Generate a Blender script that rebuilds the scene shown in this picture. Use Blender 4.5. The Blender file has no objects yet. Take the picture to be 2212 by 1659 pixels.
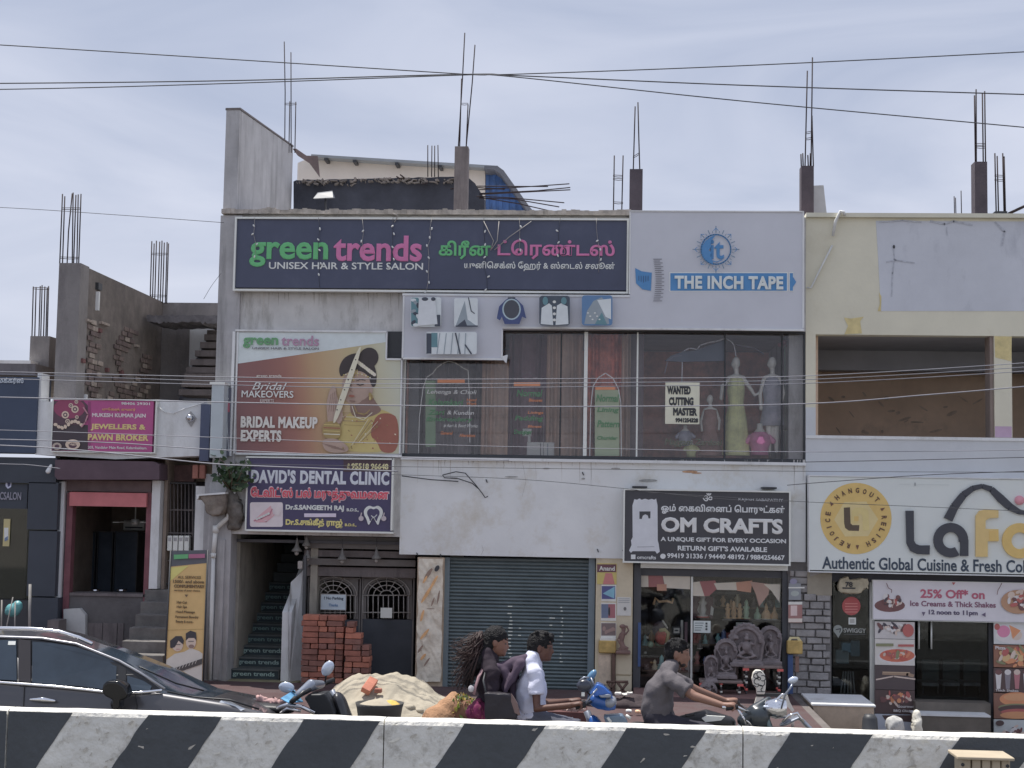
import bpy, math, random
from mathutils import Vector, Matrix, noise, geometry
random.seed(7)
R = math.radians
SC = bpy.context.scene
COL = SC.collection
# ---------------------------------------------------------------- camera
FL, YAW, PIT, ROL, EYE = 3200.0, R(3.85), R(4.70), R(-0.99), 2.55
cy, sy = math.cos(YAW), math.sin(YAW)
_f = Vector((-sy*math.cos(PIT), cy*math.cos(PIT), math.sin(PIT)))
_r = Vector((cy, sy, 0)); _u = _r.cross(_f)
_r2 = _r*math.cos(ROL) - _u*math.sin(ROL); _u2 = _r*math.sin(ROL) + _u*math.cos(ROL)
cam = bpy.data.cameras.new('camera'); camo = bpy.data.objects.new('camera', cam); COL.objects.link(camo)
camo.matrix_world = Matrix(((_r2.x, _u2.x, -_f.x, 0), (_r2.y, _u2.y, -_f.y, 0), (_r2.z, _u2.z, -_f.z, EYE), (0, 0, 0, 1)))
cam.sensor_width = 36; cam.lens = 36*FL/2212; cam.clip_start = .1; cam.clip_end = 2000
SC.camera = camo
# ---------------------------------------------------------------- sky and sun
SUN = Vector((-.26, .17, 1)).normalized()
w = bpy.data.worlds.new('World'); SC.world = w; w.use_nodes = True
nt = w.node_tree; bg = nt.nodes['Background']; bg.inputs[1].default_value = .1
sky = nt.nodes.new('ShaderNodeTexSky'); sky.sky_type = 'NISHITA'; sky.sun_disc = False
sky.sun_elevation = math.asin(SUN.z); sky.sun_rotation = math.atan2(SUN.x, SUN.y); sky.dust_density = 2.5
tc = nt.nodes.new('ShaderNodeTexCoord'); mp = nt.nodes.new('ShaderNodeMapping')
mp.inputs['Rotation'].default_value = (0, R(20), R(12)); mp.inputs['Scale'].default_value = (1.4, 1.4, 5.5)
n1 = nt.nodes.new('ShaderNodeTexNoise'); n1.inputs['Scale'].default_value = 2.1; n1.inputs['Detail'].default_value = 6; n1.inputs['Distortion'].default_value = .8
rp = nt.nodes.new('ShaderNodeValToRGB')
rp.color_ramp.elements[0].position = .28; rp.color_ramp.elements[0].color = (3.2, 3.66, 4.85, 1)
rp.color_ramp.elements[1].position = .80; rp.color_ramp.elements[1].color = (5.5, 5.75, 6.7, 1)
mx = nt.nodes.new('ShaderNodeMix'); mx.data_type = 'RGBA'; mx.inputs[0].default_value = .93
nt.links.new(tc.outputs['Generated'], mp.inputs[0]); nt.links.new(mp.outputs[0], n1.inputs[0])
sx = nt.nodes.new('ShaderNodeSeparateXYZ'); nt.links.new(tc.outputs['Generated'], sx.inputs[0]); el = nt.nodes.new('ShaderNodeMapRange')
for i_, v_ in ((1, .05), (2, .42), (3, .22), (4, -.10)): el.inputs[i_].default_value = v_
ad = nt.nodes.new('ShaderNodeMath'); ad.operation = 'ADD'; nt.links.new(sx.outputs[2], el.inputs[0]); nt.links.new(el.outputs[0], ad.inputs[0]); nt.links.new(n1.outputs[0], ad.inputs[1]); nt.links.new(ad.outputs[0], rp.inputs[0])
nt.links.new(sky.outputs[0], mx.inputs[6]); nt.links.new(rp.outputs[0], mx.inputs[7]); nt.links.new(mx.outputs[2], bg.inputs[0])
sl = bpy.data.lights.new('sun', 'SUN'); sl.energy = 3.7; sl.angle = R(.55); sl.color = (1, .96, .9)
so = bpy.data.objects.new('sun', sl); COL.objects.link(so); so.rotation_euler = SUN.to_track_quat('Z', 'Y').to_euler()
SC.view_settings.view_transform = 'Standard'; SC.view_settings.look = 'None'
SC.view_settings.exposure = 0.42; SC.view_settings.gamma = 1; SC.view_settings.use_curve_mapping = False
SC.render.engine = 'CYCLES'; SC.cycles.max_bounces = 6; SC.cycles.diffuse_bounces = 3; SC.cycles.glossy_bounces = 3
SC.cycles.transmission_bounces = 4; SC.cycles.transparent_max_bounces = 12
SC.cycles.caustics_reflective = False; SC.cycles.caustics_refractive = False
# ---------------------------------------------------------------- helpers
def P(px, py, Y):                      # a measured point of the photograph, put on the plane at distance Y
    d = _f*FL + _r2*(px-1106) - _u2*(py-829.5)
    k = Y/d.y
    return Vector((d.x*k, Y, EYE + d.z*k))
def BX(x0, y0, x1, y1, Y):
    ym, xm = (y0+y1)/2, (x0+x1)/2
    return P(x0, ym, Y).x, P(x1, ym, Y).x, P(xm, y1, Y).z, P(xm, y0, Y).z
def lin(c):
    c /= 255.0
    return c/12.92 if c <= .04045 else ((c+.055)/1.055)**2.4
def C(r, g, b, k=1.0):                 # surface colour of a thing seen in open shade
    q = (lin(r)/.455*k, lin(g)/.468*k, lin(b)/.565*k); g_ = sum(q)/3
    q = [g_+(a-g_)*.77 for a in q]; m_ = max(q)
    return tuple(a*min(1, .85/m_) for a in q)
def S(r, g, b):
    return (lin(r), lin(g), lin(b))
ORG = {}
def org(o): return ORG.get(o.name, Vector((0, 0, 0))) if o else Vector((0, 0, 0))
def tag(o, label=None, cat=None, group=None, kind=None):
    if label: o['label'] = label
    if cat: o['category'] = cat
    if group: o['group'] = group
    if kind: o['kind'] = kind
    return o
def thing(name, label, cat, loc=(0, 0, 0), group=None):
    o = bpy.data.objects.new(name, None); o.empty_display_size = .1; COL.objects.link(o)
    o.location = loc; ORG[o.name] = Vector(loc)
    return tag(o, label, cat, group)
def sub(name, parent, loc, label=None):
    o = bpy.data.objects.new(name, None); o.empty_display_size = .1; COL.objects.link(o); o.parent = parent
    o.location = Vector(loc)-org(parent); ORG[o.name] = Vector(loc)
    return tag(o, label)
_M = {}
def mat(name, col, rough=.8, var=.12, vs=3.0, bump=0.0, bs=40.0, dirt=None, da=.5, ds=(5, 5, .7), dt=.5, metal=0.0, coat=0.0, spec=.5, fine=.0):
    if name in _M: return _M[name]
    m = bpy.data.materials.new(name); m.use_nodes = True; t = m.node_tree; N = t.nodes; L = t.links
    b = N['Principled BSDF']; b.inputs['Roughness'].default_value = rough; b.inputs['Metallic'].default_value = metal
    b.inputs['Coat Weight'].default_value = coat; b.inputs['Specular IOR Level'].default_value = spec
    b.inputs['Base Color'].default_value = (*col, 1)
    g = N.new('ShaderNodeNewGeometry'); pos = g.outputs['Position']
    if var or dirt:
        n = N.new('ShaderNodeTexNoise'); n.inputs['Scale'].default_value = vs; n.inputs['Detail'].default_value = 8; n.inputs['Roughness'].default_value = .65
        L.new(pos, n.inputs['Vector'])
        r = N.new('ShaderNodeMapRange'); r.inputs[1].default_value = .3; r.inputs[2].default_value = .7
        r.inputs[3].default_value = 1-var; r.inputs[4].default_value = 1+var
        L.new(n.outputs[0], r.inputs[0])
        v = N.new('ShaderNodeVectorMath'); v.operation = 'SCALE'; v.inputs[0].default_value = col
        L.new(r.outputs[0], v.inputs['Scale']); out = v.outputs[0]
        if dirt:
            mpn = N.new('ShaderNodeMapping'); mpn.inputs['Scale'].default_value = ds; L.new(pos, mpn.inputs[0])
            n2 = N.new('ShaderNodeTexNoise'); n2.inputs['Scale'].default_value = 1; n2.inputs['Detail'].default_value = 9; n2.inputs['Roughness'].default_value = .7
            L.new(mpn.outputs[0], n2.inputs['Vector'])
            r2 = N.new('ShaderNodeMapRange'); r2.inputs[1].default_value = dt; r2.inputs[2].default_value = dt+.18; r2.inputs[3].default_value = 0; r2.inputs[4].default_value = da
            L.new(n2.outputs[0], r2.inputs[0])
            mm = N.new('ShaderNodeMix'); mm.data_type = 'RGBA'; mm.inputs[7].default_value = (*dirt, 1)
            L.new(r2.outputs[0], mm.inputs[0]); L.new(out, mm.inputs[6]); out = mm.outputs[2]
        L.new(out, b.inputs['Base Color'])
    if bump:
        n3 = N.new('ShaderNodeTexNoise'); n3.inputs['Scale'].default_value = bs; n3.inputs['Detail'].default_value = 6
        L.new(pos, n3.inputs['Vector']); bp = N.new('ShaderNodeBump'); bp.inputs['Strength'].default_value = bump; bp.inputs['Distance'].default_value = .02
        L.new(n3.outputs[0], bp.inputs['Height']); L.new(bp.outputs[0], b.inputs['Normal'])
    _M[name] = m; return m
def flat(r, g, b, rough=.6, k=1.0):    # printed or painted colour
    return mat('print_%d_%d_%d_%d' % (r, g, b, int(k*100)), C(r, g, b, k), rough, .07, 5)
def glass(name, tint=(.5, .5, .5), f=.10, rough=.03, gl=.8):
    if name in _M: return _M[name]
    m = bpy.data.materials.new(name); m.use_nodes = True; t = m.node_tree; N = t.nodes; L = t.links
    N.remove(N['Principled BSDF']); o = N['Material Output']
    tr = N.new('ShaderNodeBsdfTransparent'); tr.inputs[0].default_value = (*tint, 1)
    gs = N.new('ShaderNodeBsdfGlossy'); gs.inputs['Roughness'].default_value = rough; gs.inputs[0].default_value = (gl, gl, gl, 1)
    fr = N.new('ShaderNodeLayerWeight'); fr.inputs[0].default_value = .35
    mr = N.new('ShaderNodeMapRange'); mr.inputs[3].default_value = f; mr.inputs[4].default_value = 1
    L.new(fr.outputs['Fresnel'], mr.inputs[0])
    mxs = N.new('ShaderNodeMixShader'); L.new(mr.outputs[0], mxs.inputs[0]); L.new(tr.outputs[0], mxs.inputs[1]); L.new(gs.outputs[0], mxs.inputs[2])
    L.new(mxs.outputs[0], o.inputs['Surface']); _M[name] = m; return m
class MB:
    def __init__(s): s.v = []; s.f = []; s.m = []; s.sm = []
    def add(s, vs, fs, mi=0, smooth=False):
        b = len(s.v); s.v += [Vector(q) for q in vs]
        for f in fs: s.f.append([b+i for i in f]); s.m.append(mi); s.sm.append(smooth)
        return s
    def box(s, x0, x1, y0, y1, z0, z1, mi=0, rot=None, c=0):
        if x0 > x1: x0, x1 = x1, x0
        if y0 > y1: y0, y1 = y1, y0
        if z0 > z1: z0, z1 = z1, z0
        if c:      # chamfered vertical and top edges through 24 verts
            vs = []
            for (x, sx) in ((x0, 1), (x1, -1)):
                for (y, sy_) in ((y0, 1), (y1, -1)):
                    for (z, sz) in ((z0, 1), (z1, -1)):
                        vs += [(x+sx*c, y+sy_*c, z), (x+sx*c, y, z+sz*c), (x, y+sy_*c, z+sz*c)]
            idx = lambda i, j, k, a: ((i*2+j)*2+k)*3+a
            fs = [[idx(0,0,0,0), idx(0,1,0,0), idx(1,1,0,0), idx(1,0,0,0)], [idx(0,0,1,0), idx(1,0,1,0), idx(1,1,1,0), idx(0,1,1,0)],
                  [idx(0,0,0,1), idx(1,0,0,1), idx(1,0,1,1), idx(0,0,1,1)], [idx(0,1,0,1), idx(0,1,1,1), idx(1,1,1,1), idx(1,1,0,1)],
                  [idx(0,0,0,2), idx(0,0,1,2), idx(0,1,1,2), idx(0,1,0,2)], [idx(1,0,0,2), idx(1,1,0,2), idx(1,1,1,2), idx(1,0,1,2)]]
            for j in (0, 1):
                for k in (0, 1):
                    fs.append([idx(0,j,k,0), idx(1,j,k,0), idx(1,j,k,1), idx(0,j,k,1)])
            for i in (0, 1):
                for k in (0, 1):
                    fs.append([idx(i,0,k,0), idx(i,0,k,2), idx(i,1,k,2), idx(i,1,k,0)])
                for j in (0, 1):
                    fs.append([idx(i,j,0,1), idx(i,j,1,1), idx(i,j,1,2), idx(i,j,0,2)])
            for i in (0, 1):
                for j in (0, 1):
                    for k in (0, 1): fs.append([idx(i,j,k,0), idx(i,j,k,1), idx(i,j,k,2)])
        else:
            vs = [(x0, y0, z0), (x1, y0, z0), (x1, y1, z0), (x0, y1, z0), (x0, y0, z1), (x1, y0, z1), (x1, y1, z1), (x0, y1, z1)]
            fs = [[0, 3, 2, 1], [4, 5, 6, 7], [0, 1, 5, 4], [1, 2, 6, 5], [2, 3, 7, 6], [3, 0, 4, 7]]
        if rot is not None:
            ct = Vector(((x0+x1)/2, (y0+y1)/2, (z0+z1)/2)); vs = [rot @ (Vector(q)-ct)+ct for q in vs]
        return s.add(vs, fs, mi)
    def pbox(s, x0, y0, x1, y1, Yf, Yb, mi=0, c=0):     # box whose front face is the measured rectangle at Yf
        X0, X1, Z0, Z1 = BX(x0, y0, x1, y1, Yf)
        return s.box(X0, X1, Yf, Yb, Z0, Z1, mi, c=c)
    def prism(s, pts, y0, y1, mi=0):                    # polygon in XZ extruded along Y
        n = len(pts); vs = [(x, y0, z) for x, z in pts]+[(x, y1, z) for x, z in pts]
        tri = geometry.tessellate_polygon([[Vector((x, z, 0)) for x, z in pts]])
        fs = [list(t) for t in tri]+[[i+n for i in t[::-1]] for t in tri]+[[i, (i+1) % n, (i+1) % n+n, i+n] for i in range(n)]
        return s.add(vs, fs, mi)
    def pprism(s, pts, Yf, Yb, mi=0):
        return s.prism([(P(a, b, Yf).x, P(a, b, Yf).z) for a, b in pts], Yf, Yb, mi)
    def ppoly(s, pts, Y, mi=0):
        tri = geometry.tessellate_polygon([[Vector((a, b, 0)) for a, b in pts]])
        return s.add([P(a, b, Y) for a, b in pts], [list(t) for t in tri], mi)
    def tube(s, pts, r, n=8, mi=0, smooth=True, flatk=1.0, up=None):
        pts = [Vector(p) for p in pts]; rs = r if isinstance(r, (list, tuple)) else [r]*len(pts)
        rings = []; pa = None
        for i, p in enumerate(pts):
            d = (pts[min(i+1, len(pts)-1)]-pts[max(i-1, 0)]).normalized()
            if pa is None:
                a = (up or (Vector((0, 0, 1)) if abs(d.z) < .9 else Vector((0, 1, 0)))); a = (a-d*a.dot(d)).normalized()
            else: a = (pa-d*pa.dot(d)).normalized()
            pa = a; b = d.cross(a); rr = rs[i]
            ra, rb = (rr if isinstance(rr, (tuple, list)) else (rr, rr*flatk))
            rings.append([p+a*(math.cos(2*math.pi*k/n)*ra)+b*(math.sin(2*math.pi*k/n)*rb) for k in range(n)])
        vs = [q for g in rings for q in g]; fs = []
        for i in range(len(rings)-1):
            for k in range(n): fs.append([i*n+k, i*n+(k+1) % n, (i+1)*n+(k+1) % n, (i+1)*n+k])
        fs.append(list(range(n))[::-1]); fs.append([(len(rings)-1)*n+k for k in range(n)])
        return s.add(vs, fs, mi, smooth)
    def limb(s, pts, r, n=12, mi=0, up=None):                    # tube with rounded ends
        pts = [Vector(p) for p in pts]; rs = list(r)
        def mx_(q): return max(q) if isinstance(q, (tuple, list)) else q
        def sc(q, k): return tuple(a*k for a in q) if isinstance(q, (tuple, list)) else q*k
        d0 = (pts[0]-pts[1]).normalized(); d1 = (pts[-1]-pts[-2]).normalized()
        A = [pts[0]+d0*mx_(rs[0])*a for a in (.95, .7, .35)]; B = [pts[-1]+d1*mx_(rs[-1])*a for a in (.35, .7, .95)]
        return s.tube(A+pts+B, [sc(rs[0], .3), sc(rs[0], .7), sc(rs[0], .93)]+rs+[sc(rs[-1], .93), sc(rs[-1], .7), sc(rs[-1], .3)], n, mi, up=up)
    def ell(s, c, r, n=14, m=10, mi=0, rot=None, half=False):
        c = Vector(c); vs = []; fs = []
        for i in range(m+1):
            t = math.pi*i/m*(0.5 if half else 1)
            for k in range(n):
                a = 2*math.pi*k/n; q = Vector((r[0]*math.sin(t)*math.cos(a), r[1]*math.sin(t)*math.sin(a), r[2]*math.cos(t)))
                if rot is not None: q = rot @ q
                vs.append(c+q)
        for i in range(m):
            for k in range(n): fs.append([i*n+k, (i+1)*n+k, (i+1)*n+(k+1) % n, i*n+(k+1) % n])
        return s.add(vs, fs, mi, True)
    def lathe(s, c, prof, n=20, mi=0, smooth=True, axis='z'):
        c = Vector(c); vs = []; fs = []
        for (r, h) in prof:
            for k in range(n):
                a = 2*math.pi*k/n; x, y = r*math.cos(a), r*math.sin(a)
                vs.append(c+(Vector((x, y, h)) if axis == 'z' else Vector((x, h, y)) if axis == 'y' else Vector((h, x, y))))
        for i in range(len(prof)-1):
            for k in range(n): fs.append([i*n+k, i*n+(k+1) % n, (i+1)*n+(k+1) % n, (i+1)*n+k])
        return s.add(vs, fs, mi, smooth)
    def disc(s, c, rx, rz, n=24, mi=0, a0=0, a1=360, ri=0):   # flat ring or disc in the XZ plane
        c = Vector(c); vs = []; fs = []
        for k in range(n+1):
            a = R(a0+(a1-a0)*k/n); q = Vector((math.cos(a)*rx, 0, math.sin(a)*rz)); vs += [c+q*ri, c+q]
        for k in range(n): fs.append([2*k, 2*k+1, 2*k+3, 2*k+2])
        return s.add(vs, fs, mi)
    def jitter(s, a, sc=3):
        for q in s.v:
            q += Vector((noise.noise(q*sc), noise.noise(q*sc+Vector((9, 0, 0))), noise.noise(q*sc+Vector((0, 9, 0)))))*a
        return s
    def build(s, name, mats, parent=None, label=None, kind=None, bevel=0, cat=None, group=None):
        me = bpy.data.meshes.new(name); og = org(parent)
        if not isinstance(mats, (list, tuple)): mats = [mats]
        me.from_pydata([q-og for q in s.v], [], s.f)
        for m in mats: me.materials.append(m)
        me.polygons.foreach_set('material_index', s.m); me.polygons.foreach_set('use_smooth', s.sm); me.update()
        o = bpy.data.objects.new(name, me); COL.objects.link(o)
        if parent: o.parent = parent
        ORG[o.name] = og
        if bevel:
            b = o.modifiers.new('b', 'BEVEL'); b.width = bevel; b.segments = 2; b.limit_method = 'ANGLE'
        return tag(o, label, cat, group, kind)
def fuse(mb, name, m, parent, voxel=.01, smooth=4, disp=0, dscale=20, **kw):     # melts overlapping shapes into one continuous skin
    t = mb.build('tmp_', m, None)
    r = t.modifiers.new('r', 'REMESH'); r.mode = 'VOXEL'; r.voxel_size = voxel; r.use_smooth_shade = True
    sm = t.modifiers.new('s', 'SMOOTH'); sm.iterations = smooth; sm.factor = .5
    dg = bpy.context.evaluated_depsgraph_get(); me = bpy.data.meshes.new_from_object(t.evaluated_get(dg))
    bpy.data.objects.remove(t); og = org(parent); me.name = name
    for v in me.vertices:
        if disp:
            q = v.co*dscale; v.co += v.normal*noise.noise(q)*disp
        v.co -= og
    me.materials.clear(); me.materials.append(m if not isinstance(m, list) else m[0])
    if isinstance(m, list):
        for x in m[1:]: me.materials.append(x)
    for p_ in me.polygons: p_.use_smooth = True; p_.material_index = 0
    o = bpy.data.objects.new(name, me); COL.objects.link(o); o.parent = parent; ORG[o.name] = og
    return tag(o, kw.get('label'), kw.get('cat'), kw.get('group'), kw.get('kind'))
def text_mesh(s, bold=0.0, depth=.02, res=3, spacing=1.0):
    cu = bpy.data.curves.new('t_', 'FONT'); cu.body = s; cu.size = 1; cu.resolution_u = res; cu.extrude = depth; cu.bevel_depth = bold; cu.bevel_resolution = 0
    cu.space_character = spacing
    o = bpy.data.objects.new('t_', cu); me = bpy.data.meshes.new_from_object(o)
    bpy.data.objects.remove(o); bpy.data.curves.remove(cu); return me
def text(s, x0, y0, x1, y1, Y, m, parent, bold=0.02, name='lettering', sh=0.0, thick=.006, spacing=1.0, label=None, rot=0.0):
    me = text_mesh(s, bold, .02, 3, spacing)
    me.name = name; vs = [v.co.copy() for v in me.vertices]
    if not vs: return None
    for v in vs: v.x += sh*v.y
    ax, bx = min(v.x for v in vs), max(v.x for v in vs); ay, by = min(v.y for v in vs), max(v.y for v in vs)
    az, bz = min(v.z for v in vs), max(v.z for v in vs)
    og = org(parent); X0, X1, Z0, Z1 = BX(x0, y0, x1, y1, Y); og2 = og
    cx, cz = (X0+X1)/2, (Z0+Z1)/2; cr, sr = math.cos(rot), math.sin(rot)
    for v, c in zip(me.vertices, vs):
        fx = X0+(c.x-ax)/(bx-ax)*(X1-X0); fz = Z0+(c.y-ay)/(by-ay)*(Z1-Z0)
        if rot: dx, dz = fx-cx, fz-cz; fx, fz = cx+dx*cr-dz*sr, cz+dx*sr+dz*cr
        v.co = Vector((fx, Y-thick*((c.z-az)/max(1e-6, bz-az)), fz))-og2
    me.materials.clear(); me.materials.append(m)
    for p_ in me.polygons: p_.use_smooth = False; p_.material_index = 0
    o = bpy.data.objects.new(name, me); COL.objects.link(o); o.parent = parent; ORG[o.name] = og
    if label: o['label'] = label
    return o
class Art:                             # flat print: layers of ink a fraction of a millimetre apart
    def __init__(s, Y, step=.0012): s.soft = False; s.Y = Y; s.mb = MB(); s.mats = []; s.step = step
    def mi(s, m):
        if m not in s.mats: s.mats.append(m)
        s.Y -= s.step
        return s.mats.index(m)
    def rect(s, x0, y0, x1, y1, m): i = s.mi(m); s.mb.ppoly([(x0, y0), (x1, y0), (x1, y1), (x0, y1)], s.Y, i); return s
    def poly(s, pts, m):
        if s.soft:
            for _ in range(2): pts = [q for k in range(len(pts)) for q in ((pts[k][0]*.75+pts[(k+1) % len(pts)][0]*.25, pts[k][1]*.75+pts[(k+1) % len(pts)][1]*.25), (pts[k][0]*.25+pts[(k+1) % len(pts)][0]*.75, pts[k][1]*.25+pts[(k+1) % len(pts)][1]*.75))]
        i = s.mi(m); s.mb.ppoly(pts, s.Y, i); return s
    def ell(s, x, y, rx, ry, m, a=0, n=20, a0=0, a1=360):
        i = s.mi(m); ca, sa = math.cos(R(a)), math.sin(R(a)); pts = []
        for k in range(n):
            t = R(a0+(a1-a0)*k/(n if a1-a0 == 360 else n-1)); u, v = rx*math.cos(t), ry*math.sin(t); pts.append((x+u*ca-v*sa, y+u*sa+v*ca))
        s.mb.ppoly(pts, s.Y, i); return s
    def line(s, pts, wd, m):
        i = s.mi(m)
        for (a, b), (c, d) in zip(pts[:-1], pts[1:]):
            L_ = math.hypot(c-a, d-b) or 1; nx, ny = -(d-b)/L_*wd/2, (c-a)/L_*wd/2; ex, ey = (c-a)/L_*wd*.3, (d-b)/L_*wd*.3
            s.mb.ppoly([(a+nx-ex, b+ny-ey), (c+nx+ex, d+ny+ey), (c-nx+ex, d-ny+ey), (a-nx-ex, b-ny-ey)], s.Y, i)
        return s
    def ring(s, x, y, r, wd, m, a0=0, a1=360, n=24):
        pts = [(x+r*math.cos(R(a0+(a1-a0)*k/n)), y+r*math.sin(R(a0+(a1-a0)*k/n))) for k in range(n+1)]
        return s.line(pts, wd, m)
    def rrect(s, x0, y0, x1, y1, r, m):
        pts = []
        for cx, cy_, a in ((x1-r, y0+r, -90), (x1-r, y1-r, 0), (x0+r, y1-r, 90), (x0+r, y0+r, 180)):
            pts += [(cx+r*math.cos(R(a+k*30)), cy_+r*math.sin(R(a+k*30))) for k in range(4)]
        return s.poly(pts, m)
    def build(s, name, parent, label=None): return s.mb.build(name, s.mats, parent, label)
def pframe(x0, y0, x1, y1, Yf, Yb, wpx, m, parent, name='frame'):
    X0, X1, Z0, Z1 = BX(x0, y0, x1, y1, Yf); w_ = wpx/FL*Yf; b = MB()
    b.box(X0, X1, Yf, Yb, Z1-w_, Z1); b.box(X0, X1, Yf, Yb, Z0, Z0+w_); b.box(X0, X0+w_, Yf, Yb, Z0+w_, Z1-w_); b.box(X1-w_, X1, Yf, Yb, Z0+w_, Z1-w_)
    return b.build(name, m, parent)
FY = 20.4
white = mat('white_paint', C(165, 168, 182), .85, .07, 2, .12, 30, C(118, 116, 118), .45, (2.5, 2.5, .8), .52)
dirtyw = mat('weathered_plaster', C(150, 150, 160), .9, .13, 2.5, .2, 30, C(95, 92, 92), .6, (4, 4, 1.2), .5)
grayp = mat('grey_cement', C(130, 130, 142), .9, .16, 2, .25, 25, C(80, 80, 86), .6, (5, 5, .5), .5)
rcol = mat('dark_column', C(58, 52, 64), .9, .2, 3, .35, 25)
dkcon = mat('dark_concrete', C(86, 80, 86), .9, .2, 3, .35, 25, C(50, 46, 50), .6, (6, 6, .6), .5)
soot = mat('soot_black_wall', C(45, 48, 62), .95, .3, 2, .3, 20)
rust = mat('rusty_rebar', S(48, 36, 38), .8, .25, 12)
alum = mat('aluminium_frame', C(165, 168, 176), .45, .05, 8, metal=.3)
blackm = mat('black_metal', C(42, 44, 52), .5, .1, 8)
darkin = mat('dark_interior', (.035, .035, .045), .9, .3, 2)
# ---------------------------------------------------------------- ground
asphalt = mat('asphalt', (.10, .097, .09), .9, .25, 1.2, .4, 60, (.16, .15, .14), .5, (.8, .8, .8), .55)
redpave = mat('red_pavers', (.105, .062, .062), .9, .25, 1.5, .5, 50, (.09, .08, .08), .7, (1.5, 1.5, 1.5), .48)
hx = P(1750, 1530, 19).x      # the forecourt right of here lies lower than the road
g = MB()
for x0, x1, y0, y1 in ((-400, 400, -400, 16.4), (-400, hx, 16.4, 23.4), (60, 400, 16.4, 23.4), (-400, 400, 23.4, 600)): g.add([(x0, y0, 0), (x1, y0, 0), (x1, y1, 0), (x0, y1, 0)], [[0, 1, 2, 3]])
g.build('ground', mat('earth', (.27, .245, .215), .95, .3, .4, .3, 8), kind='structure')
g = MB(); g.box(hx, 60, 16.4, 23.4, -.6, -.46); g.box(hx-.1, hx, 16.4, 20.38, -.6, .105); g.box(hx, 60, 16.2, 16.4, -.6, -.004); g.box(hx, 60, 23.3, 23.4, -.6, 0)
g.build('forecourt', mat('forecourt_cement', (.17, .15, .14), .9, .25, 2, .3, 20), kind='structure')
MB().add([(-300, -12, .004), (300, -12, .004), (300, 16.4, .004), (-300, 16.4, .004)], [[0, 1, 2, 3]]).build('road', asphalt, kind='structure')
pv = MB().box(-60, hx-.101, 16.4, 20.1, .0, .11).build('pavement', redpave, kind='structure')
MB().box(-60, 60, 16.25, 16.398, 0, .14, c=.02).build('kerb', mat('kerb_concrete', (.3, .3, .3), .9, .2, 3), kind='structure')
MB().add([(-300, 15.2, .009), (300, 15.2, .009), (300, 15.32, .009), (-300, 15.32, .009)], [[0, 1, 2, 3]]).build('road_line', mat('road_paint', (.6, .6, .58), .8, .2, 9), kind='structure')
# ---------------------------------------------------------------- median barrier
BYF, BH = 10.3, 1.07
zt = (P(100, 1533, BYF).z+P(2100, 1590, BYF).z)/2
bw = mat('barrier_white_paint', C(176, 175, 180), .85, .12, 5, 1.0, 16, C(118, 114, 112), .75, (11, 11, 8), .53)
bb = mat('barrier_black_paint', C(57, 61, 70), .75, .10, 5, .35, 25, C(92, 92, 94), .35, (14, 14, 9), .63)
joints = [-9.2, P(-330, 1560, BYF).x, P(830, 1560, BYF).x, P(1610, 1570, BYF).x, P(2480, 1600, BYF).x, 9.2]
joints = [-7.9, -4.2] + [P(829, 1590, BYF).x, P(1605, 1600, BYF).x] + [4.6, 8.0]
stripes = [((-170, 1518), (-240, 1680)), ((-10-0, 1520), (-85, 1680))]
edges = [(-520, -595, -350, -425), (-185, -260, -28-0+0, -100)]
SB = [(-1120, -960), (-770, -605), (-420, -255), (-45, 148), (312, 476), (656, 825), (1010, 1186), (1366, 1541), (1726, 1906), (2096, 2270), (2450, 2620), (2810, 2980)]
lab = ['far left', 'left end behind the black car', 'middle, in front of the sand heap', 'right half, in front of the riders', 'right end by the cream ribbed block']
labs = ['short run of the striped concrete median barrier at the far left of the car', 'striped concrete median barrier length in front of the black car',
        'striped concrete median barrier length in front of the scooter riders', 'striped concrete median barrier length in front of the grey shirted rider and restaurant',
        'striped concrete median barrier length past the restaurant doorway']
def zdrop(px, t): return px - 78*t
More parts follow.
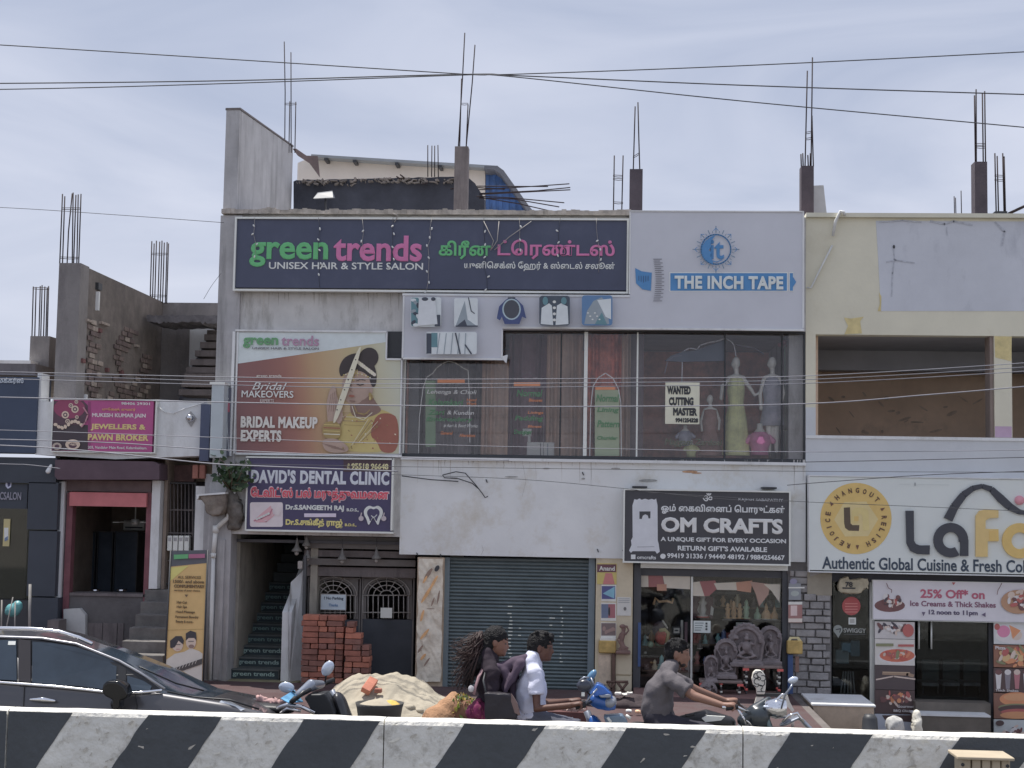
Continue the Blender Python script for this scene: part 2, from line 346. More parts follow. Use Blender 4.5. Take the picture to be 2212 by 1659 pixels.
for k in range(len(joints)-1):
    x0, x1 = joints[k]+.004, joints[k+1]-.004; xm = (x0+x1)/2
    th = thing('median_barrier', labs[k], 'barrier', (xm, BYF+.12, 0), 'black and white concrete median barrier lengths')
    b = MB(); n = max(2, int((x1-x0)/.04)); prof = [(.0, 0), (0, .14), (0, .5), (0, zt-.035), (.012, zt-.01), (.035, zt), (.14, zt), (.158, zt-.01), (.17, zt-.035), (.24, .14), (.24, 0)]
    for i in range(n+1):
        x = x0+(x1-x0)*i/n
        for (yy, z) in prof:
            q = Vector((x*4, yy*10, z*6)); d = noise.noise(q)*.004+noise.noise(q*4)*.003
            b.v.append(Vector((x, BYF+yy+d*(1 if z < zt-.03 else .6), z+(noise.noise(Vector((x*5, 3, yy)))*.006 if z > zt-.05 else 0))))
    m_ = len(prof)
    for i in range(n):
        for j in range(m_-1): b.f.append([i*m_+j, (i+1)*m_+j, (i+1)*m_+j+1, i*m_+j+1]); b.m.append(0); b.sm.append(False)
    b.f.append(list(range(m_))); b.f.append([n*m_+j for j in range(m_)][::-1]); b.m += [0, 0]; b.sm += [False, False]
    b.build('concrete_body', bw, th)
    def stripe_x(px, z):
        t = (P(px, 1555, BYF).z - z)/.40
        return P(px, 1555, BYF).x - .26*t
    for a, c in SB:
        b = MB(); nz = 26; rows = []
        for i in range(nz+1):
            z = zt-.012-(zt-.02)*i/nz
            wob = noise.noise(Vector((a*.1, z*9, 0)))*.012; wob2 = noise.noise(Vector((c*.1, z*9, 5)))*.012
            xa, xb = max(x0+.002, stripe_x(a, z)+wob), min(x1-.002, stripe_x(c, z)+wob2)
            rows.append((xa, xb, z))
        if all(r_[1]-r_[0] <= .01 for r_ in rows): continue
        for i in range(nz):
            (xa, xb, z), (xc, xd, z2) = rows[i], rows[i+1]
            if xb-xa <= .0 or xd-xc <= 0: continue
            seg = 10
            for s_ in range(seg):
                def q_(t, xl, xr, zz):
                    x = xl+(xr-xl)*t; g = Vector((x*4, 0, zz*6)); return (x, BYF-.0045+min(0, (noise.noise(g)*.004+noise.noise(g*4)*.003)), zz)
                b.add([q_(s_/seg, xa, xb, z), q_((s_+1)/seg, xa, xb, z), q_((s_+1)/seg, xc, xd, z2), q_(s_/seg, xc, xd, z2)], [[0, 1, 2, 3]])
        if b.f: b.build('black_stripe', bb, th)
chip_g = mat('chip_grey', C(144, 140, 140), .95, .2, 20); chip_w = mat('chip_white', C(190, 188, 190), .9, .1, 20)
th = [o for o in COL.objects if o.name.startswith('median_barrier')]
for t_ in th:
    x0, x1 = t_.location.x-3, t_.location.x+3; b = MB(); rc = random.Random(int(t_.location.x*10)); kk = joints.index(min(joints, key=lambda j: abs(j-t_.location.x) if j < t_.location.x else 99)); x0, x1 = joints[kk]+.02, joints[kk+1]-.02
    for i in range(int((x1-x0)*42)):
        x, z = rc.uniform(x0, x1), zt-.01-abs(rc.gauss(0, .20)); l_ = rc.uniform(.006, .032)*(1.6 if rc.random() < .1 else 1); an = rc.uniform(.2, 1.0) if rc.random() < .7 else rc.uniform(-1.5, 1.5); n_ = 7; pts = []
        if z < zt-.45: continue
        for k in range(n_): a_ = 6.283*k/n_; r_ = l_*rc.uniform(.5, 1.1); u, v = math.cos(a_)*r_, math.sin(a_)*r_*rc.uniform(.15, .5); pts.append((x+u*math.cos(an)-v*math.sin(an), BYF-.0082-rc.uniform(0, .001), min(zt-.014, z+u*math.sin(an)+v*math.cos(an))))
        
        dark_ = any(stripe_x(a, z)-.03 < x < stripe_x(c, z)+.03 for a, c in SB)
        if dark_ and rc.random() < .88: continue
        b.add(pts, [list(range(n_))[::-1]], 0 if rc.random() < .6 or dark_ else 1)
    b.build('paint_chip', [chip_g, chip_w], t_, kind='stuff')
# cream ribbed block in front of the barrier
cr = mat('cream_plastic', S(190, 175, 150), .6, .1, 5)
th = thing('ribbed_block', 'cream ribbed plastic block in front of the barrier, cut by the bottom edge', 'plastic block', (P(2128, 1650, 9.9).x, 9.95, 0))
x0, x1, z0, z1 = BX(2073, 1637, 2186, 1660, 9.85)
MB().box(x0-.02, x1+.01, 9.82, 10.1, z1-.012, z1+.008, c=.004).build('top_plate', cr, th)
for i in range(5):
    xa = x0+.012+(x1-x0-.02)*i/5; MB().box(xa+.006, xa+(x1-x0)/5-.006, 9.85+(0 if i % 4 else .004), 10.08, 0, z1-.012, c=.006).build('rib', cr, th)
MB().box(x0+.02, x1-.02, 9.88, 10.06, 0, z1-.013).build('core', mat('core_dark', S(70, 62, 58), .8), th)
for px, py in ((2080, 1652), (2177, 1655)):
    p = P(px, py, 9.847); MB().lathe((p.x, p.y, p.z), [(.001, 0), (.011, 0), (.011, .006)], 14, axis='y').build('hole', blackm, th)
# ---------------------------------------------------------------- main building
bx0 = (P(483, 470, FY).x+P(447, 1490, FY).x)/2; bx1 = P(1740, 720, FY).x
zroof = (P(490, 466, FY).z+P(1350, 466, FY).z)/2; zsill = P(1300, 990, FY).z; zlin = P(1300, 712, FY).z; zbot = P(1110, 1202, FY).z; zgar = P(700, 1157, FY).z
main = thing('shop_building', 'weathered white two storey shop building with unfinished rebar columns on its roof', 'building', ((bx0+bx1)/2, FY, 0))
def X_(px, py=900): return P(px, py, FY).x
BK = 27.5
b = MB()
b.box(bx0, X_(870), FY, FY+.23, zsill+.0, zroof)                      # upper left wall
b.box(X_(870)+.001, bx1, FY, FY+.23, zlin, zroof)                     # lintel band behind the boards
b.box(bx0, bx0+.2, FY+.232, BK, zgar-.3, zroof); b.box(bx1-.2, bx1, FY+.232, BK, 0, zroof)
b.box(bx0+.2, bx1-.2, BK-.2, BK, 0, zroof)
b.build('wall', dirtyw, main)
MB().box(bx0+.001, bx1-.001, FY+.24, BK-.001, zroof-.15, zroof-.001).build('roof_slab', grayp, main)
b = MB(); n = 90                                                        # crumbling roof edge above the long board
for i in range(n):
    xa = bx0+(X_(1358)-bx0)*i/n; xb = bx0+(X_(1358)-bx0)*(i+1)/n; h = .05+.03*noise.noise(Vector((xa*4, 1, 0)))+random.uniform(0, .018)
    b.box(xa, xb, FY-.10+random.uniform(-.015, .02), FY+.3, zroof+.002, zroof+h+.01)
b.build('roof_edge', mat('crumbling_cement', C(128, 122, 124), .95, .35, 8, .4, 40), main)
MB().box(bx0, X_(870), FY-.03, FY+.2, zgar+.001, zsill-.001).build('beam', dirtyw, main)
MB().box(X_(870)+.001, bx1, FY-.035, FY+.2, zbot, zsill-.02).build('sunshade_panel', mat('whitewashed_panel', C(168, 171, 184), .85, .07, 1.2, .1, 20, C(140, 130, 112), .5, (1.6, 1.6, 1.4), .51), main)
MB().box(bx0+.3, bx1, FY+.2, BK-.3, zsill-.2, zsill-.021).build('floor_slab', grayp, main)
MB().box(bx0-.02, X_(512), FY-.06, FY-.001, zsill-.4, zroof-.02).build('pilaster', grayp, main)
lp = MB(); lp.box(P(447, 1300, FY).x, P(497, 1300, FY).x, FY-.06, FY+.3, 0, zsill-.41); lp.build('corner_pillar', grayp, main)
MB().box(P(466, 1300, FY-.08).x, P(482, 1300, FY-.08).x, FY-.10, FY-.061, .1, P(470, 1165, FY).z).build('pillar_rib', grayp, main)
MB().box(P(430, 1300, FY).x, P(446, 1300, FY).x, FY+.1, FY+1.5, 0, zsill-.3).build('side_wall', grayp, main)
# ledge line and rusty bits on the panel
MB().box(X_(870), bx1, FY-.09, FY-.036, zsill-.06, zsill-.02).build('window_ledge', white, main)
a = Art(FY-.037); br = mat('rust_stain', C(150, 112, 84), .9, .3, 20); gs = mat('grey_stain', C(120, 120, 126), .9, .3, 20)
for (x, y, l, h, m_) in ((1490, 1019, 34, 5, br), (1505, 1022, 22, 3, br), (1105, 1030, 30, 3, gs), (1400, 1038, 40, 6, gs), (1180, 1012, 16, 3, gs), (980, 1032, 18, 2, gs), (1330, 1012, 20, 3, gs), (1260, 1034, 8, 4, gs)):
    a.ell(x, y, l/2, h/2, m_)
a.build('stain', main)['kind'] = 'stuff'
sk1 = mat('rain_streak', C(146, 144, 150), .9, .15, 9); sk2 = mat('rain_streak_dark', C(124, 122, 126), .9, .2, 9)
def streaks(par, Y, x0, x1, y0, n, lo, hi, seed, dark=.3):
    b = MB(); r_ = random.Random(seed)
    for i in range(n):
        x = r_.uniform(x0, x1); l_ = r_.uniform(lo, hi)*(r_.random()**1.5+.15); w_ = r_.uniform(.5, 2.4); m = 5; k = 0 if r_.random() > dark else 1; L_ = []; Rr = []
        for j in range(m+1): t = j/m; d = r_.uniform(-.5, .5); ww = w_*(1-t*.85); L_.append((x-ww/2+d, y0+l_*t)); Rr.append((x+ww/2+d, y0+l_*t))
        b.ppoly(L_+Rr[::-1], Y-.0008*(i % 5)-.0006, k)
    b.build('rain_streak', [sk1, sk2], par, kind='stuff')
streaks(main, FY-.036, 872, 1345, 993, 46, 10, 60, 1); streaks(main, FY-.036, 1710, 1738, 993, 9, 20, 110, 2); streaks(main, FY-.001, 512, 866, 632, 40, 10, 70, 3, .5); streaks(main, FY-.036, 1345, 1706, 993, 26, 10, 40, 4)
a = Art(FY-.0375, .0004)
for pts in ([(1130, 1005), (1136, 1040), (1128, 1072)], [(1040, 1198), (1044, 1188), (1041, 1178)]): a.line(pts, .5, sk2)
a.build('hairline_crack', main)['kind'] = 'stuff'
for px, py in ((900, 1194), (951, 1197), (1050, 1036), (1258, 1020), (1345, 1188), (1350, 1192), (1356, 1185), (1290, 1186)):
    p = P(px, py, FY-.04); MB().tube([p, p+Vector((.02, -.02, -.04))], .008, 5).build('anchor_bolt', blackm, main)
# parapet wing seen in perspective
xw0, xw1 = P(486, 350, FY).x, P(515, 350, FY).x; zt0 = P(500, 238, FY).z; Yb = 23.9; zt1 = P(634, 318, Yb).z
MB().add([(xw0, FY-.02, zroof), (xw1, FY-.02, zroof), (xw1, Yb, zroof), (xw0, Yb, zroof), (xw0, FY-.02, zt0), (xw1, FY-.02, zt0), (xw1, Yb, zt1), (xw0, Yb, zt1)],
         [[0, 1, 5, 4], [1, 2, 6, 5], [2, 3, 7, 6], [3, 0, 4, 7], [4, 5, 6, 7]]).build('parapet_wing', grayp, main)
MB().add([(xw0-.01, FY-.03, zt0), (xw1+.01, FY-.03, zt0), (xw1+.01, Yb, zt1), (xw0-.01, Yb, zt1), (xw0-.01, FY-.03, zt0+.03), (xw1+.01, FY-.03, zt0+.03), (xw1+.01, Yb, zt1+.03), (xw0-.01, Yb, zt1+.03)],
         [[0, 1, 5, 4], [1, 2, 6, 5], [2, 3, 7, 6], [3, 0, 4, 7], [4, 5, 6, 7]]).jitter(.01, 9).build('parapet_coping', dkcon, main)
# rooftop wall, shed and columns
YR = 23.9
b = MB(); pts = [(634, 462), (634, 392)]+[(640+i*12, 389-i*.25+2.5*noise.noise(Vector((i*.7, 0, 0)))) for i in range(31)]+[(1012, 384), (1026, 396), (1036, 412), (1046, 428), (1046, 462)]
b.pprism(pts, YR, YR+.25).build('soot_black_wall', soot, main)
b = MB()
for i in range(150):
    px = random.uniform(640, 1010); p = P(px, 391+random.uniform(-4, 5)+(0 if px > 760 else 4), YR-.05); an = random.uniform(-.6, .6)
    b.box(p.x, p.x+random.uniform(.02, .15)*random.random(), p.y-.04, p.y+.1, p.z, p.z+random.uniform(.006, .026), rot=Matrix.Rotation(an, 3, 'Y'))
b.jitter(.03, 9).build('broken_slab_rubble', mat('rubble', C(96, 90, 92), .95, .35, 8), main, kind='stuff')
for px, py, q in ((868, 388, -7), (876, 386, -9), (925, 395, 2), (985, 407, 1)):
    p = P(px, py, YR-.08); q = P(px-12, py+q, YR-.12); MB().tube([p, q], .012, 6).build('splinter', rust, main)
shed = thing('roof_shed', 'white sheet metal shed with blue corrugated side behind the black rooftop wall', 'shed', (P(850, 460, 26).x, 26.4, zroof))
b = MB(); b.pprism([(640, 470), (643, 352), (680, 336), (1060, 360), (1048, 366), (1048, 470)], 26.0, 26.3); b.build('front_wall', mat('shed_wall_cream', C(182, 174, 176), .8, .06, 2), shed)
b = MB(); b.pprism([(672, 333), (1075, 358), (1078, 361), (1072, 364), (672, 338.5)], 25.75, 28.5); b.build('roof_sheet', mat('dull_roof_sheet', C(110, 115, 128), .6, .1, 5), shed)
MB().pprism([(632, 321), (640, 321), (662, 336), (686, 337), (690, 382), (668, 352), (642, 335)], 25.3, 25.35).build('broken_roof_corner', mat('rot_brown', C(92, 78, 82), .9, .2, 6), shed)
blu = mat('blue_sheet', C(36, 82, 150), .5, .12, 3, dirt=C(40, 48, 70), da=.7, ds=(2, 2, 2), dt=.5)
for i in range(14):
    f0, f1 = i/14, (i+1)/14; xa, xb = 1049+f0*100, 1049+f1*100+.3
    ya = lambda x: 366 if x < 1072 else 366+(x-1072)*1.12
    MB().pprism([(xa, 470), (xa, ya(xa)), (xb, ya(xb)), (xb, 470)], 26.02+(.02 if i % 2 else 0), 26.08+(.02 if i % 2 else 0)).build('corrugated_sheet', blu, shed)
MB().pprism([(1046, 358), (1074, 358), (1088, 368), (1155, 462), (1144, 462), (1080, 375), (1068, 366), (1046, 366)], 25.6, 28.4).build('side_flashing', mat('grey_flashing', C(80, 82, 96), .7, .15, 5), shed)
for px in (700, 762, 853, 947, 1000): MB().pbox(px, 340+(px-680)*.063, px+7, 345+(px-680)*.063, 25.72, 26, 0).build('purlin_end', blackm, shed)
def column(x0, y0, x1, y1, Y, name='roof_column', m=None, par=main, deep=.22):
    return MB().pbox(x0, y0, x1, y1, Y, Y+deep).build(name, m or dkcon, par)
def rebar(par, pts, Y, r=.0085, dY=0): return MB().tube([P(a, c, Y+dY) for a, c in pts], r, 6).build('rebar', rust, par)
def tie(par, x0, y0, x1, y1, Y): return MB().tube([P(x0, y0, Y-.02), P((x0+x1)/2, (y0+y1)/2+1, Y-.02), P(x1, y1, Y-.02), P(x1, y1-3, Y+.15), P(x0, y0-3, Y+.15), P(x0, y0, Y-.02)], .005, 5).build('tie', rust, par)
c = main
for q in ([(614, 90), (616, 200), (615, 322)], [(628.5, 113), (629, 330)], [(626, 219), (624, 330)], [(639, 220), (637, 330)]): rebar(c, q, 23.6)
tie(c, 615, 226, 640, 226, 23.6)
c = column(981, 316, 1010, 460, 23.2)
for q in ([(1004, 71), (999, 170), (990, 318)], [(1026, 97), (1020, 180), (1007, 318)], [(997, 170), (993, 318)], [(1011, 226), (1007, 318)]): rebar(c, q, 23.25, .010)
tie(c, 996, 226, 1011, 226, 23.2)
for x in (924, 933, 939, 946): rebar(main, [(x, 313+random.uniform(0, 3)), (x+random.uniform(-1, 1), 382)], 24.0, .009)
for q in ([(1030, 402), (1184, 403)], [(1034, 410), (1130, 404), (1230, 397)], [(1036, 418), (1160, 412), (1232, 405)], [(1036, 420), (1232, 410)], [(1030, 424), (1100, 427), (1219, 438)], [(1034, 428), (1110, 430), (1208, 447)], [(1036, 426), (1120, 440), (1212, 461)], [(1030, 405), (1090, 409)]): rebar(main, q, 23.6, .009)
for x0, x1, yb in ((1327, 1325, 462), (1346, 1343, 462)): rebar(main, [(x0, 336), (x1, yb)], 21.2, .010)
for y in (381, 388, 439): tie(main, 1325, y, 1345, y+1, 21.2)
c = column(1360, 365, 1388, 462, 21.0, m=rcol)
rebar(c, [(1372, 230), (1370, 300), (1368, 367)], 21.05, .010); rebar(c, [(1378, 221), (1380, 300), (1382, 367)], 21.05, .010); tie(c, 1368, 341, 1381, 333, 21.05)
c = column(1731, 358, 1758, 470, 21.0, m=rcol)
for q in ([(1744, 153), (1739, 360)], [(1755, 124), (1752, 360)], [(1754, 250), (1757, 360)], [(1730, 333), (1731, 360)], [(1734, 331), (1735, 360)], [(1745, 335), (1746, 360)], [(1750.5, 331), (1750, 360)]): rebar(c, q, 21.05, .010)
tie(c, 1740, 289, 1754, 286, 21.05); tie(c, 1740, 302, 1754, 300, 21.05)
# flood lamp on the roof edge
fl = thing('flood_lamp', 'small grey tilted flood lamp on the roof edge before the black wall', 'lamp', P(704, 462, 22))
MB().add([P(686, 418, 22), P(718, 414, 22), P(723, 430, 22.0)+Vector((0, -.12, 0)), P(680, 432, 22)+Vector((0, -.12, 0)), P(686, 416, 22.05), P(718, 412, 22.05), P(724, 428, 21.98), P(680, 430, 21.98)], [[0, 1, 2, 3], [4, 7, 6, 5], [0, 4, 5, 1], [1, 5, 6, 2], [2, 6, 7, 3], [3, 7, 4, 0]]).build('lamp_head', mat('lamp_head_grey', (.10, .11, .13), .5, .1, 9), fl)
MB().tube([P(704, 430, 22), P(703, 440, 22), P(704, 462, 22)], .018, 6).build('bracket', blackm, fl)
# ---- upper shop room
inw = mat('room_brown_wall', C(150, 104, 96, 1.7), .9, .35, 2.5, 0, 1, C(80, 72, 80), .8, (.9, .9, .6), .48)
xr0, xr1 = X_(870)+.03, bx1-.2
b = MB(); b.box(xr0, xr1, 23.2, 23.3, zsill, zlin); b.box(xr0-.02, xr0, FY+.24, 23.2, zsill, zlin); b.build('room_wall', inw, main)
MB().box(xr0, xr1, FY+.24, 23.2, zlin+.01, zlin+.06).build('room_ceiling', mat('room_ceiling_paint', (.7, .66, .64), .9), main)
MB().box(xr0, xr1, FY+.24, 23.2, zsill-.02, zsill+.02).build('room_floor', mat('room_floor_tile', (.45, .4, .38), .5), main)
MB().pbox(1350, 716, 1390, 990, FY+.5, FY+.7).build('room_pillar', mat('inner_pillar', C(88, 76, 86), .8, .2, 3), main)
MB().pbox(868, 716, 905, 990, FY+.35, FY+.5).build('room_pillar', mat('inner_pillar2', C(96, 98, 108), .8, .2, 3), main)
gl = glass('shop_glass', (.985, .98, .985), .0, .04)
wf = [872, 1210, 1264, 1376, 1566, 1690, 1738]
win = sub('display_window', main, (P(1300, 990, FY).x, FY, zsill))
for i in range(len(wf)-1):
    MB().box(X_(wf[i])+.012, X_(wf[i+1])-.012, FY+.06, FY+.068, zsill+.03, zlin-.03).build('pane', gl, win)
for px in wf:
    wd = .022 if px != 1264 else .05; MB().box(X_(px)-wd/2, X_(px)+wd/2, FY+.03, FY+.1, zsill+.03, zlin-.03).build('mullion', alum if px in (1264, 1376, 872) else blackm, win)
MB().box(X_(870), bx1, FY+.02, FY+.11, zsill-.015, zsill+.03).build('bottom_rail', blackm, win)
MB().box(X_(870), bx1, FY+.02, FY+.11, zlin-.03, zlin-.002).build('top_rail', blackm, win)
# ---------------------------------------------------------------- ground floor bays of the main building
cream = mat('cream_pillar_paint', C(158, 148, 132), .85, .1, 3, .1, 30, C(110, 100, 92), .5, (3, 3, 2), .55)
stw = mat('stair_wall_paint', C(120, 116, 114), .9, .15, 3, .1, 30, C(70, 68, 70), .6, (3, 3, 1), .5)
b = MB()                                                               # bay partitions, back walls, ceiling
b.box(P(500, 1400, FY).x-.1, P(500, 1400, FY).x, FY+.31, 25, 0, zsill-.2)
b.box(P(655, 1400, FY).x, P(655, 1400, FY).x+.1, FY+.35, 25, 0, zgar-.1)
b.build('stair_wall', stw, main)
MB().box(P(655, 1400, FY).x+.1, P(897, 1400, FY).x, 24.6, 24.7, 0, zsill-.2).build('garage_wall', dkcon, main)
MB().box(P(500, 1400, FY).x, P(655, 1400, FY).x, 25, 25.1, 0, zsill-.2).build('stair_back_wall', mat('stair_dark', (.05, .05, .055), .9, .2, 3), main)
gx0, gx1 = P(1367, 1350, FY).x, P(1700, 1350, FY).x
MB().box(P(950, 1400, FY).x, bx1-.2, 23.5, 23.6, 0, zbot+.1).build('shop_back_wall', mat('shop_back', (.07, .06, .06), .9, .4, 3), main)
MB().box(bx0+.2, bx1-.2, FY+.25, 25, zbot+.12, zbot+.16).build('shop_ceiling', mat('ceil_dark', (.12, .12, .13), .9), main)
# stairs: seventeen steps with a printed strip on each riser
dkst = mat('stair_stone', C(72, 78, 84), .8, .15, 6); rist = mat('riser_print_teal', C(38, 52, 62), .7, .2, 6)
gtx = flat(88, 116, 122)
z0 = P(550, 1467, FY+.2).z; rise = .137; run = .25; xs0, xs1 = P(490, 1440, FY+.2).x, P(603, 1440, FY+.2).x
for i in range(17):
    ya = FY+.2+run*i; zz = z0+rise*(i+1)
    st = MB().box(xs0, xs1+.35*(i > 4), ya, ya+run+.02, zz-rise-.0, zz-.02).box(xs0, xs1+.35*(i > 4), ya-.02, ya+run, zz-.02, zz).build('step', dkst, main)
    if i < 9:
        s_ = MB().add([(xs0+.01, ya-.003, zz-rise+.01), (xs1-.01, ya-.003, zz-rise+.01), (xs1-.01, ya-.003, zz-.022), (xs0+.01, ya-.003, zz-.022)], [[0, 1, 2, 3]]).build('riser_strip', rist, st)
        me = text_mesh('green trends', .012, .01, 2, .95); vs = me.vertices; mxx = max(v.co.x for v in vs); W = xs1-xs0
        for v in vs: v.co = Vector((xs0+W*.12+v.co.x/mxx*W*.8, ya-.006-v.co.z*.05, zz-rise+.045+v.co.y*.085))-org(main)
        me.materials.clear(); me.materials.append(gtx if i > 2 else flat(118, 144, 150)); me.name = 'riser_lettering'
        for p_ in me.polygons: p_.use_smooth = False
        o = bpy.data.objects.new('riser_lettering', me); COL.objects.link(o); o.parent = st
MB().box(P(476, 1480, FY-.1).x, P(640, 1480, FY-.1).x, FY-.25, FY+.2, 0, z0-.002, c=.01).build('landing', mat('landing_yellow', C(110, 106, 84), .9, .2, 4), main)
# stair balustrade wall, rising and going back
xq = P(606, 1400, FY).x; xr = P(655, 1400, FY).x
b = MB(); za, zb2 = P(615, 1322, FY+.05).z, P(640, 1236, FY+1.0).z
b.add([(xq, FY+.05, 0), (xq+.13, FY+.05, 0), (xq+.13, FY+2.2, 0), (xq, FY+2.2, 0), (xq, FY+.05, za), (xq+.13, FY+.05, za), (xq+.13, FY+1.0, zb2), (xq, FY+1.0, zb2), (xq+.13, FY+2.2, zb2+.65), (xq, FY+2.2, zb2+.65)],
      [[0, 1, 5, 4], [1, 2, 8, 6, 5], [4, 5, 6, 7], [7, 6, 8, 9], [3, 0, 4, 7, 9], [2, 3, 9, 8]])
b.build('balustrade', white, main)
b = MB(); b.add([P(622, 1318, FY), P(628, 1258, FY+.4), P(655, 1232, FY+.5), P(655, 1492, FY+.3), P(624, 1492, FY), P(622, 1318, FY)+Vector((0, .15, 0)), P(628, 1258, FY+.4)+Vector((0, .15, 0)), P(655, 1232, FY+.5)+Vector((0, .15, 0)), P(655, 1492, FY+.3)+Vector((0, .15, 0)), P(624, 1492, FY)+Vector((0, .15, 0))],
      [[0, 4, 3, 2, 1], [5, 6, 7, 8, 9], [0, 1, 6, 5], [1, 2, 7, 6], [2, 3, 8, 7]]).build('balustrade_cheek', white, main)
for x0, y0, x1, y1 in ((497, 1215, 503, 1305), (492, 1318, 499, 1412)): MB().pbox(x0, y0, x1, y1, FY+.28, FY+.31).build('conduit', white, main)
# garage: beam box, hinged gate leaves with arched grilles
YG = FY+.55
dg = mat('gate_dark_sheet', C(46, 50, 62), .6, .2, 3); gg = mat('gate_grey', C(84, 80, 84), .7, .15, 4); gl2 = mat('grille_paint', C(124, 120, 124), .6, .1, 8)
for i, (ya, yb, yy) in enumerate(((1160, 1186, .1), (1190, 1204, .16), (1208, 1222, .12), (1226, 1246, .2))):
    MB().pbox(657, ya, 897, yb, FY+.2+yy, FY+.5).build('lintel_band', gg if i % 2 == 0 else dkcon, main)
for j, (x0, x1, cx) in enumerate(((662, 777, 720), (779, 893, 835))):
    g = sub('gate_leaf', main, P((x0+x1)/2, 1500, YG))
    MB().pbox(x0, 1338, x1, 1500, YG, YG+.03).build('lower_sheet', dg, g)
    pframe(x0, 1247, x1, 1500, YG-.012, YG+.04, 3.2, gg, g, 'gate_frame')
    # upper sheet with arched opening
    r_o = 44; cyy = 1286; pts = [(x0+3, 1250), (x1-3, 1250), (x1-3, 1338), (cx+r_o, 1338), (cx+r_o, cyy)]+[(cx+r_o*math.cos(R(a)), cyy-r_o*.78*math.sin(R(a))) for a in range(15, 180, 15)]+[(cx-r_o, cyy), (cx-r_o, 1338), (x0+3, 1338)]
    MB().pprism(pts, YG+.006, YG+.02).build('upper_sheet', gg, g)
    def arc(r, rr=.008, n=14): return MB().tube([P(cx+r*math.cos(R(a)), cyy-r*.78*math.sin(R(a)), YG-.01) for a in [180*k/n for k in range(n+1)]], rr, 6)
    for r in (51, 40, 28, 14): arc(r).build('arch_bar', gl2, g)
    for a in (38, 64, 90, 116, 142): MB().tube([P(cx+14*math.cos(R(a)), cyy-11*math.sin(R(a)), YG-.012), P(cx+51*math.cos(R(a)), cyy-40*math.sin(R(a)), YG-.012)], .006, 6).build('spoke', gl2, g)
    for x in range(-51, 52, 11): MB().tube([P(cx+x, cyy, YG-.01), P(cx+x, 1336, YG-.01)], .0075, 6).build('bar', gl2, g)
    for y in (cyy, 1323): MB().tube([P(cx-51, y, YG-.014), P(cx+51, y, YG-.014)], .0075, 6).build('rail', gl2, g)
MB().pbox(822, 1313, 847, 1335, YG-.05, YG-.02).build('latch_box', alum, g)
sg = thing('notice_board', 'small bluish white no parking notice on the garage gate', 'sign', P(720, 1316, YG-.06))
MB().pbox(693, 1284, 747, 1317, YG-.07, YG-.05).build('board', flat(165, 178, 200), sg)
pframe(692, 1283, 748, 1318, YG-.075, YG-.05, 1.2, gl2, sg)
text('? No Parking', 700, 1289, 742, 1297, YG-.072, flat(60, 70, 90), sg, .02)
text('Thanks', 710, 1304, 730, 1310, YG-.072, flat(90, 120, 165), sg, .02)
for px, py, k in ((739, 1208, 1), (813, 1206, 1), (662, 1178, .9), (641, 1190, 1.1), (664, 1205, .7)):
    l_ = thing('hanging_lamp', {739: 'small hooded lamp under the garage lintel, left of the two over the gate', 813: 'small hooded lamp under the garage lintel, right of the two over the gate', 662: 'pale hanging ornament lamp highest at the stair opening', 641: 'pale pointed hanging lamp left of the others at the stair opening', 664: 'smallest pale lamp hanging lowest at the stair opening'}[px], 'lamp', P(px, py, FY+.2), 'hanging lamps at the garage')
    p = P(px, py, FY+.2)
    MB().lathe(p, [(.006, .16*k), (.02, .1*k), (.035, .05*k), (.07*k, .0), (.06*k, -.01), (.001, -.0)], 12).build('shade', mat('lamp_grey', C(92, 92, 98), .6, .1, 9), l_)
    MB().lathe(p+Vector((0, 0, -.01)), [(.001, -.05*k), (.025*k, -.035*k), (.028*k, -.01), (.001, .01)], 10).build('bulb', gl2, l_)
    MB().tube([p+Vector((0, 0, .15*k)), p+Vector((0, 0, .28))], .004, 5).build('cord', blackm, l_)
# small meter box on the balustrade pier
mb_ = thing('meter_box', 'small white electricity box on the pier beside the stair opening', 'box', P(650, 1230, FY+.2))
MB().pbox(643, 1212, 653, 1229, FY+.1, FY+.2, c=.005).build('case', gl2, mb_); MB().pbox(654, 1200, 660, 1330, FY+.12, FY+.2).build('conduit', mat('dark_conduit', C(60, 62, 70), .7), mb_)
# wrapped pillar
wr = mat('plastic_wrap', C(176, 168, 162), .55, .16, 8, .9, 14, C(176, 134, 96), .75, (9, 9, 3.0), .58)
x0, x1, z0_, z1_ = BX(902, 1207, 955, 1472, FY-.06)
b = MB(); nz, na = 60, 20
for i in range(nz+1):
    z = z0_+(z1_-z0_)*i/nz
    for k in range(na+1):
        t = k/na; x = x0+(x1-x0)*t; y = FY-.07-.03*math.sin(math.pi*t)
        q = Vector((x*9, z*3, 0)); d = noise.noise(q)*.035+noise.noise(Vector(((x+z*.6)*22, 0, z*3)))*.022
        b.v.append(Vector((x+noise.noise(Vector((0, z*5, t*2)))*.02, y+d, z)))
for i in range(nz):
    for k in range(na): a_ = i*(na+1)+k; b.f.append([a_, a_+1, a_+na+2, a_+na+1]); b.m.append(0); b.sm.append(True)
MB().pbox(899, 1204, 957, 1500, FY-.02, FY+.4).build('wrapped_pillar', mat('raw_pillar', C(150, 132, 118), .9, .2, 5), main)
b.build('plastic_wrap', wr, main)
a = Art(FY-.13, .0004); oc = mat('ochre_smear', C(176, 132, 84), .8, .25, 12); bs_ = mat('brown_smear', C(118, 98, 90), .8, .2, 12)
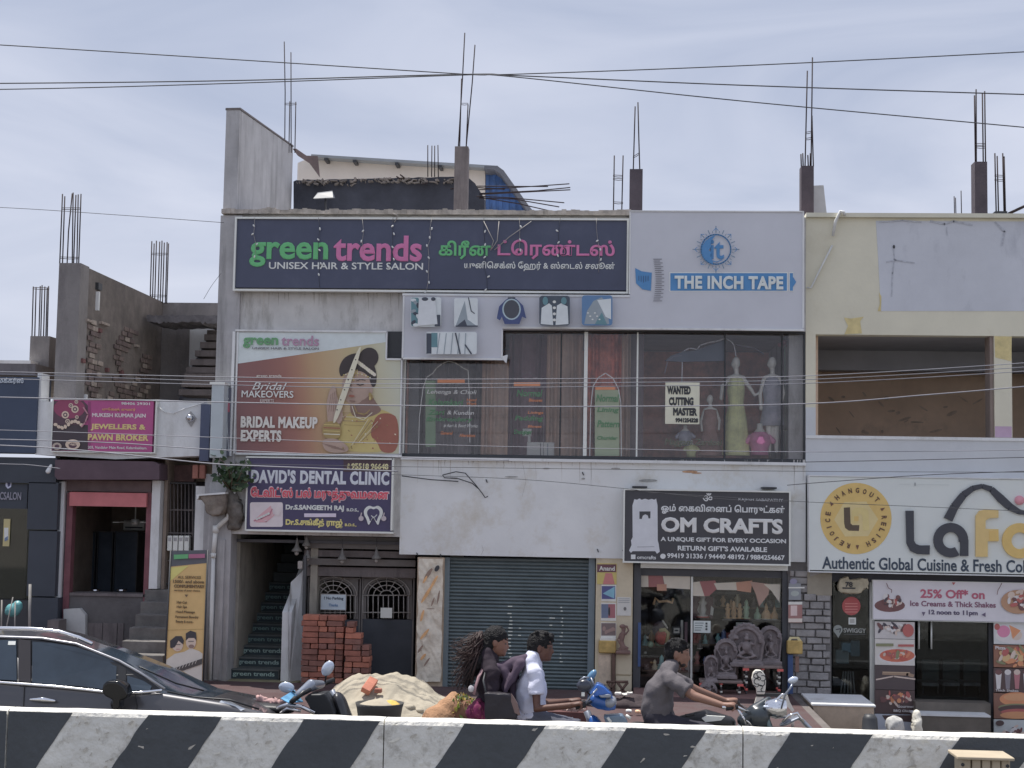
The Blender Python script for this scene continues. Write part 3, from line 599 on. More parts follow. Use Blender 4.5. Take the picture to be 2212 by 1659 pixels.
for x, y, l, wd, m_, an in ((925, 1240, 30, 8, bs_, -55), (944, 1228, 15, 9, blackm, -60), (918, 1252, 18, 5, oc, -60), (937, 1258, 34, 6, oc, -60), (922, 1283, 46, 7, oc, -58), (935, 1300, 20, 4, bs_, -70), (912, 1330, 26, 6, oc, -75), (917, 1370, 30, 6, oc, -50), (908, 1402, 20, 5, bs_, -55), (914, 1419, 18, 6, oc, -50), (922, 1430, 22, 4, bs_, -55), (947, 1290, 30, 4, bs_, -80), (930, 1315, 18, 2, bs_, 0)):
    a.ell(x, y, l/2, wd/2, m_, an)
a.build('smear', main)['kind'] = 'stuff'
# rolling shutter, every slat a piece
YS = FY+.12; sm_ = mat('shutter_blue_grey', C(76, 88, 98), .55, .13, 4, .1, 10, C(58, 68, 80), .6, (1.5, 1.5, 6), .52, metal=.2)
sh = sub('rolling_shutter', main, P(1118, 1500, YS), 'closed blue grey rolling shutter')
xa, xb, za, zb = BX(969, 1206, 1270, 1502, YS); ns = 38; hh = (zb-za)/ns; me0 = None
for i in range(ns):
    if me0 is None:
        s_ = MB(); n = 7; hb = []
        for k in range(n+1):
            t = k/n; hb.append((-.022*math.sin(math.pi*t)**.8, t*hh*.93))
        nx = 24; rr = random.Random(3)
        for kx in range(nx+1):
            for (yy, z) in hb: s_.v.append(Vector((xa+(xb-xa)*kx/nx, YS+yy, za+z)))
        for kx in range(nx):
            for k in range(n): s_.f.append([kx*(n+1)+k, (kx+1)*(n+1)+k, (kx+1)*(n+1)+k+1, kx*(n+1)+k+1]); s_.m.append(0); s_.sm.append(True)
        s_.add([(xa, YS, za+hh*.93), (xb, YS, za+hh*.93), (xb, YS+.006, za+hh), (xa, YS+.006, za+hh)], [[0, 1, 2, 3]])
        o = s_.build('slat', sm_, sh); me0 = o.data
    else:
        o = bpy.data.objects.new('slat', me0); COL.objects.link(o); o.parent = sh; o.location = (0, (i*37 % 5)*.0012, hh*i)
        o.rotation_euler = (R(((i*53) % 7-3)*.35), 0, R(((i*29) % 5-2)*.012))
for x0, x1 in ((957, 969), (1270, 1284)): MB().pbox(x0, 1204, x1, 1502, YS-.06, YS+.06).build('guide_rail', mat('shutter_rail', C(84, 98, 114), .5, .1, 4), sh)
MB().pbox(969, 1496, 1270, 1504, YS-.05, YS+.02).build('bottom_bar', blackm, sh)
wm = mat('worn_white_paint', C(176, 182, 186), .7, .2, 20); rr = random.Random(5); za_p = lambda i: za+hh*(i+.62)
for i in range(9, 25):
    for (cx, w0, pr) in ((1102, 13, .9), (1122, 14, .12), (1168, 12, .1), (1192, 16, .35), (1214, 9, .85)):
        if rr.random() < pr and not (cx == 1192 and i < 18):
            c0 = P(cx+rr.uniform(-3, 1), 1400, YS).x; hw = w0*rr.uniform(.3, .75)*FY/FL*.5
            MB().box(c0-hw, c0+hw, YS-.0245, YS-.020, za_p(i)-.008, za_p(i)+.006).build('paint_mark', wm, sh)
# poster pillar
MB().pbox(1286, 1204, 1366, 1502, FY-.02, FY+.4).build('poster_pillar', cream, main)
def card(name, label, x0, y0, x1, y1, cols, cat='poster', group='posters on the cream pillar', Y=FY-.024):
    t = thing(name, label, cat, P((x0+x1)/2, y1, Y), group)
    MB().pbox(x0, y0, x1, y1, Y-.004, Y+.002).build('sheet', cols[0], t)
    return t, Art(Y-.0045)
mar = flat(86, 52, 66); ylw = flat(160, 146, 74); pnk = flat(160, 92, 96); wht = flat(178, 178, 184); blu_ = flat(62, 66, 122); sky_ = flat(90, 140, 170)
t, a = card('poster', 'maroon and yellow poster with white letters, topmost on the cream pillar', 1290, 1217, 1332, 1262, [ylw]); a.rect(1290, 1219, 1331, 1236, mar); a.poly([(1308, 1238), (1322, 1238), (1328, 1262), (1302, 1262)], pnk); a.build('print', t); text('Anand', 1294, 1223, 1328, 1233, FY-.032, wht, t, .03)
t, a = card('poster', 'purple and sky blue poster below the yellow one on the cream pillar', 1299, 1263, 1331, 1299, [wht]); a.rect(1300, 1266, 1329, 1294, blu_); a.poly([(1302, 1282), (1328, 1267), (1327, 1293)], sky_); a.build('print', t)
t, a = card('poster', 'blue and red poster with a dark bottle shape in the middle of the cream pillar', 1298, 1302, 1331, 1341, [wht]); a.rect(1299, 1305, 1329, 1335, flat(132, 76, 88)); a.rect(1299, 1305, 1314, 1335, flat(80, 92, 124)); a.ell(1316, 1321, 2, 10, blackm); a.build('print', t)
t, a = card('poster', 'brown carved relief picture beside the brown statuette on the pillar', 1298, 1345, 1331, 1380, [wht]); a.rect(1299, 1346, 1330, 1373, flat(98, 84, 88)); [a.ell(1305+i*5, 1358+(i*7 % 9), 3.5, 5, flat(128, 104, 104), i*30) for i in range(5)]; a.build('print', t)
t, a = card('poster', 'pale paper notice with small figures right of the blue poster', 1333, 1290, 1363, 1330, [flat(160, 160, 166)]); [a.rect(1336, 1293+i*4, 1360, 1294+i*4, flat(110, 112, 124)) for i in range(3)]; a.ell(1350, 1315, 3, 4, flat(90, 90, 96)); a.build('print', t)
yb_ = mat('yellow_cloth', C(150, 124, 62), .9, .25, 9, .4, 20)
t = thing('cloth_bag', 'mustard yellow bag on the cream pillar beside the statuette', 'bag', P(1312, 1412, FY-.06), 'mustard yellow cloth bags by the craft shop')
MB().pbox(1293, 1384, 1331, 1411, FY-.09, FY-.025, c=.012).build('body', yb_, t); MB().pbox(1296, 1379, 1330, 1384, FY-.07, FY-.03).build('top_hem', wht, t)
t = thing('cloth_bag', 'mustard yellow bag hanging on the stone clad pillar right of the idols', 'bag', P(1716, 1414, FY-.1), 'mustard yellow cloth bags by the craft shop')
MB().pbox(1700, 1384, 1734, 1413, FY-.13, FY-.05, c=.012).build('body', yb_, t); MB().pprism([(1702, 1384), (1706, 1376), (1726, 1376), (1732, 1384), (1724, 1384), (1722, 1380), (1710, 1380), (1708, 1384)], FY-.11, FY-.08).build('handle', mat('tan_strap', C(170, 160, 120), .8), t)
MB().pbox(1321, 1412, 1329, 1492, FY-.08, FY-.03).build('wooden_post', mat('brown_wood', C(82, 62, 56), .8, .3, 8), main)
for y in (1413, 1460): MB().pbox(1330, y, 1364, y+44, FY-.05, FY-.021).build('tan_tile', cream, main)
MB().pprism([(1292, 1414), (1319, 1414), (1320, 1480), (1294, 1476)], FY-.04, FY-.021).build('marble_tile', mat('veined_tile', C(158, 142, 130), .5, .25, 9), main)
st_ = thing('statuette', 'brown carved dancing statuette on the pillar ledge', 'statue', P(1346, 1412, FY-.1))
s_ = MB(); q = lambda x, y, d=0: P(x, y, FY-.12+d)
s_.ell(q(1345, 1353), (.045, .04, .03)).ell(q(1347, 1360), (.03, .03, .04)).limb([q(1346, 1368), q(1343, 1385), q(1346, 1400)], [.035, .028, .04]).limb([q(1340, 1370), q(1334, 1382), q(1340, 1392)], [.014, .012, .012]).limb([q(1352, 1370), q(1358, 1362), q(1354, 1352)], [.014, .012, .012]).limb([q(1346, 1398), q(1338, 1402), q(1342, 1408)], [.03, .02, .02]).limb([q(1346, 1398), q(1356, 1400), q(1352, 1408)], [.03, .02, .02]).box(q(1330, 1405).x, q(1362, 1405).x, FY-.2, FY-.05, q(1330, 1412).z, q(1330, 1405).z)
fuse(s_, 'carved_figure', mat('carved_wood', C(98, 74, 72), .7, .25, 15), st_, .009, 2)
wx = thing('wooden_trestle', 'low dark crossed wooden trestle at the foot of the cream pillar', 'trestle', P(1336, 1500, FY-.3))
for a_, c_ in (((1311, 1472), (1330, 1500)), ((1330, 1472), (1313, 1500)), ((1334, 1474), (1352, 1500)), ((1356, 1474), (1336, 1500)), ((1310, 1473), (1357, 1473))):
    MB().tube([P(*a_, FY-.3), P(*c_, FY-.3)], .018, 6).build('bar', mat('brown_wood', (0, 0, 0)), wx)
# stone clad pillar
cl = mat('cladding_mortar', C(84, 82, 88), .95, .2, 6, .4, 30); cs = mat('cladding_stone', C(112, 110, 118), .9, .25, 7, .5, 35)
MB().pbox(1702, 1216, 1796, 1502, FY-.01, FY+.4).build('clad_pillar', cl, main)
X0, X1, Z0, Z1 = BX(1704, 1232, 1794, 1500, FY-.01); rr = random.Random(9); z = Z0; row = 0
while z < Z1-.05:
    h = rr.uniform(.085, .12); x = X0+(row % 2)*.11-.1
    while x < X1:
        wd = rr.uniform(.17, .27); xa_, xb_ = max(x, X0), min(x+wd, X1)
        if xb_-xa_ > .06:
            MB().box(xa_+.008, xb_-.008, FY-.015-rr.uniform(.01, .05)*(1.4 if xb_ > X0+.3 else .5), FY-.008, z+.008, z+h-.008, c=.007).jitter(.008, 8).build('stone', cs, main)
        x += wd
    z += h; row += 1
MB().pbox(1744, 1225, 1797, 1286, FY-.06, FY-.005).build('capital_block', mat('block_taupe', C(112, 106, 100), .9, .15, 4), main)
t, a = card('poster', 'torn pink and red poster on the stone clad pillar above the yellow bag', 1703, 1302, 1733, 1345, [flat(130, 90, 92)], Y=FY-.08); a.rect(1708, 1308, 1722, 1330, flat(170, 150, 156)); a.rect(1703, 1336, 1733, 1344, flat(170, 160, 160)); a.rect(1703, 1300, 1733, 1306, wht); a.build('print', t)
t, a = card('poster', 'grey paper with a lotus drawing high on the stone clad pillar', 1704, 1260, 1730, 1296, [flat(108, 112, 126)], Y=FY-.08); a.ell(1717, 1282, 9, 6, flat(128, 136, 142)); a.ell(1714, 1256, 8, 6, flat(110, 108, 140)); a.rect(1703, 1268, 1738, 1271, wht); a.build('print', t)
MB().pbox(1702, 1414, 1713, 1500, FY-.07, FY-.02).build('blue_post', mat('blue_paint', C(40, 66, 118), .6, .15, 5), main)
MB().pbox(1718, 1418, 1726, 1452, FY-.07, FY-.055).build('cable_strip', mat('rusty_strip', C(110, 82, 78), .8), main)
# ---------------------------------------------------------------- craft shop front
YO = FY+.1; frd = mat('door_frame_dark', C(56, 58, 68), .5, .1, 6)
sf = sub('craft_shopfront', main, P(1530, 1500, YO))
MB().pbox(1368, 1219, 1384, 1502, YO-.08, YO+.05).build('frame', frd, sf); MB().pbox(1690, 1232, 1702, 1502, YO-.08, YO+.05).build('frame', frd, sf)
MB().pbox(1384, 1219, 1702, 1230, YO-.12, YO+.04).build('silver_box', alum, sf); MB().pbox(1384, 1231, 1690, 1246, YO-.03, YO+.04).build('top_band', frd, sf)
MB().pbox(1492, 1246, 1496, 1502, YO-.03, YO+.04).build('mullion', alum, sf); MB().pbox(1378, 1345, 1384, 1440, YO-.1, YO-.081).build('blue_strip', mat('blue_paint', (0, 0, 0)), sf)
gls = glass('craft_glass', (.96, .97, .97), .0, .03)
MB().pbox(1384, 1246, 1492, 1502, YO, YO+.008).build('pane', gls, sf); MB().pbox(1496, 1246, 1690, 1502, YO, YO+.008).build('pane', gls, sf)
a = Art(YO-.004); crm = flat(160, 154, 150); rdd = flat(128, 78, 82); org_ = flat(150, 108, 92)
a.rect(1384, 1237, 1401, 1268, crm); a.poly([(1400, 1238), (1430, 1237), (1436, 1270), (1420, 1268), (1401, 1268)], rdd); a.poly([(1430, 1236), (1491, 1237), (1491, 1273), (1437, 1270)], crm); a.rect(1419, 1262, 1440, 1276, org_)
a.poly([(1496, 1258), (1511, 1256), (1523, 1288), (1497, 1287)], crm); a.poly([(1511, 1256), (1545, 1254), (1551, 1270), (1532, 1287), (1522, 1288)], rdd); a.poly([(1542, 1260), (1598, 1257), (1595, 1275), (1549, 1274)], crm); a.poly([(1590, 1258), (1625, 1254), (1622, 1280), (1592, 1276)], org_); a.poly([(1620, 1256), (1664, 1262), (1660, 1284), (1640, 1310), (1632, 1282)], flat(140, 112, 106)); a.poly([(1650, 1262), (1686, 1262), (1684, 1302), (1666, 1276)], crm)
a.build('taped_paper', sf)
t, a = card('poster', 'white printed notice with small lines taped inside the craft shop glass', 1498, 1341, 1535, 1367, [flat(172, 180, 190)], group='notices', Y=YO-.004); [a.rect(1501, 1345+i*5, 1520-i*2, 1347+i*5, flat(110, 120, 130)) for i in range(4)]; [a.rect(1524, 1345+i*6, 1528, 1349+i*6, flat(50, 55, 60)) for i in range(3)]; a.build('print', t)
t = thing('picture_frame', 'small black framed picture of a bird in the craft shop window', 'picture', P(1461, 1372, FY+.5)); pframe(1452, 1353, 1471, 1371, FY+.35, FY+.38, 3, blackm, t); MB().pbox(1454, 1355, 1469, 1369, FY+.37, FY+.38).build('picture', wht, t); Art(FY+.368).ell(1461, 1362, 4.5, 1.8, blackm).build('print', t)
# goods in the craft shop
stone = mat('idol_stone', C(96, 88, 96), .8, .22, 12, .5, 40, C(66, 60, 68), .6, (9, 9, 9), .5)
def idol(name, label, cx, yb, w_, h_, Y, k=0):
    t = thing(name, label, 'statue', P(cx, yb, Y)); m = MB(); s_ = Y/FL; W, H = w_*s_, h_*s_; o = P(cx, yb, Y)
    m.box(o.x-W*.5, o.x+W*.5, Y-.09, Y+.09, o.z, o.z+H*.10).box(o.x-W*.42, o.x+W*.42, Y-.07, Y+.08, o.z+H*.10, o.z+H*.17)
    n = 22; R_ = W*.5; zc = o.z+H-R_
    arch = [(o.x-W*.42, o.z+H*.15)]+[(o.x+math.cos(math.pi-math.pi*i/n)*R_*(1+.06*math.cos(i*3.1)), zc+math.sin(math.pi*i/n)*R_*(1+.06*math.cos(i*3.1))) for i in range(n+1)]+[(o.x+W*.42, o.z+H*.15)]
    m.prism(arch, Y+.03, Y+.08); rim = [(x, z) for x, z in arch]; m.tube([(x*.97+o.x*.03, Y+.02, z) for x, z in rim], W*.055, 8)
    rr_ = random.Random(k)
    for i in range(26):
        a_ = math.pi*i/25; m.ell((o.x+math.cos(a_)*R_*.78, Y+.01, zc+math.sin(a_)*R_*.78), (W*.045, .02, W*.045), 8, 6)
    b0 = o.z+H*.17; q = lambda x, y, z: Vector((o.x+x*W, Y-.02+y, b0+z*H))
    m.ell(q(0, 0, .30), (W*.13, .06, H*.14)).ell(q(0, -.01, .50), (W*.075, .05, H*.055)).ell(q(0, 0, .585), (W*.06, .04, H*.05))
    m.limb([q(-.13, 0, .40), q(-.24, 0, .30), q(-.2, -.02, .18)], [W*.045, W*.035, W*.03]).limb([q(.13, 0, .40), q(.25, 0, .34), q(.24, -.02, .5)], [W*.045, W*.035, W*.03])
    m.limb([q(-.06, 0, .18), q(-.27, -.03, .08), q(-.02, -.04, .04)], [W*.07, W*.06, W*.04]).limb([q(.06, 0, .18), q(.27, -.03, .08), q(.02, -.04, .05)], [W*.07, W*.06, W*.04])
    for i in range(10): m.ell(q(rr_.uniform(-.36, .36), .01, rr_.uniform(.05, .6)), (W*.04, .03, W*rr_.uniform(.03, .08)), 8, 6)
    fuse(m, 'carved_body', stone, t, max(.009, H/55), 1); return t
idol('stone_idol', 'largest round arched grey stone idol on the upper table in the craft shop', 1612, 1440, 72, 88, FY-.35, 1)
idol('stone_idol', 'tall narrow grey stone idol right of the largest round one', 1664, 1436, 46, 80, FY-.2, 2)
idol('stone_idol', 'medium arched grey stone idol on the lower table left of the round one', 1568, 1466, 46, 82, FY-.4, 3)
idol('stone_idol', 'small grey stone idol at the left end of the lower table', 1536, 1474, 28, 56, FY-.5, 4)
idol('stone_idol', 'low weathered stone idol standing on the floor under the lower table', 1530, 1506, 36, 32, FY-.62, 5)
tblk = mat('table_lacquer_black', C(44, 40, 46), .4); tred = mat('table_lacquer_red', C(176, 66, 62), .45); twh = mat('table_lacquer_white', C(170, 170, 172), .45)
for (x0, x1, yt, Y, lab) in ((1606, 1690, 1442, FY-.32, 'taller red, black and white banded table under the round stone idol'), (1512, 1604, 1474, FY-.42, 'lower red, black and white banded table left under the stone idols')):
    t = thing('lacquer_table', lab, 'table', P((x0+x1)/2, 1500, Y), 'banded lacquer tables'); X0, X1, Z0, Z1 = BX(x0, yt-4, x1, yt+2, Y-.12)
    MB().box(X0, X1, Y-.14, Y+.14, Z0, Z1, c=.006).build('table_top', mat('table_top_brown', C(96, 84, 86), .5, .2, 8), t)
    for (lx, ly) in ((X0+.04, -.1), (X1-.04, -.1), (X0+.04, .1), (X1-.04, .1), ((X0+X1)/2, -.1)):
        m = MB(); z = Z0; i = 0; seq = [(.028, .02, 1), (.012, .03, 2), (.016, .05, 0), (.022, .025, 2), (.014, .05, 0), (.02, .03, 2), (.014, .06, 0), (.022, .03, 1), (.014, .08, 0), (.02, .03, 2), (.015, .2, 0)]
        for r, h, c_ in seq:
            if z-h < .1: h = max(.001, z-.1)
            m.lathe((lx, Y+ly, 0), [(.001, z), (r, z-.002), (r*.9, z-h/2), (r, z-h+.001), (.001, z-h)], 12, c_); z -= h
            if z <= .102: break
        m.build('leg', [tblk, tred, twh], t)
    MB().box(X0-.01, X0+.07, Y-.16, Y-.141, Z0-.03, Z0).build('red_corner', tred, t); MB().box(X1-.07, X1+.01, Y-.16, Y-.141, Z0-.03, Z0).build('red_corner', tred, t)
# white lion headed stand
wp = mat('white_lacquer', C(178, 176, 178), .4, .06, 9)
t = thing('lion_stand', 'white carved lion headed stand with two curved openwork legs outside the craft shop', 'stand', P(1640, 1545, 17.2)); YL = 17.2
m = MB(); m.pprism([(1627, 1453), (1633, 1447), (1644, 1448), (1652, 1456), (1655, 1470), (1654, 1488), (1652, 1500), (1635, 1500), (1634, 1488), (1627, 1480), (1624, 1466)], YL-.04, YL+.04); fuse(m, 'lion_head', wp, t, .008, 3)
a = Art(YL-.043, .0004)
for c_, r_, a0, a1 in (((1633, 1460), 5, 0, 300), ((1641, 1457), 6, 90, 330), ((1648, 1465), 6, -120, 120), ((1645, 1475), 7, -30, 160), ((1635, 1472), 6, 60, 280), ((1640, 1466), 3, 0, 360), ((1642, 1486), 6, 200, 340), ((1648, 1490), 4, 100, 260)): a.ring(*c_, r_, 1.7, blackm, a0, a1, 10)
a.line([(1636, 1494), (1652, 1494)], 1.4, blackm); a.line([(1628, 1480), (1634, 1484)], 2, blackm)
a.build('painted_line', t)
for sx, pts in ((0, [(1634, 1506), (1650, 1506), (1648, 1520), (1634, 1534), (1622, 1552), (1618, 1566), (1612, 1566), (1616, 1546), (1628, 1526)]), (1, [(1690, 1500), (1702, 1503), (1706, 1516), (1716, 1534), (1712, 1538), (1698, 1524), (1688, 1512)])):
    MB().pprism(pts, YL-.02, YL+.02).build('leg', wp, t)
MB().pbox(1634, 1498, 1703, 1505, YL+.021, YL+.06).build('cross_bar', blackm, t)
for px in (1622, 1700): MB().tube([P(px if px < 1650 else 1712, 1545, YL), P(px if px < 1650 else 1712, 1545, YL)*1-Vector((0, 0, P(px, 1545, YL).z-.11))], .02, 8).build('foot_post', wp, t)
def fig(name, label, cx, yb, h, Y, m_, cat='figurine', k=0):
    t = thing(name, label, cat, P(cx, yb, Y), 'small goods in the craft shop window'); o = P(cx, yb, Y); H = h*Y/FL; s_ = MB()
    s_.lathe(o, [(.001, 0), (H*.22, 0), (H*.24, H*.06), (H*.1, H*.1), (H*.16, H*.3), (H*.12, H*.5), (H*.2, H*.62), (H*.08, H*.72), (H*.11, H*.84), (H*.07, H*.95), (.001, H)] if k == 0 else [(.001, 0), (H*.3, 0), (H*.28, H*.1), (H*.3, H*.3), (H*.14, H*.55), (H*.1, H*.6), (H*.12, H*.75), (.04*H, H*.9), (.001, H)], 12)
    s_.build('body', m_, t); MB().lathe(o, [(.001, -.01), (H*.3, -.01), (H*.3, .004), (.001, .004)], 12).build('base', wht if k else tred, t); return t
brs = mat('old_brass', C(160, 126, 90, 1.6), .5, .25, 12); grn = mat('green_glaze', C(96, 118, 104, 1.8), .4, .2, 9); cyn = mat('turquoise_glaze', C(88, 132, 142, 1.6), .4, .2, 9)
YF = FY+.28
shf = thing('display_shelf', 'dark shelf with brass and green figurines behind the craft shop glass', 'shelf', P(1620, 1345, YF))
MB().pbox(1560, 1338, 1690, 1342, YF-.1, YF+.1).build('board', blackm, shf); MB().pbox(1590, 1345, 1625, 1352, YF-.12, YF-.1).build('price_rail', wht, shf); MB().pbox(1536, 1280, 1690, 1284, YF+.1, YF+.14).build('upper_rail', blackm, shf)
for i, (x, h, m_, k, l) in enumerate(((1572, 34, brs, 0, 'brass deity figurine, leftmost on the dark shelf'), (1585, 38, brs, 0, 'brass deity figurine second from the left on the dark shelf'), (1598, 34, brs, 0, 'brass deity figurine third from the left on the dark shelf'), (1612, 40, grn, 0, 'slender green figurine beside the brass ones'), (1636, 26, grn, 1, 'dark green seated figurine in the middle of the shelf'), (1655, 34, brs, 1, 'pale brass seated figurine on the right half of the shelf'), (1673, 28, brs, 1, 'seated figurine at the right end of the shelf'))): fig('figurine', l, x, 1337, h, YF, m_, k=k)
fig('figurine', 'turquoise seated figurine left of the largest stone idol', 1589, 1408, 54, FY+.5, cyn, k=1)
fig('figurine', 'white slender dancer figurine at the left of the door glass', 1518, 1332, 48, FY+.4, wht)
fig('figurine', 'small grey figurine below the white notice', 1512, 1400, 20, FY+.4, stone, k=1)
t = thing('dancer_picture', 'dark red picture board with a white outlined dancer behind the glass', 'picture', P(1515, 1335, FY+.55)); MB().pbox(1496, 1288, 1540, 1336, FY+.52, FY+.55).build('board', flat(80, 50, 62), t); a = Art(FY+.515); a.poly([(1514, 1292), (1520, 1290), (1522, 1304), (1516, 1316), (1524, 1326), (1512, 1328), (1506, 1318), (1510, 1306)], wht); a.poly([(1536, 1308), (1542, 1314), (1540, 1330), (1534, 1328)], wht); a.build('print', t)
t = thing('wall_hanging', 'round red and cream fabric wall hanging with a white topped stick', 'wall hanging', P(1432, 1395, FY+.5))
a = MB(); a.lathe(P(1431, 1377, FY+.5), [(.001, -.03), (.07, -.03), (.11, 0), (.07, .03), (.001, .03)], 16, axis='y').build('red_disc', mat('red_cloth', C(170, 66, 58), .8, .3, 12), t)
MB().tube([P(1424, 1362, FY+.46), P(1436, 1360, FY+.45), P(1444, 1368, FY+.45), P(1440, 1388, FY+.46)], .026, 8).build('cream_crescent', mat('cream_cloth', C(176, 164, 120), .8), t)
MB().tube([P(1431, 1340, FY+.48), P(1442, 1357, FY+.48)], .012, 6).build('stick', wht, t)
MB().ell(P(1426, 1360, FY+.55), (.11, .05, .12)).build('dark_plume', mat('plume', C(60, 52, 72), .9, .3, 15), t)
for i, (x, y, r) in enumerate(((1382+16, 1377, .02), (1405, 1392, .045), (1394, 1410, .02), (1540+40-100, 1300, .01))):
    if i < 3:
        t = thing('hanging_ornament', ('upper small white ball', 'patterned green glass globe', 'lower small white ball')[i]+' hanging behind the left shop pane', 'ornament', P(x, y, FY+.4), 'hanging ornaments behind the left pane'); MB().ell(P(x, y, FY+.4), (r, r, r)).build('ball', (wht, grn, wht)[i], t); MB().tube([P(x, y, FY+.4)+Vector((0, 0, r)), P(x, y-70, FY+.4)], .002, 4).build('string', blackm, t)
t = thing('lamp_bracket', 'ornate old brass bracket near the top of the left shop pane', 'ornament', P(1430, 1300, FY+.4)); MB().tube([P(1412, 1306, FY+.4), P(1416, 1292, FY+.4), P(1424, 1300, FY+.4), P(1440, 1298, FY+.4), P(1452, 1302, FY+.4), P(1454, 1292, FY+.4)], .018, 8).build('scroll', brs, t)
t = thing('display_cabinet', 'pale fronted low cabinet behind the rider inside the left pane', 'cabinet', P(1470, 1500, FY+.5)); MB().pbox(1442, 1390, 1490, 1500, FY+.45, FY+.7).build('case', blackm, t); MB().pbox(1468, 1392, 1489, 1470, FY+.44, FY+.449).build('light_panel', wht, t)
for i, (x, y0, w_) in enumerate(((1473, 1328, 5), (1482, 1332, 6))):
    t = thing('standing_book', ('white', 'mauve')[i]+' upright packet standing on the cabinet top', 'packet', P(x, 1386, FY+.5), 'upright packets'); MB().pbox(x-w_/2, y0+12, x+w_/2, 1388, FY+.45, FY+.5).build('cover', (wht, flat(120, 92, 110))[i], t)
# foreground bits at the foot of the shop
rb = mat('dark_refuse', C(60, 56, 62), .9, .3, 9)
t = thing('stone_step', 'low dark brown stone step below the craft shop front', 'step', P(1500, 1525, 19.3)); MB().pbox(1370, 1505, 1700, 1530, 19.6, FY, c=.01).build('slab', mat('brown_step', C(96, 70, 72), .8, .2, 4), t)

r8 = random.Random(14); gm_ = [brs, grn, cyn, stone, mat('maroon_glaze', C(120, 62, 62, 1.5), .4), mat('ivory', C(170, 160, 140, 1.4), .5), mat('blue_glaze', C(70, 84, 130, 1.5), .4)]
def goods(x0, x1, yb, Y, n, lo, hi, lab):
    for i in range(n):
        t = thing('craft_item', ('leftmost', 'second', 'third', 'fourth', 'fifth', 'sixth', 'seventh', 'eighth', 'ninth', 'tenth', 'eleventh')[i]+' '+lab if i < n-1 else 'last '+lab, 'craft item', P(x0+(x1-x0)*(i+.5)/n+r8.uniform(-2, 2), yb, Y), lab); h = r8.uniform(lo, hi)*Y/FL; o = Vector(t.location); k = r8.randrange(3); s_ = MB()
        if k == 0: s_.lathe(o, [(.001, 0), (h*.2, 0), (h*.24, h*.1), (h*.12, h*.3), (h*.26, h*.6), (h*.1, h*.85), (h*.12, h), (.001, h)], 10)
        elif k == 1: s_.lathe(o, [(.001, 0), (h*.3, 0), (h*.3, h*.12), (h*.18, h*.4), (h*.14, h*.62), (h*.15, h*.8), (h*.05, h*.95), (.001, h)], 10).ell(o+Vector((0, -h*.08, h*.35)), (h*.28, h*.1, h*.1), 8, 6)
        else: s_.box(o.x-h*.28, o.x+h*.28, o.y-.02, o.y+.02, o.z, o.z+h*.8, c=.004).ell(o+Vector((0, -.01, h*.45)), (h*.16, .03, h*.25), 8, 6)
        s_.build('body', gm_[r8.randrange(len(gm_))], t)
for y, Y, x0, x1, n, lab in ((1392, FY+.5, 1500, 1600, 7, 'craft item from the left on the middle rack behind the idols'), (1436, FY+.5, 1500, 1560, 4, 'craft item from the left on the lowest rack'), (1312, FY+.9, 1500, 1690, 11, 'craft item from the left on the high back rack'), (1448, FY+.4, 1388, 1486, 6, 'craft item from the left on the low rack behind the left pane'), (1396, FY+.8, 1386, 1448, 4, 'craft item from the left on the higher rack behind the left pane')):
    rk = thing('display_rack', {1392: 'middle rack board behind the idols', 1436: 'lowest rack board behind the smallest idols', 1312: 'long high back rack board of the craft shop', 1448: 'low rack board behind the left shop pane', 1396: 'higher rack board behind the left shop pane'}[y], 'shelf', P((x0+x1)/2, y, Y)); MB().pbox(x0, y, x1, y+3, Y-.1, Y+.12).build('board', mat('rack_wood', C(84, 66, 58), .7, .2, 6), rk); goods(x0, x1, y, Y, n, 16, 34, lab)
# ---------------------------------------------------------------- long salon board on the upper wall
YB_ = FY-.14
navy = mat('board_navy', C(50, 56, 84), .4, .10, 2, .12, 2.0, C(62, 66, 90), .5, (2, 2, 2), .55); fgr = flat(70, 150, 98); fpk = flat(165, 78, 138); fwt = flat(182, 186, 196)
t = thing('salon_board', 'long navy salon board in green and pink letters along the roof edge', 'signboard', P(930, 632, YB_))
MB().pbox(509, 474, 1355, 624, YB_, FY-.062).build('panel', navy, t); pframe(505, 470, 1358, 631, YB_-.03, FY-.062, 4.2, alum, t)
text('green', 539, 523, 709, 577, YB_, fgr, t, .026, thick=.016); text('trends', 721, 509, 912, 565, YB_, fpk, t, .026, thick=.016)
text('UNISEX HAIR & STYLE SALON', 581, 567, 914, 582, YB_, fwt, t, .015)
text('\u0b95\u0bbf\u0bb0\u0bc0\u0ba9', 948, 520, 1060, 561, YB_, fgr, t, .03, thick=.015); text('\u0b9f\u0bcd\u0bc6\u0bb0\u0ba3\u0bcd\u0b9f\u0bb8\u0bcd', 1075, 518, 1328, 561, YB_, fpk, t, .025, thick=.015)
text('\u0baf\u0bc1\u0ba9\u0bbf\u0bc6\u0b9a\u0b95\u0bcd\u0bb8\u0bcd \u0bc7\u0bb9\u0bb0\u0bcd & \u0bb8\u0bcd\u0bc8\u0b9f\u0bb2\u0bcd \u0b9a\u0bb2\u0bc2\u0ba9\u0bcd', 1003, 565, 1328, 586, YB_, fwt, t, .018)
rr = random.Random(4); bulb = mat('lamp_bulb', C(175, 178, 188), .3, .2, 30)
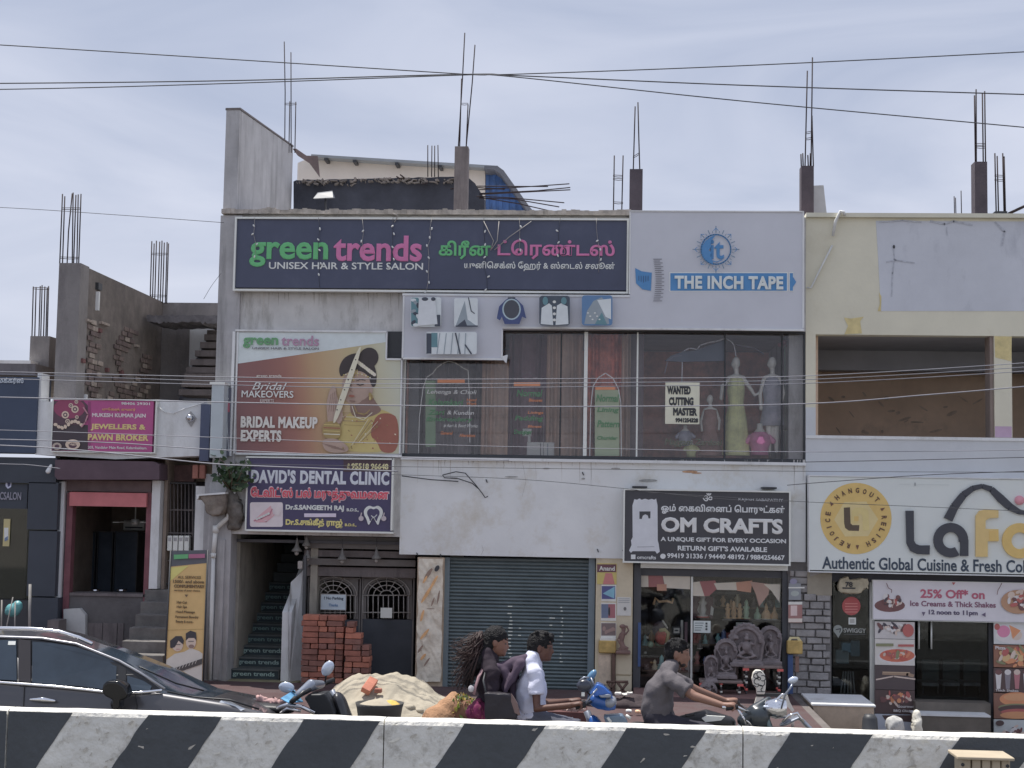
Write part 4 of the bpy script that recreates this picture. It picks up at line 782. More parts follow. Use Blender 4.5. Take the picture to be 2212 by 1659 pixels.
for i, (x, x2) in enumerate(((551, 548), (690, 690), (785, 782), (850, 838), (930, 922), (1045, 1052), (1120, 1126), (1210, 1200), (1290, 1296))):
    s_ = thing('light_string', 'string of small dead decoration lamps on the navy salon board, number %d from its left edge' % (i+1), 'string light', P(x, 470, YB_-.05), 'strings of decoration lamps on the salon board')
    s_['label'] = ['decoration lamp string at the left end of the salon board, left of the green g', 'decoration lamp string hanging through the n of green on the salon board', 'decoration lamp string hanging between the t and r of trends', 'decoration lamp string over the n of trends on the salon board', 'decoration lamp string just right of the s of trends', 'decoration lamp string hanging over the end of the green Tamil word', 'decoration lamp string over the first pink Tamil letters', 'decoration lamp string over the middle of the pink Tamil word', 'decoration lamp string at the right end of the salon board'][i]
    yy = 470; pts = []
    end = rr.choice((600, 560, 640, 520)) if i not in (0,) else 560
    k = 0
    while yy < end: pts.append((x+(x2-x)*k*.12+rr.uniform(-3, 3), yy)); yy += rr.uniform(16, 30); k += 1
    MB().tube([P(a, b, YB_-.04) for a, b in pts], .003, 4).build('wire', blackm if i % 2 else gl2, s_)
    for a, b in pts[1:]:
        if rr.random() < .85: p = P(a+rr.uniform(-4, 4), b, YB_-.05); MB().ell(p, (.012, .012, .022), 8, 6, rot=Matrix.Rotation(rr.uniform(-1, 1), 3, 'Y')).build('bulb', bulb, s_)
for i, pts in enumerate((((1045, 478), (1066, 520), (1060, 541)), ((1148, 478), (1100, 512), (1068, 540)), ((1078, 478), (1074, 520), (1062, 538)), ((848, 460), (860, 466), (852, 480)))):
    s_ = thing('loose_wire', ('loose wire falling from the board top to the green Tamil word', 'loose wire slanting left across the pink Tamil letters', 'short loose wire between the two slanting ones', 'short bent wire at the board top above trends')[i], 'wire', P(*pts[0], YB_-.05), 'loose wires on the salon board'); MB().tube([P(a, b, YB_-.05) for a, b in pts], .006, 5).build('strand', gl2, s_)
# ---------------------------------------------------------------- bridal billboard
t = thing('bridal_billboard', 'bridal makeup billboard with a flower crowned woman on a red to green ground', 'billboard', P(690, 980, FY-.07)); YBB = FY-.08
bill = [(508, 714), (836, 714), (836, 774), (867, 774), (867, 984), (508, 984)]
MB().pprism(bill, YBB, FY-.005).build('panel', grayp, t)
a = Art(YBB-.002)
gcol = [(104, 70, 76), (108, 70, 74), (110, 70, 72), (116, 74, 72), (124, 80, 74), (136, 96, 78), (146, 116, 86), (150, 126, 94), (152, 132, 102), (152, 138, 104), (150, 142, 118), (152, 150, 134), (152, 154, 146)]
gm = bpy.data.materials.new('printed_gradient'); gm.use_nodes = True; _N = gm.node_tree.nodes; _L = gm.node_tree.links
_g = _N.new('ShaderNodeNewGeometry'); _sx = _N.new('ShaderNodeSeparateXYZ'); _mr = _N.new('ShaderNodeMapRange'); _cr = _N.new('ShaderNodeValToRGB')
_mr.inputs[1].default_value = P(511, 880, YBB).x; _mr.inputs[2].default_value = P(865, 880, YBB).x; _L.new(_g.outputs['Position'], _sx.inputs[0])
_ad = _N.new('ShaderNodeMath'); _ad.operation = 'MULTIPLY_ADD'; _ad.inputs[1].default_value = .18; _L.new(_sx.outputs[2], _ad.inputs[0]); _L.new(_sx.outputs[0], _ad.inputs[2])
_ad2 = _N.new('ShaderNodeMath'); _ad2.operation = 'SUBTRACT'; _ad2.inputs[1].default_value = .18*P(680, 880, YBB).z; _L.new(_ad.outputs[0], _ad2.inputs[0]); _L.new(_ad2.outputs[0], _mr.inputs[0]); _L.new(_mr.outputs[0], _cr.inputs[0])
while len(_cr.color_ramp.elements) < len(gcol): _cr.color_ramp.elements.new(.5)
for i, c_ in enumerate(gcol): _cr.color_ramp.elements[i].position = i/(len(gcol)-1); _cr.color_ramp.elements[i].color = (*C(*c_), 1)
_L.new(_cr.outputs[0], _N['Principled BSDF'].inputs['Base Color']); _N['Principled BSDF'].inputs['Roughness'].default_value = .5
a.mb.ppoly([(511, 786), (833, 738), (833, 778), (865, 778), (865, 980), (511, 980)], YBB-.003, a.mi(gm))
a.mb.ppoly([(511, 718), (833, 718), (833, 739), (511, 786)], YBB-.0045, a.mi(flat(160, 170, 184)))
a.Y = YBB-.006; a.step = .0006
q = lambda x, y: (x/3.2335+459, y/3.2335+675)
Q = lambda *p: [q(x, y) for x, y in p]
skin = flat(140, 118, 112); skd = flat(112, 88, 84); hair = flat(52, 46, 50); gold = flat(158, 142, 84); gold2 = flat(132, 112, 66); lt = flat(176, 172, 160); redb = flat(128, 74, 62)
a.soft = True
a.poly(Q((900, 975), (870, 900), (900, 770), (960, 690), (1080, 680), (1180, 670), (1300, 735), (1300, 975)), gold)
a.poly(Q((1095, 860), (1140, 710), (1240, 700), (1300, 740), (1300, 975), (1180, 985), (1150, 900)), redb)
a.poly(Q((960, 700), (965, 590), (1100, 560), (1150, 640), (1190, 690), (1090, 735), (1000, 735)), skd)
a.ell(*q(1012, 505), 33, 36, skin, 10, 28); a.ell(*q(985, 570), 23, 22, skin, 20, 24); a.ell(*q(960, 540), 14, 20, skin, 0, 20)
a.poly(Q((895, 450), (880, 400), (905, 330), (960, 290), (1040, 280), (1120, 340), (1150, 430), (1140, 520), (1110, 520), (1090, 440), (1030, 405), (960, 410), (910, 440)), hair); a.ell(*q(1090, 318), 21, 23, hair, 30, 24)
for i in range(11): a.ell(*q(1005+i*12.5, 338+i*9.5), 4.4, 3.8, (lt, flat(184, 176, 172), flat(166, 160, 150))[i % 3], i*40, 12)
for i in range(14): a.ell(*q(918+i*14, 436-22*math.sin(i*.24)+i*1.5), 1.8, 1.6, (gold, lt)[i % 2], 0, 8)
a.line(Q((1000, 402), (990, 440), (985, 462)), 1.5, gold); a.ell(*q(984, 468), 2.4, 2.8, gold)
a.line(Q((1005, 478), (1035, 466), (1068, 474)), 1.5, hair); a.line(Q((930, 482), (950, 474), (968, 480)), 1.4, hair)
a.line(Q((1008, 500), (1030, 508), (1056, 500)), 2.2, hair); a.line(Q((934, 504), (952, 510), (968, 505)), 2.0, hair); a.line(Q((972, 505), (962, 545), (980, 556)), 1.2, skd); a.ell(*q(972, 583), 6.5, 2.6, redb, 4); a.ell(*q(978, 618), 7, 2, skd, 5)
a.ell(*q(1108, 545), 3.6, 7, skin); a.ell(*q(1110, 590), 3.2, 5.5, gold2)
a.poly(Q((800, 720), (795, 620), (830, 510), (860, 510), (868, 590), (905, 660), (915, 740), (880, 790), (810, 790)), skin); [a.line(Q((812+i*16, 690), (828+i*12, 570-i*8)), 1.2, skd) for i in range(4)]
a.poly(Q((770, 760), (895, 760), (900, 890), (765, 880)), gold2); [a.line(Q((778, 782+i*22), (888, 787+i*22)), 2.2, (gold, redb, gold, lt)[i]) for i in range(4)]
a.poly(Q((755, 880), (890, 880), (980, 975), (790, 985)), skin); [a.line(Q((765+i*22, 915+i*10), (860+i*22, 935+i*9)), 1.2, skd) for i in range(4)]
for i in range(9): a.line([q(905+i*5, 700+i*28), q(1085-i*6, 705+i*29)] if i < 4 else [q(900+i*18, 960-i*8), q(1000+i*22, 720+i*6)], 1.1, (gold2, lt, skd)[i % 3])
a.ell(*q(1100, 575), 3.2, 5, gold2); a.ell(*q(1100, 600), 2.2, 4, gold); a.line(Q((985, 640), (1010, 700), (1060, 715), (1100, 680)), 2, gold2); a.line(Q((975, 655), (1000, 730), (1055, 750), (1115, 700)), 1.6, lt); a.line(Q((1010, 400), (1012, 445)), 1.4, gold)
a.poly(Q((1012, 245), (1052, 238), (872, 770), (826, 770)), lt); [a.ell(*q(1000-i*26, 330+i*70), 1.4, 1.4, hair) for i in range(6)]
for i in range(26): r7 = random.Random(i+300); a.ell(*q(r7.uniform(900, 1290), r7.uniform(730, 955)), r7.uniform(1, 3), r7.uniform(.8, 2), (gold2, redb, lt, flat(120, 104, 60))[i % 4], r7.uniform(0, 180))
a.build('picture', t)
pframe(508, 714, 836, 984, YBB-.02, YBB+.02, 2.6, white, t) if False else None
fr = MB()
for x0, y0, x1, y1 in ((508, 713, 836, 717), (508, 717, 511, 980), (508, 980, 867, 984.5), (833, 717, 836, 774), (833, 774, 867, 778), (864, 778, 867, 980)): fr.pbox(x0, y0, x1, y1, YBB-.025, YBB+.02)
fr.build('frame', white, t)
YT_ = YBB-.022
text('green', 525, 729, 601, 752, YT_, flat(76, 130, 92), t, .03); text('trends', 608, 725, 689, 747, YT_, flat(140, 104, 138), t, .02)
text('UNISEX HAIR & STYLE SALON', 545, 750, 689, 755, YT_, flat(92, 92, 104), t, .02)
text('green trends', 554, 809, 608, 816, YT_, flat(176, 172, 176), t, .02); text('Bridal', 545, 826, 620, 842, YT_, fwt, t, .0, sh=.35); text('MAKEOVERS', 522, 844, 634, 859, YT_, fwt, t, .015); text('EXPERTS', 562, 862, 592, 869, YT_, flat(160, 150, 156), t, .02)
text('BRIDAL MAKEUP', 520, 900, 686, 925, YT_, flat(186, 184, 190), t, .055, spacing=1.1); text('EXPERTS', 520, 929, 608, 954, YT_, flat(186, 184, 190), t, .055, spacing=1.1)
MB().pbox(838, 716, 868, 773, FY-.02, FY-.003).build('dark_panel', blackm, main)
# ---------------------------------------------------------------- dental board
t = thing('dental_board', 'dark blue dental clinic board with red Tamil line over the garage opening', 'signboard', P(690, 1148, FY-.12)); YD = FY-.16
nb = mat('dental_navy', C(52, 46, 84), .4, .08, 3)
MB().pbox(533, 990, 847, 1149, YD, FY-.032).build('panel', nb, t); fr = MB(); fr.pbox(531, 1146, 849, 1150, YD-.02, FY-.032).pbox(845, 990, 849, 1146, YD-.02, FY-.032).pbox(531, 988, 849, 991, YD-.02, FY-.032).pbox(531, 991, 534, 1146, YD-.02, FY-.032); fr.build('frame', alum, t)
a = Art(YD-.001); a.rect(742, 992, 844, 1019, flat(62, 46, 58)); a.rrect(540, 1085, 611, 1138, 4, flat(176, 166, 182)); a.poly([(548, 1124), (566, 1108), (585, 1092), (590, 1110), (580, 1122), (560, 1128)], flat(186, 140, 158)); a.line([(549, 1125), (565, 1120), (582, 1112), (588, 1100)], 3, flat(150, 92, 116)); a.line([(553, 1127), (575, 1127), (592, 1112)], 2.4, flat(196, 140, 160)); [a.ell(555+i*5, 1121-i*2.3, 3, 2.4, fwt, -30) for i in range(6)]; a.poly([(592, 1100), (600, 1093), (607, 1104), (602, 1114), (594, 1112)], flat(186, 176, 190))
a.soft = True; tp = [(786, 1100), (797, 1091), (807, 1096), (817, 1091), (827, 1100), (827, 1112), (821, 1122), (817, 1137), (810, 1124), (806, 1117), (802, 1124), (796, 1137), (792, 1122), (786, 1112)]
a.poly(tp, fwt); a.poly([(806.5+(x-806.5)*.66, 1110+(y-1110)*.66) for x, y in tp], nb); a.soft = False; a.line([(802, 1114), (808, 1118), (814, 1112)], 1.6, fwt)
for x in (780, 829): a.ell(x, 1120, 5.5, 5.5, flat(150, 140, 156)); a.line([(x-1, 1116), (x+1, 1108)], 2.4, flat(150, 140, 156))
a.rect(657, 1109, 726, 1117, flat(176, 166, 196)); a.build('print', t)
yw = flat(178, 168, 96); red = flat(176, 50, 76)
text('95518 96648', 759, 1001, 839, 1014, YD, flat(190, 184, 140), t, .035); text('\u2706', 750, 1001, 756, 1014, YD, flat(190, 184, 140), t, .02)
text("DAVID'S DENTAL CLINIC", 542, 1016, 841, 1046, YD, flat(190, 196, 220), t, .055, spacing=1.12)
tam = "\u0bc7\u0b9f\u0bb5\u0bbf\u0b9f\u0bcd'\u0bb8\u0bcd \u0baa\u0bb2\u0bcd \u0bae\u0bb0\u0bc1\u0ba4\u0bcd\u0ba4\u0bc1\u0bb5\u0bae\u0bc8\u0ba9"
text(tam, 540, 1052, 841, 1085, YD, flat(200, 180, 200), t, .075, name='lettering_outline', thick=.004); text(tam, 542, 1054, 839, 1083, YD-.005, red, t, .035)
text('Dr.S.SANGEETH RAJ', 617, 1091, 743, 1105, YD, fwt, t, .05); text('B.D.S.,', 749, 1098, 775, 1106, YD, fwt, t, .04); text('Dental Surgeon', 664, 1110.5, 720, 1115.5, YD-.003, flat(80, 70, 110), t, .02)
text('Dr.S.\u0b9a\u0b99\u0bcd\u0b95\u0bc0\u0ba4\u0bcd \u0bb0\u0bbe\u0b9c\u0bcd', 617, 1120, 740, 1140, YD, yw, t, .05); text('B.D.S.,', 745, 1131, 770, 1138, YD, yw, t, .04)
# ---------------------------------------------------------------- tailoring board
t = thing('tailor_board', 'stepped grey tailoring shop board with blue tape logo and garment pictures', 'signboard', P(1550, 711, FY-.2)); YI = FY-.2
gb = mat('board_grey', C(148, 151, 171), .4, .05, 1.2, .12, 1.6)
out = [(1361, 456), (1736, 456), (1736, 711), (1085, 711), (1085, 775), (870, 775), (870, 637), (1361, 637)]
MB().pprism(out, YI, FY-.04).build('panel', gb, t); fr = MB()
for x0, y0, x1, y1 in ((1361, 455, 1737, 457.5), (1733.5, 457.5, 1737, 708), (1085, 708, 1737, 712), (1082.5, 712, 1086, 773), (870, 773, 1086, 777), (869, 640, 872.5, 773), (869, 635.5, 1361, 640), (1359, 455, 1362, 635)): fr.pbox(x0, y0, x1, y1, YI-.015, YI+.02)
fr.build('frame', white, t)
ib = flat(38, 104, 166); gyb = flat(92, 112, 140); a = Art(YI-.001)
a.rect(1446, 588, 1702, 629.5, fwt); a.rect(1448, 590, 1700, 628, ib); a.rect(1704, 588, 1714, 629.5, fwt); a.rect(1706, 590, 1713, 628, ib); a.poly([(1713, 598), (1720, 609), (1713, 620)], ib)
a.poly([(1372, 579), (1386, 586), (1408, 589), (1406, 628), (1388, 625), (1374, 612)], ib); [a.line([(1380+i*5, 596), (1380+i*5, 610-abs(i-2)*2)], 1.2, flat(40, 60, 100)) for i in range(5)]
for i in range(23):
    y = 559+i*4.1; x = 1411+5*math.sin(i*.14); a.rect(x, y, x+(14 if i % 2 else 19), y+1.5, flat(88, 88, 104))
a.ring(1546.6, 538.7, 32, 3, ib, n=36); a.poly([(1546, 508), (1535, 512), (1524, 520), (1517, 530), (1516, 546), (1521, 558), (1532, 567), (1541, 570), (1538, 558), (1534, 552), (1537, 545), (1531, 541), (1536, 532), (1536, 520)], ib)
a.line([(1537, 563), (1548, 566), (1560, 561)], 2, ib)
for k in range(32):
    an = k/32*2*math.pi; r0, r1 = 36, (50 if k % 8 == 0 else 44 if k % 2 == 0 else 40); c_, s_ = math.cos(an), math.sin(an)
    a.line([(1546.6+c_*r0, 538.7+s_*r0), (1546.6+c_*r1, 538.7+s_*r1)], 2.2 if k % 2 == 0 else 1.4, gyb)
    if k % 4 == 0: a.line([(1546.6+math.cos(an-.12)*41, 538.7+math.sin(an-.12)*41), (1546.6+c_*46, 538.7+s_*46), (1546.6+math.cos(an+.12)*41, 538.7+math.sin(an+.12)*41)], 1.3, ib)
# garment pictures
a.soft = False
sh1 = flat(168, 176, 192); sh2 = flat(112, 124, 142); dk = flat(52, 58, 76); tl = flat(70, 110, 128)
a.rrect(887, 642, 953, 706, 5, sh1); a.rrect(888, 643, 905, 705, 4, tl); [a.ell(893+i*5 % 20, 648+i*6, 6, 3.5, (sh1, sh2, dk)[i % 3], i*40) for i in range(10)]; a.rect(939, 680, 951, 705, dk); a.poly([(905, 645), (940, 645), (945, 700), (902, 704)], flat(176, 182, 200)); a.ell(918, 646, 7, 4, dk); a.ell(936, 646, 5, 4, dk)
a.rrect(981, 644, 1032, 706, 4, sh1); a.poly([(984, 705), (1004, 650), (1010, 690), (1031, 705)], sh2); a.poly([(984, 706), (1004, 690), (1010, 706)], dk); a.rect(984, 703, 1032, 706, dk); a.line([(1012, 643), (1018, 672), (1025, 677)], 2, dk)
a.poly([(1073, 688), (1078, 662), (1092, 648), (1098, 644), (1112, 644), (1118, 648), (1130, 660), (1137, 688), (1128, 684), (1122, 700), (1090, 700), (1084, 684), (1080, 692)], flat(48, 62, 112)); a.ell(1105, 668, 20, 23, flat(130, 150, 170)); a.ell(1105, 668, 17, 20, flat(58, 62, 76)); a.rect(1097, 642, 1113, 645, dk)
a.rrect(1165, 639, 1231, 703, 6, flat(56, 66, 84)); a.poly([(1168, 700), (1170, 665), (1186, 655), (1192, 660), (1195, 702)], sh1); a.poly([(1228, 700), (1226, 662), (1212, 655), (1203, 660), (1200, 702)], sh1); [a.ell(1197.5, 652+i*13, 3.6, 3, fwt) for i in range(4)]; a.ell(1178, 650, 6, 9, tl); a.ell(1218, 650, 6, 8, tl)
a.rrect(1257, 638, 1323, 703, 6, flat(62, 100, 150)); a.poly([(1262, 700), (1268, 672), (1282, 650), (1300, 642), (1310, 655), (1316, 700)], sh2); a.poly([(1290, 648), (1320, 645), (1320, 690), (1308, 684)], sh1); a.poly([(1285, 700), (1300, 675), (1312, 702)], tl); [a.ell(1270+i*5, 676+(i % 3)*7, 2.2, 1.6, fwt) for i in range(6)]
a.rrect(920, 717, 1030, 765, 5, sh1); a.rect(921, 720, 932, 764, dk); a.rect(932, 719, 945, 750, tl); [a.line([(950+i*14, 720), (944+i*15, 764)], 1.8, sh2) for i in range(5)]; a.line([(984, 720), (994, 764)], 3, dk); a.line([(1005, 745), (1018, 764)], 3, dk)
a.build('print', t)
text('THE INCH TAPE', 1457, 596, 1692, 625, YI-.012, flat(176, 184, 196), t, .045, thick=.01, spacing=1.08); text('it', 1534, 518, 1564, 560, YI-.008, ib, t, .02, thick=.006)
for i in range(11):   # slab serifs
    pass
MB().pprism([(1084, 770), (1097, 766), (1094, 785), (1086, 777)], YI-.02, YI-.012).build('torn_corner', white, t)
# ---------------------------------------------------------------- prints on the upper shop window
a = Art(FY+.056, .0008); gyl = flat(148, 150, 160); pale = flat(124, 138, 120); grt = flat(72, 112, 88); orl = flat(170, 106, 74)
a.line([(904, 980), (906, 900), (914, 838), (922, 815), (935, 806), (943, 795), (955, 786), (968, 780), (982, 783), (992, 789), (1000, 795), (1011, 800), (1014, 850), (1015, 955)], 1.6, gyl)
a.line([(1104, 980), (1104, 860), (1108, 832), (1120, 815), (1138, 803), (1156, 812), (1168, 826), (1174, 850), (1174, 985)], 1.0, flat(96, 94, 104))
a.rect(919, 822, 941, 965, flat(92, 108, 98)); a.rect(1285, 842, 1338, 985, flat(116, 126, 112))
a.line([(1274, 985), (1276, 880), (1281, 835), (1292, 816), (1308, 806), (1324, 817), (1336, 840), (1341, 870), (1342, 985)], 1.8, gyl)
a.rect(945, 818, 1004, 827, orl); a.rect(1110, 826, 1167, 834, orl); a.rect(1286, 836, 1329, 842, orl)
a.line([(1473, 824), (1474, 772), (1477, 758), (1490, 752), (1506, 755), (1512, 746), (1530, 740), (1545, 738), (1566, 731), (1580, 738), (1586, 747), (1590, 770)], 1.8, flat(120, 124, 140)); a.poly([(1436, 780), (1450, 768), (1474, 760), (1506, 756), (1566, 733), (1566, 780), (1474, 782)], flat(70, 76, 92)); a.line([(1436, 806), (1442, 780), (1455, 770), (1473, 768)], 1.6, flat(86, 88, 106)); a.line([(1592, 746), (1630, 752), (1650, 765)], 1.6, flat(86, 88, 106))
a.build('window_sticker', win)
for s_, x0, y0, x1, y1, m_ in (('Lehenga & Choli', 922, 842, 1030, 854, gyl), ('Kalamkari', 925, 862, 1001, 877, grt), ('Hand', 1008, 861, 1030, 867, orl), ('Work', 1008, 869, 1030, 875, orl), ('Zari', 925, 885, 961, 896, grt), ('& Kundan', 966, 887, 1024, 896, gyl), ('Embroidery', 921, 901, 1022, 913, grt), ('# Aari & Bead Works', 958, 916, 1032, 924, gyl), ('General', 952, 932, 978, 939, orl), ('Alterations', 992, 937, 1027, 944, orl),
                       ('Normal', 1116, 842, 1172, 857, grt), ('Blouses', 1142, 861, 1172, 868, orl), ('Linings', 1140, 888, 1174, 896, orl), ('Padding', 1112, 898, 1174, 912, grt), ('Blouse', 1140, 918, 1170, 924, orl), ('Designer', 1110, 928, 1150, 941, grt),
                       ('Normal', 1288, 852, 1337, 868, grt), ('Lining', 1290, 880, 1337, 893, grt), ('Pattern', 1290, 908, 1338, 923, grt), ('Churidar', 1290, 942, 1334, 950, grt), ('Maggam Zardosi', 1436, 948, 1560, 966, flat(84, 88, 82))):
    text(s_, x0, y0, x1, y1, FY+.052, m_, win, .02, sh=.2)
t = thing('wanted_notice', 'cream hiring notice for a cutting master taped behind the upper window', 'notice', P(1474, 917, FY+.05)); MB().pbox(1437, 826, 1511, 916, FY+.045, FY+.05).build('sheet', flat(178, 178, 168), t)
for s_, x0, y0, x1, y1 in (('WANTED', 1441, 834, 1492, 852), ('CUTTING', 1445, 858, 1498, 876), ('MASTER', 1454, 881, 1506, 898), ('9941254328', 1459, 903, 1508, 913)): text(s_, x0, y0, x1, y1, FY+.043, blackm, t, .06)
# window display goods
cur = mat('brown_curtain', C(116, 98, 92, 1.9), .9, .2, 3, 0, 1, C(66, 58, 62, 1.9), .35, (3, 3, .2), .45)
def curtain(x0, x1, y0, label, Y=FY+.35, m_=cur, amp=.05):
    t = thing('curtain', label, 'curtain', P((x0+x1)/2, 988, Y), 'brown curtains behind the upper window'); X0, X1, Z0, Z1 = BX(x0, y0, x1, 988, Y); b = MB(); n = int((x1-x0)*.9)
    for i in range(n+1):
        x = X0+(X1-X0)*i/n; y = Y+amp*math.sin(i*.42)*(.6+.4*math.sin(i*.13)); b.v += [Vector((x, y, Z0)), Vector((x, y*1+.01, Z1))]
        if i: b.f.append([2*i-2, 2*i, 2*i+1, 2*i-1]); b.m.append(0); b.sm.append(True)
    b.build('cloth', m_, t)
curtain(1040, 1098, 780, 'narrow grey brown curtain right of the first arch sticker'); curtain(1180, 1258, 722, 'long brown curtain left of the light window post'); curtain(1342, 1362, 722, 'thin brown curtain right of the third arch sticker')
curtain(1098, 1180, 722, 'dark purple brown curtain behind the second arch sticker', FY+.7, mat('purple_curtain', C(84, 66, 78, 1.9), .9, .25, 2))
curtain(905, 1040, 780, 'dark curtain behind the first arch sticker', FY+.8, mat('grey_curtain', C(84, 80, 88, 1.9), .9, .25, 2))
curtain(1268, 1350, 722, 'rust red curtain behind the third arch sticker', FY+.45, mat('rust_curtain', C(140, 78, 66, 1.9), .9, .4, 2.2, 0, 1, C(70, 52, 58, 1.9), .8, (1.6, 1.6, 1.2), .5))
t = thing('white_cupboard', 'small white two door cupboard at the foot of the upper window', 'cupboard', P(1167, 985, FY+.25)); MB().pbox(1138, 955, 1197, 986, FY+.2, FY+.32, c=.005).build('body', fwt, t); MB().pbox(1167, 958, 1168.5, 984, FY+.195, FY+.2).build('door_gap', blackm, t); MB().pbox(1182, 958, 1184, 984, FY+.195, FY+.2).build('handle', sh2, t)
t = thing('open_sign', 'small white card with green letters above the white cupboard', 'sign', P(1139, 955, FY+.2)); MB().pbox(1129, 926, 1148, 942, FY+.19, FY+.2).build('card', fwt, t); MB().pbox(1140, 942, 1146, 956, FY+.2, FY+.21).build('stem', fwt, t); text('sign', 1131, 930, 1146, 940, FY+.187, grt, t)
fib = mat('mannequin_white', C(186, 186, 190), .4, .04, 9); YM = FY+.24
def mannequin(label, cx, yt, yb, k, dress, dm, legs=None, arms=()):
    t = thing('mannequin', label, 'mannequin', P(cx, yb, YM), 'mannequins in the upper window'); u = k*YM/FL; o = lambda x, y, d=0: P(cx+x*k, yt+y*k, YM+d)
    m = MB(); m.ell(o(0, 14), (9*u, 10*u, 13.5*u)).ell(o(-5, 17), (6*u, 6*u, 8*u)).limb([o(0, 25), o(1, 38), o(1, 46)], [5.5*u, 5.2*u, 8*u])
    m.limb([o(-15, 48), o(0, 44), o(15, 48)], [7*u, 8*u, 7*u])
    for pts in arms: m.limb([o(*p) for p in pts], [5*u, 4.4*u, 3.8*u, 3*u][:len(pts)]); e = pts[-1]; m.ell(o(*e), (4.5*u, 3*u, 5*u))
    if legs: [m.limb([o(x, 130), o(x, 170), o(x+1, 205)], [8*u, 6.5*u, 4*u]) for x in (-7, 8)]
    fuse(m, 'body', fib, t, .011, 2)
    d = MB(); pr = dress; nn = 26
    for (y, hw) in pr:
        for j in range(nn):
            a_ = 2*math.pi*j/nn; d.v.append(o(0, y)+Vector((math.cos(a_)*hw*u*(1+.05*math.sin(j*2.4)), math.sin(a_)*hw*u*.62, 0)))
    for i in range(len(pr)-1):
        for j in range(nn): d.f.append([i*nn+j, i*nn+(j+1) % nn, (i+1)*nn+(j+1) % nn, (i+1)*nn+j]); d.m.append(0); d.sm.append(True)
    d.build('dress', dm, t); return t
grd = mat('green_dress', C(128, 132, 92, 1.9), .8, .25, 6, dirt=C(92, 98, 72, 1.9), da=.6, ds=(9, 9, .5)); gyd = mat('grey_dress', C(92, 94, 112, 1.9), .8, .25, 6, dirt=C(112, 108, 120, 1.9), da=.5, ds=(3, 3, 3)); brd = mat('brown_dress', C(92, 68, 66, 1.9), .8, .25, 6); pkd = mat('pink_blouse', C(146, 82, 124, 1.9), .7, .2, 7, dirt=C(170, 120, 150, 1.9), da=.5, ds=(6, 6, 6))
mannequin('tall white mannequin in a long green sleeveless dress with bent arms', 1590, 770, 985, 1.0, [(43, 9), (48, 17), (75, 19), (100, 16), (130, 22), (170, 26), (214, 30)], grd, None, (((17, 50), (33, 72), (40, 84), (52, 78)), ((-17, 50), (-30, 66), (-32, 90))))
mannequin('white mannequin in a grey sleeveless top and short skirt at the right of the window', 1668, 770, 985, 1.0, [(43, 9), (48, 17), (75, 20), (95, 17), (120, 22), (148, 26), (150, 20)], gyd, True, (((18, 50), (24, 80), (18, 108), (9, 120)), ((-18, 50), (-26, 80), (-24, 112))))
mannequin('child sized mannequin in a dark brown dress beside the hiring notice', 1534, 852, 985, .72, [(43, 9), (48, 20), (80, 22), (100, 18), (130, 26), (184, 38)], brd, None, (((-18, 50), (-28, 80), (-24, 108)), ((18, 50), (28, 78), (26, 104))))
def bust(label, cx, yt, k, m_):
    t = thing('dress_form', label, 'dress form', P(cx, yt+60*k, FY+.2), 'dress form busts in the upper window'); u = k*FY/FL; o = lambda x, y: P(cx+x*k, yt+y*k, FY+.2)
    MB().lathe(o(0, 60), [(.001, 60*u), (5*u, 59*u), (5.5*u, 50*u), (12*u, 43*u), (15*u, 38*u), (13*u, 30*u)], 16).build('neck', fib, t)
    MB().lathe(o(0, 60), [(12.5*u, 43*u), (19*u, 36*u), (21*u, 24*u), (16*u, 12*u), (17*u, 0), (.001, 0)], 18).limb([o(17, 27), o(25, 34)], [6*u, 5.5*u]).limb([o(-17, 27), o(-24, 35)], [6*u, 5.5*u]).build('blouse', m_, t)
bust('pink embroidered blouse on a white bust between the two tall mannequins', 1641, 914, 1.15, pkd); bust('pale bust with a dull olive blouse directly below the hiring notice', 1480, 918, .75, gyd); bust('small white necked bust at the window foot left of the child mannequin', 1493, 950, .62, grd)
t = thing('display_chair', 'white tubular chair frame behind the pink blouse bust', 'chair', P(1694, 985, FY+.4)); MB().tube([P(1684, 930, FY+.4), P(1713, 930, FY+.4), P(1713, 975, FY+.4)], .008, 6).build('frame', fib, t); MB().tube([P(1650, 930, FY+.6), P(1660, 960, FY+.5), P(1664, 985, FY+.4)], .008, 6).build('leg', fib, t)
t = thing('flower_vase', 'red flower bunch high at the right end of the upper window', 'flowers', P(1695, 760, FY+.5)); [MB().ell(P(1695+x, 745+y, FY+.5), (.05, .03, .035)).build('bloom', mat('red_bloom', C(128, 74, 84), .8, .3, 9), t) for x, y in ((-8, 0), (2, -6), (10, 2))]; MB().tube([P(1695, 748, FY+.5), P(1696, 800, FY+.5), P(1697, 985, FY+.5)], .006, 5).build('stem', grn, t)
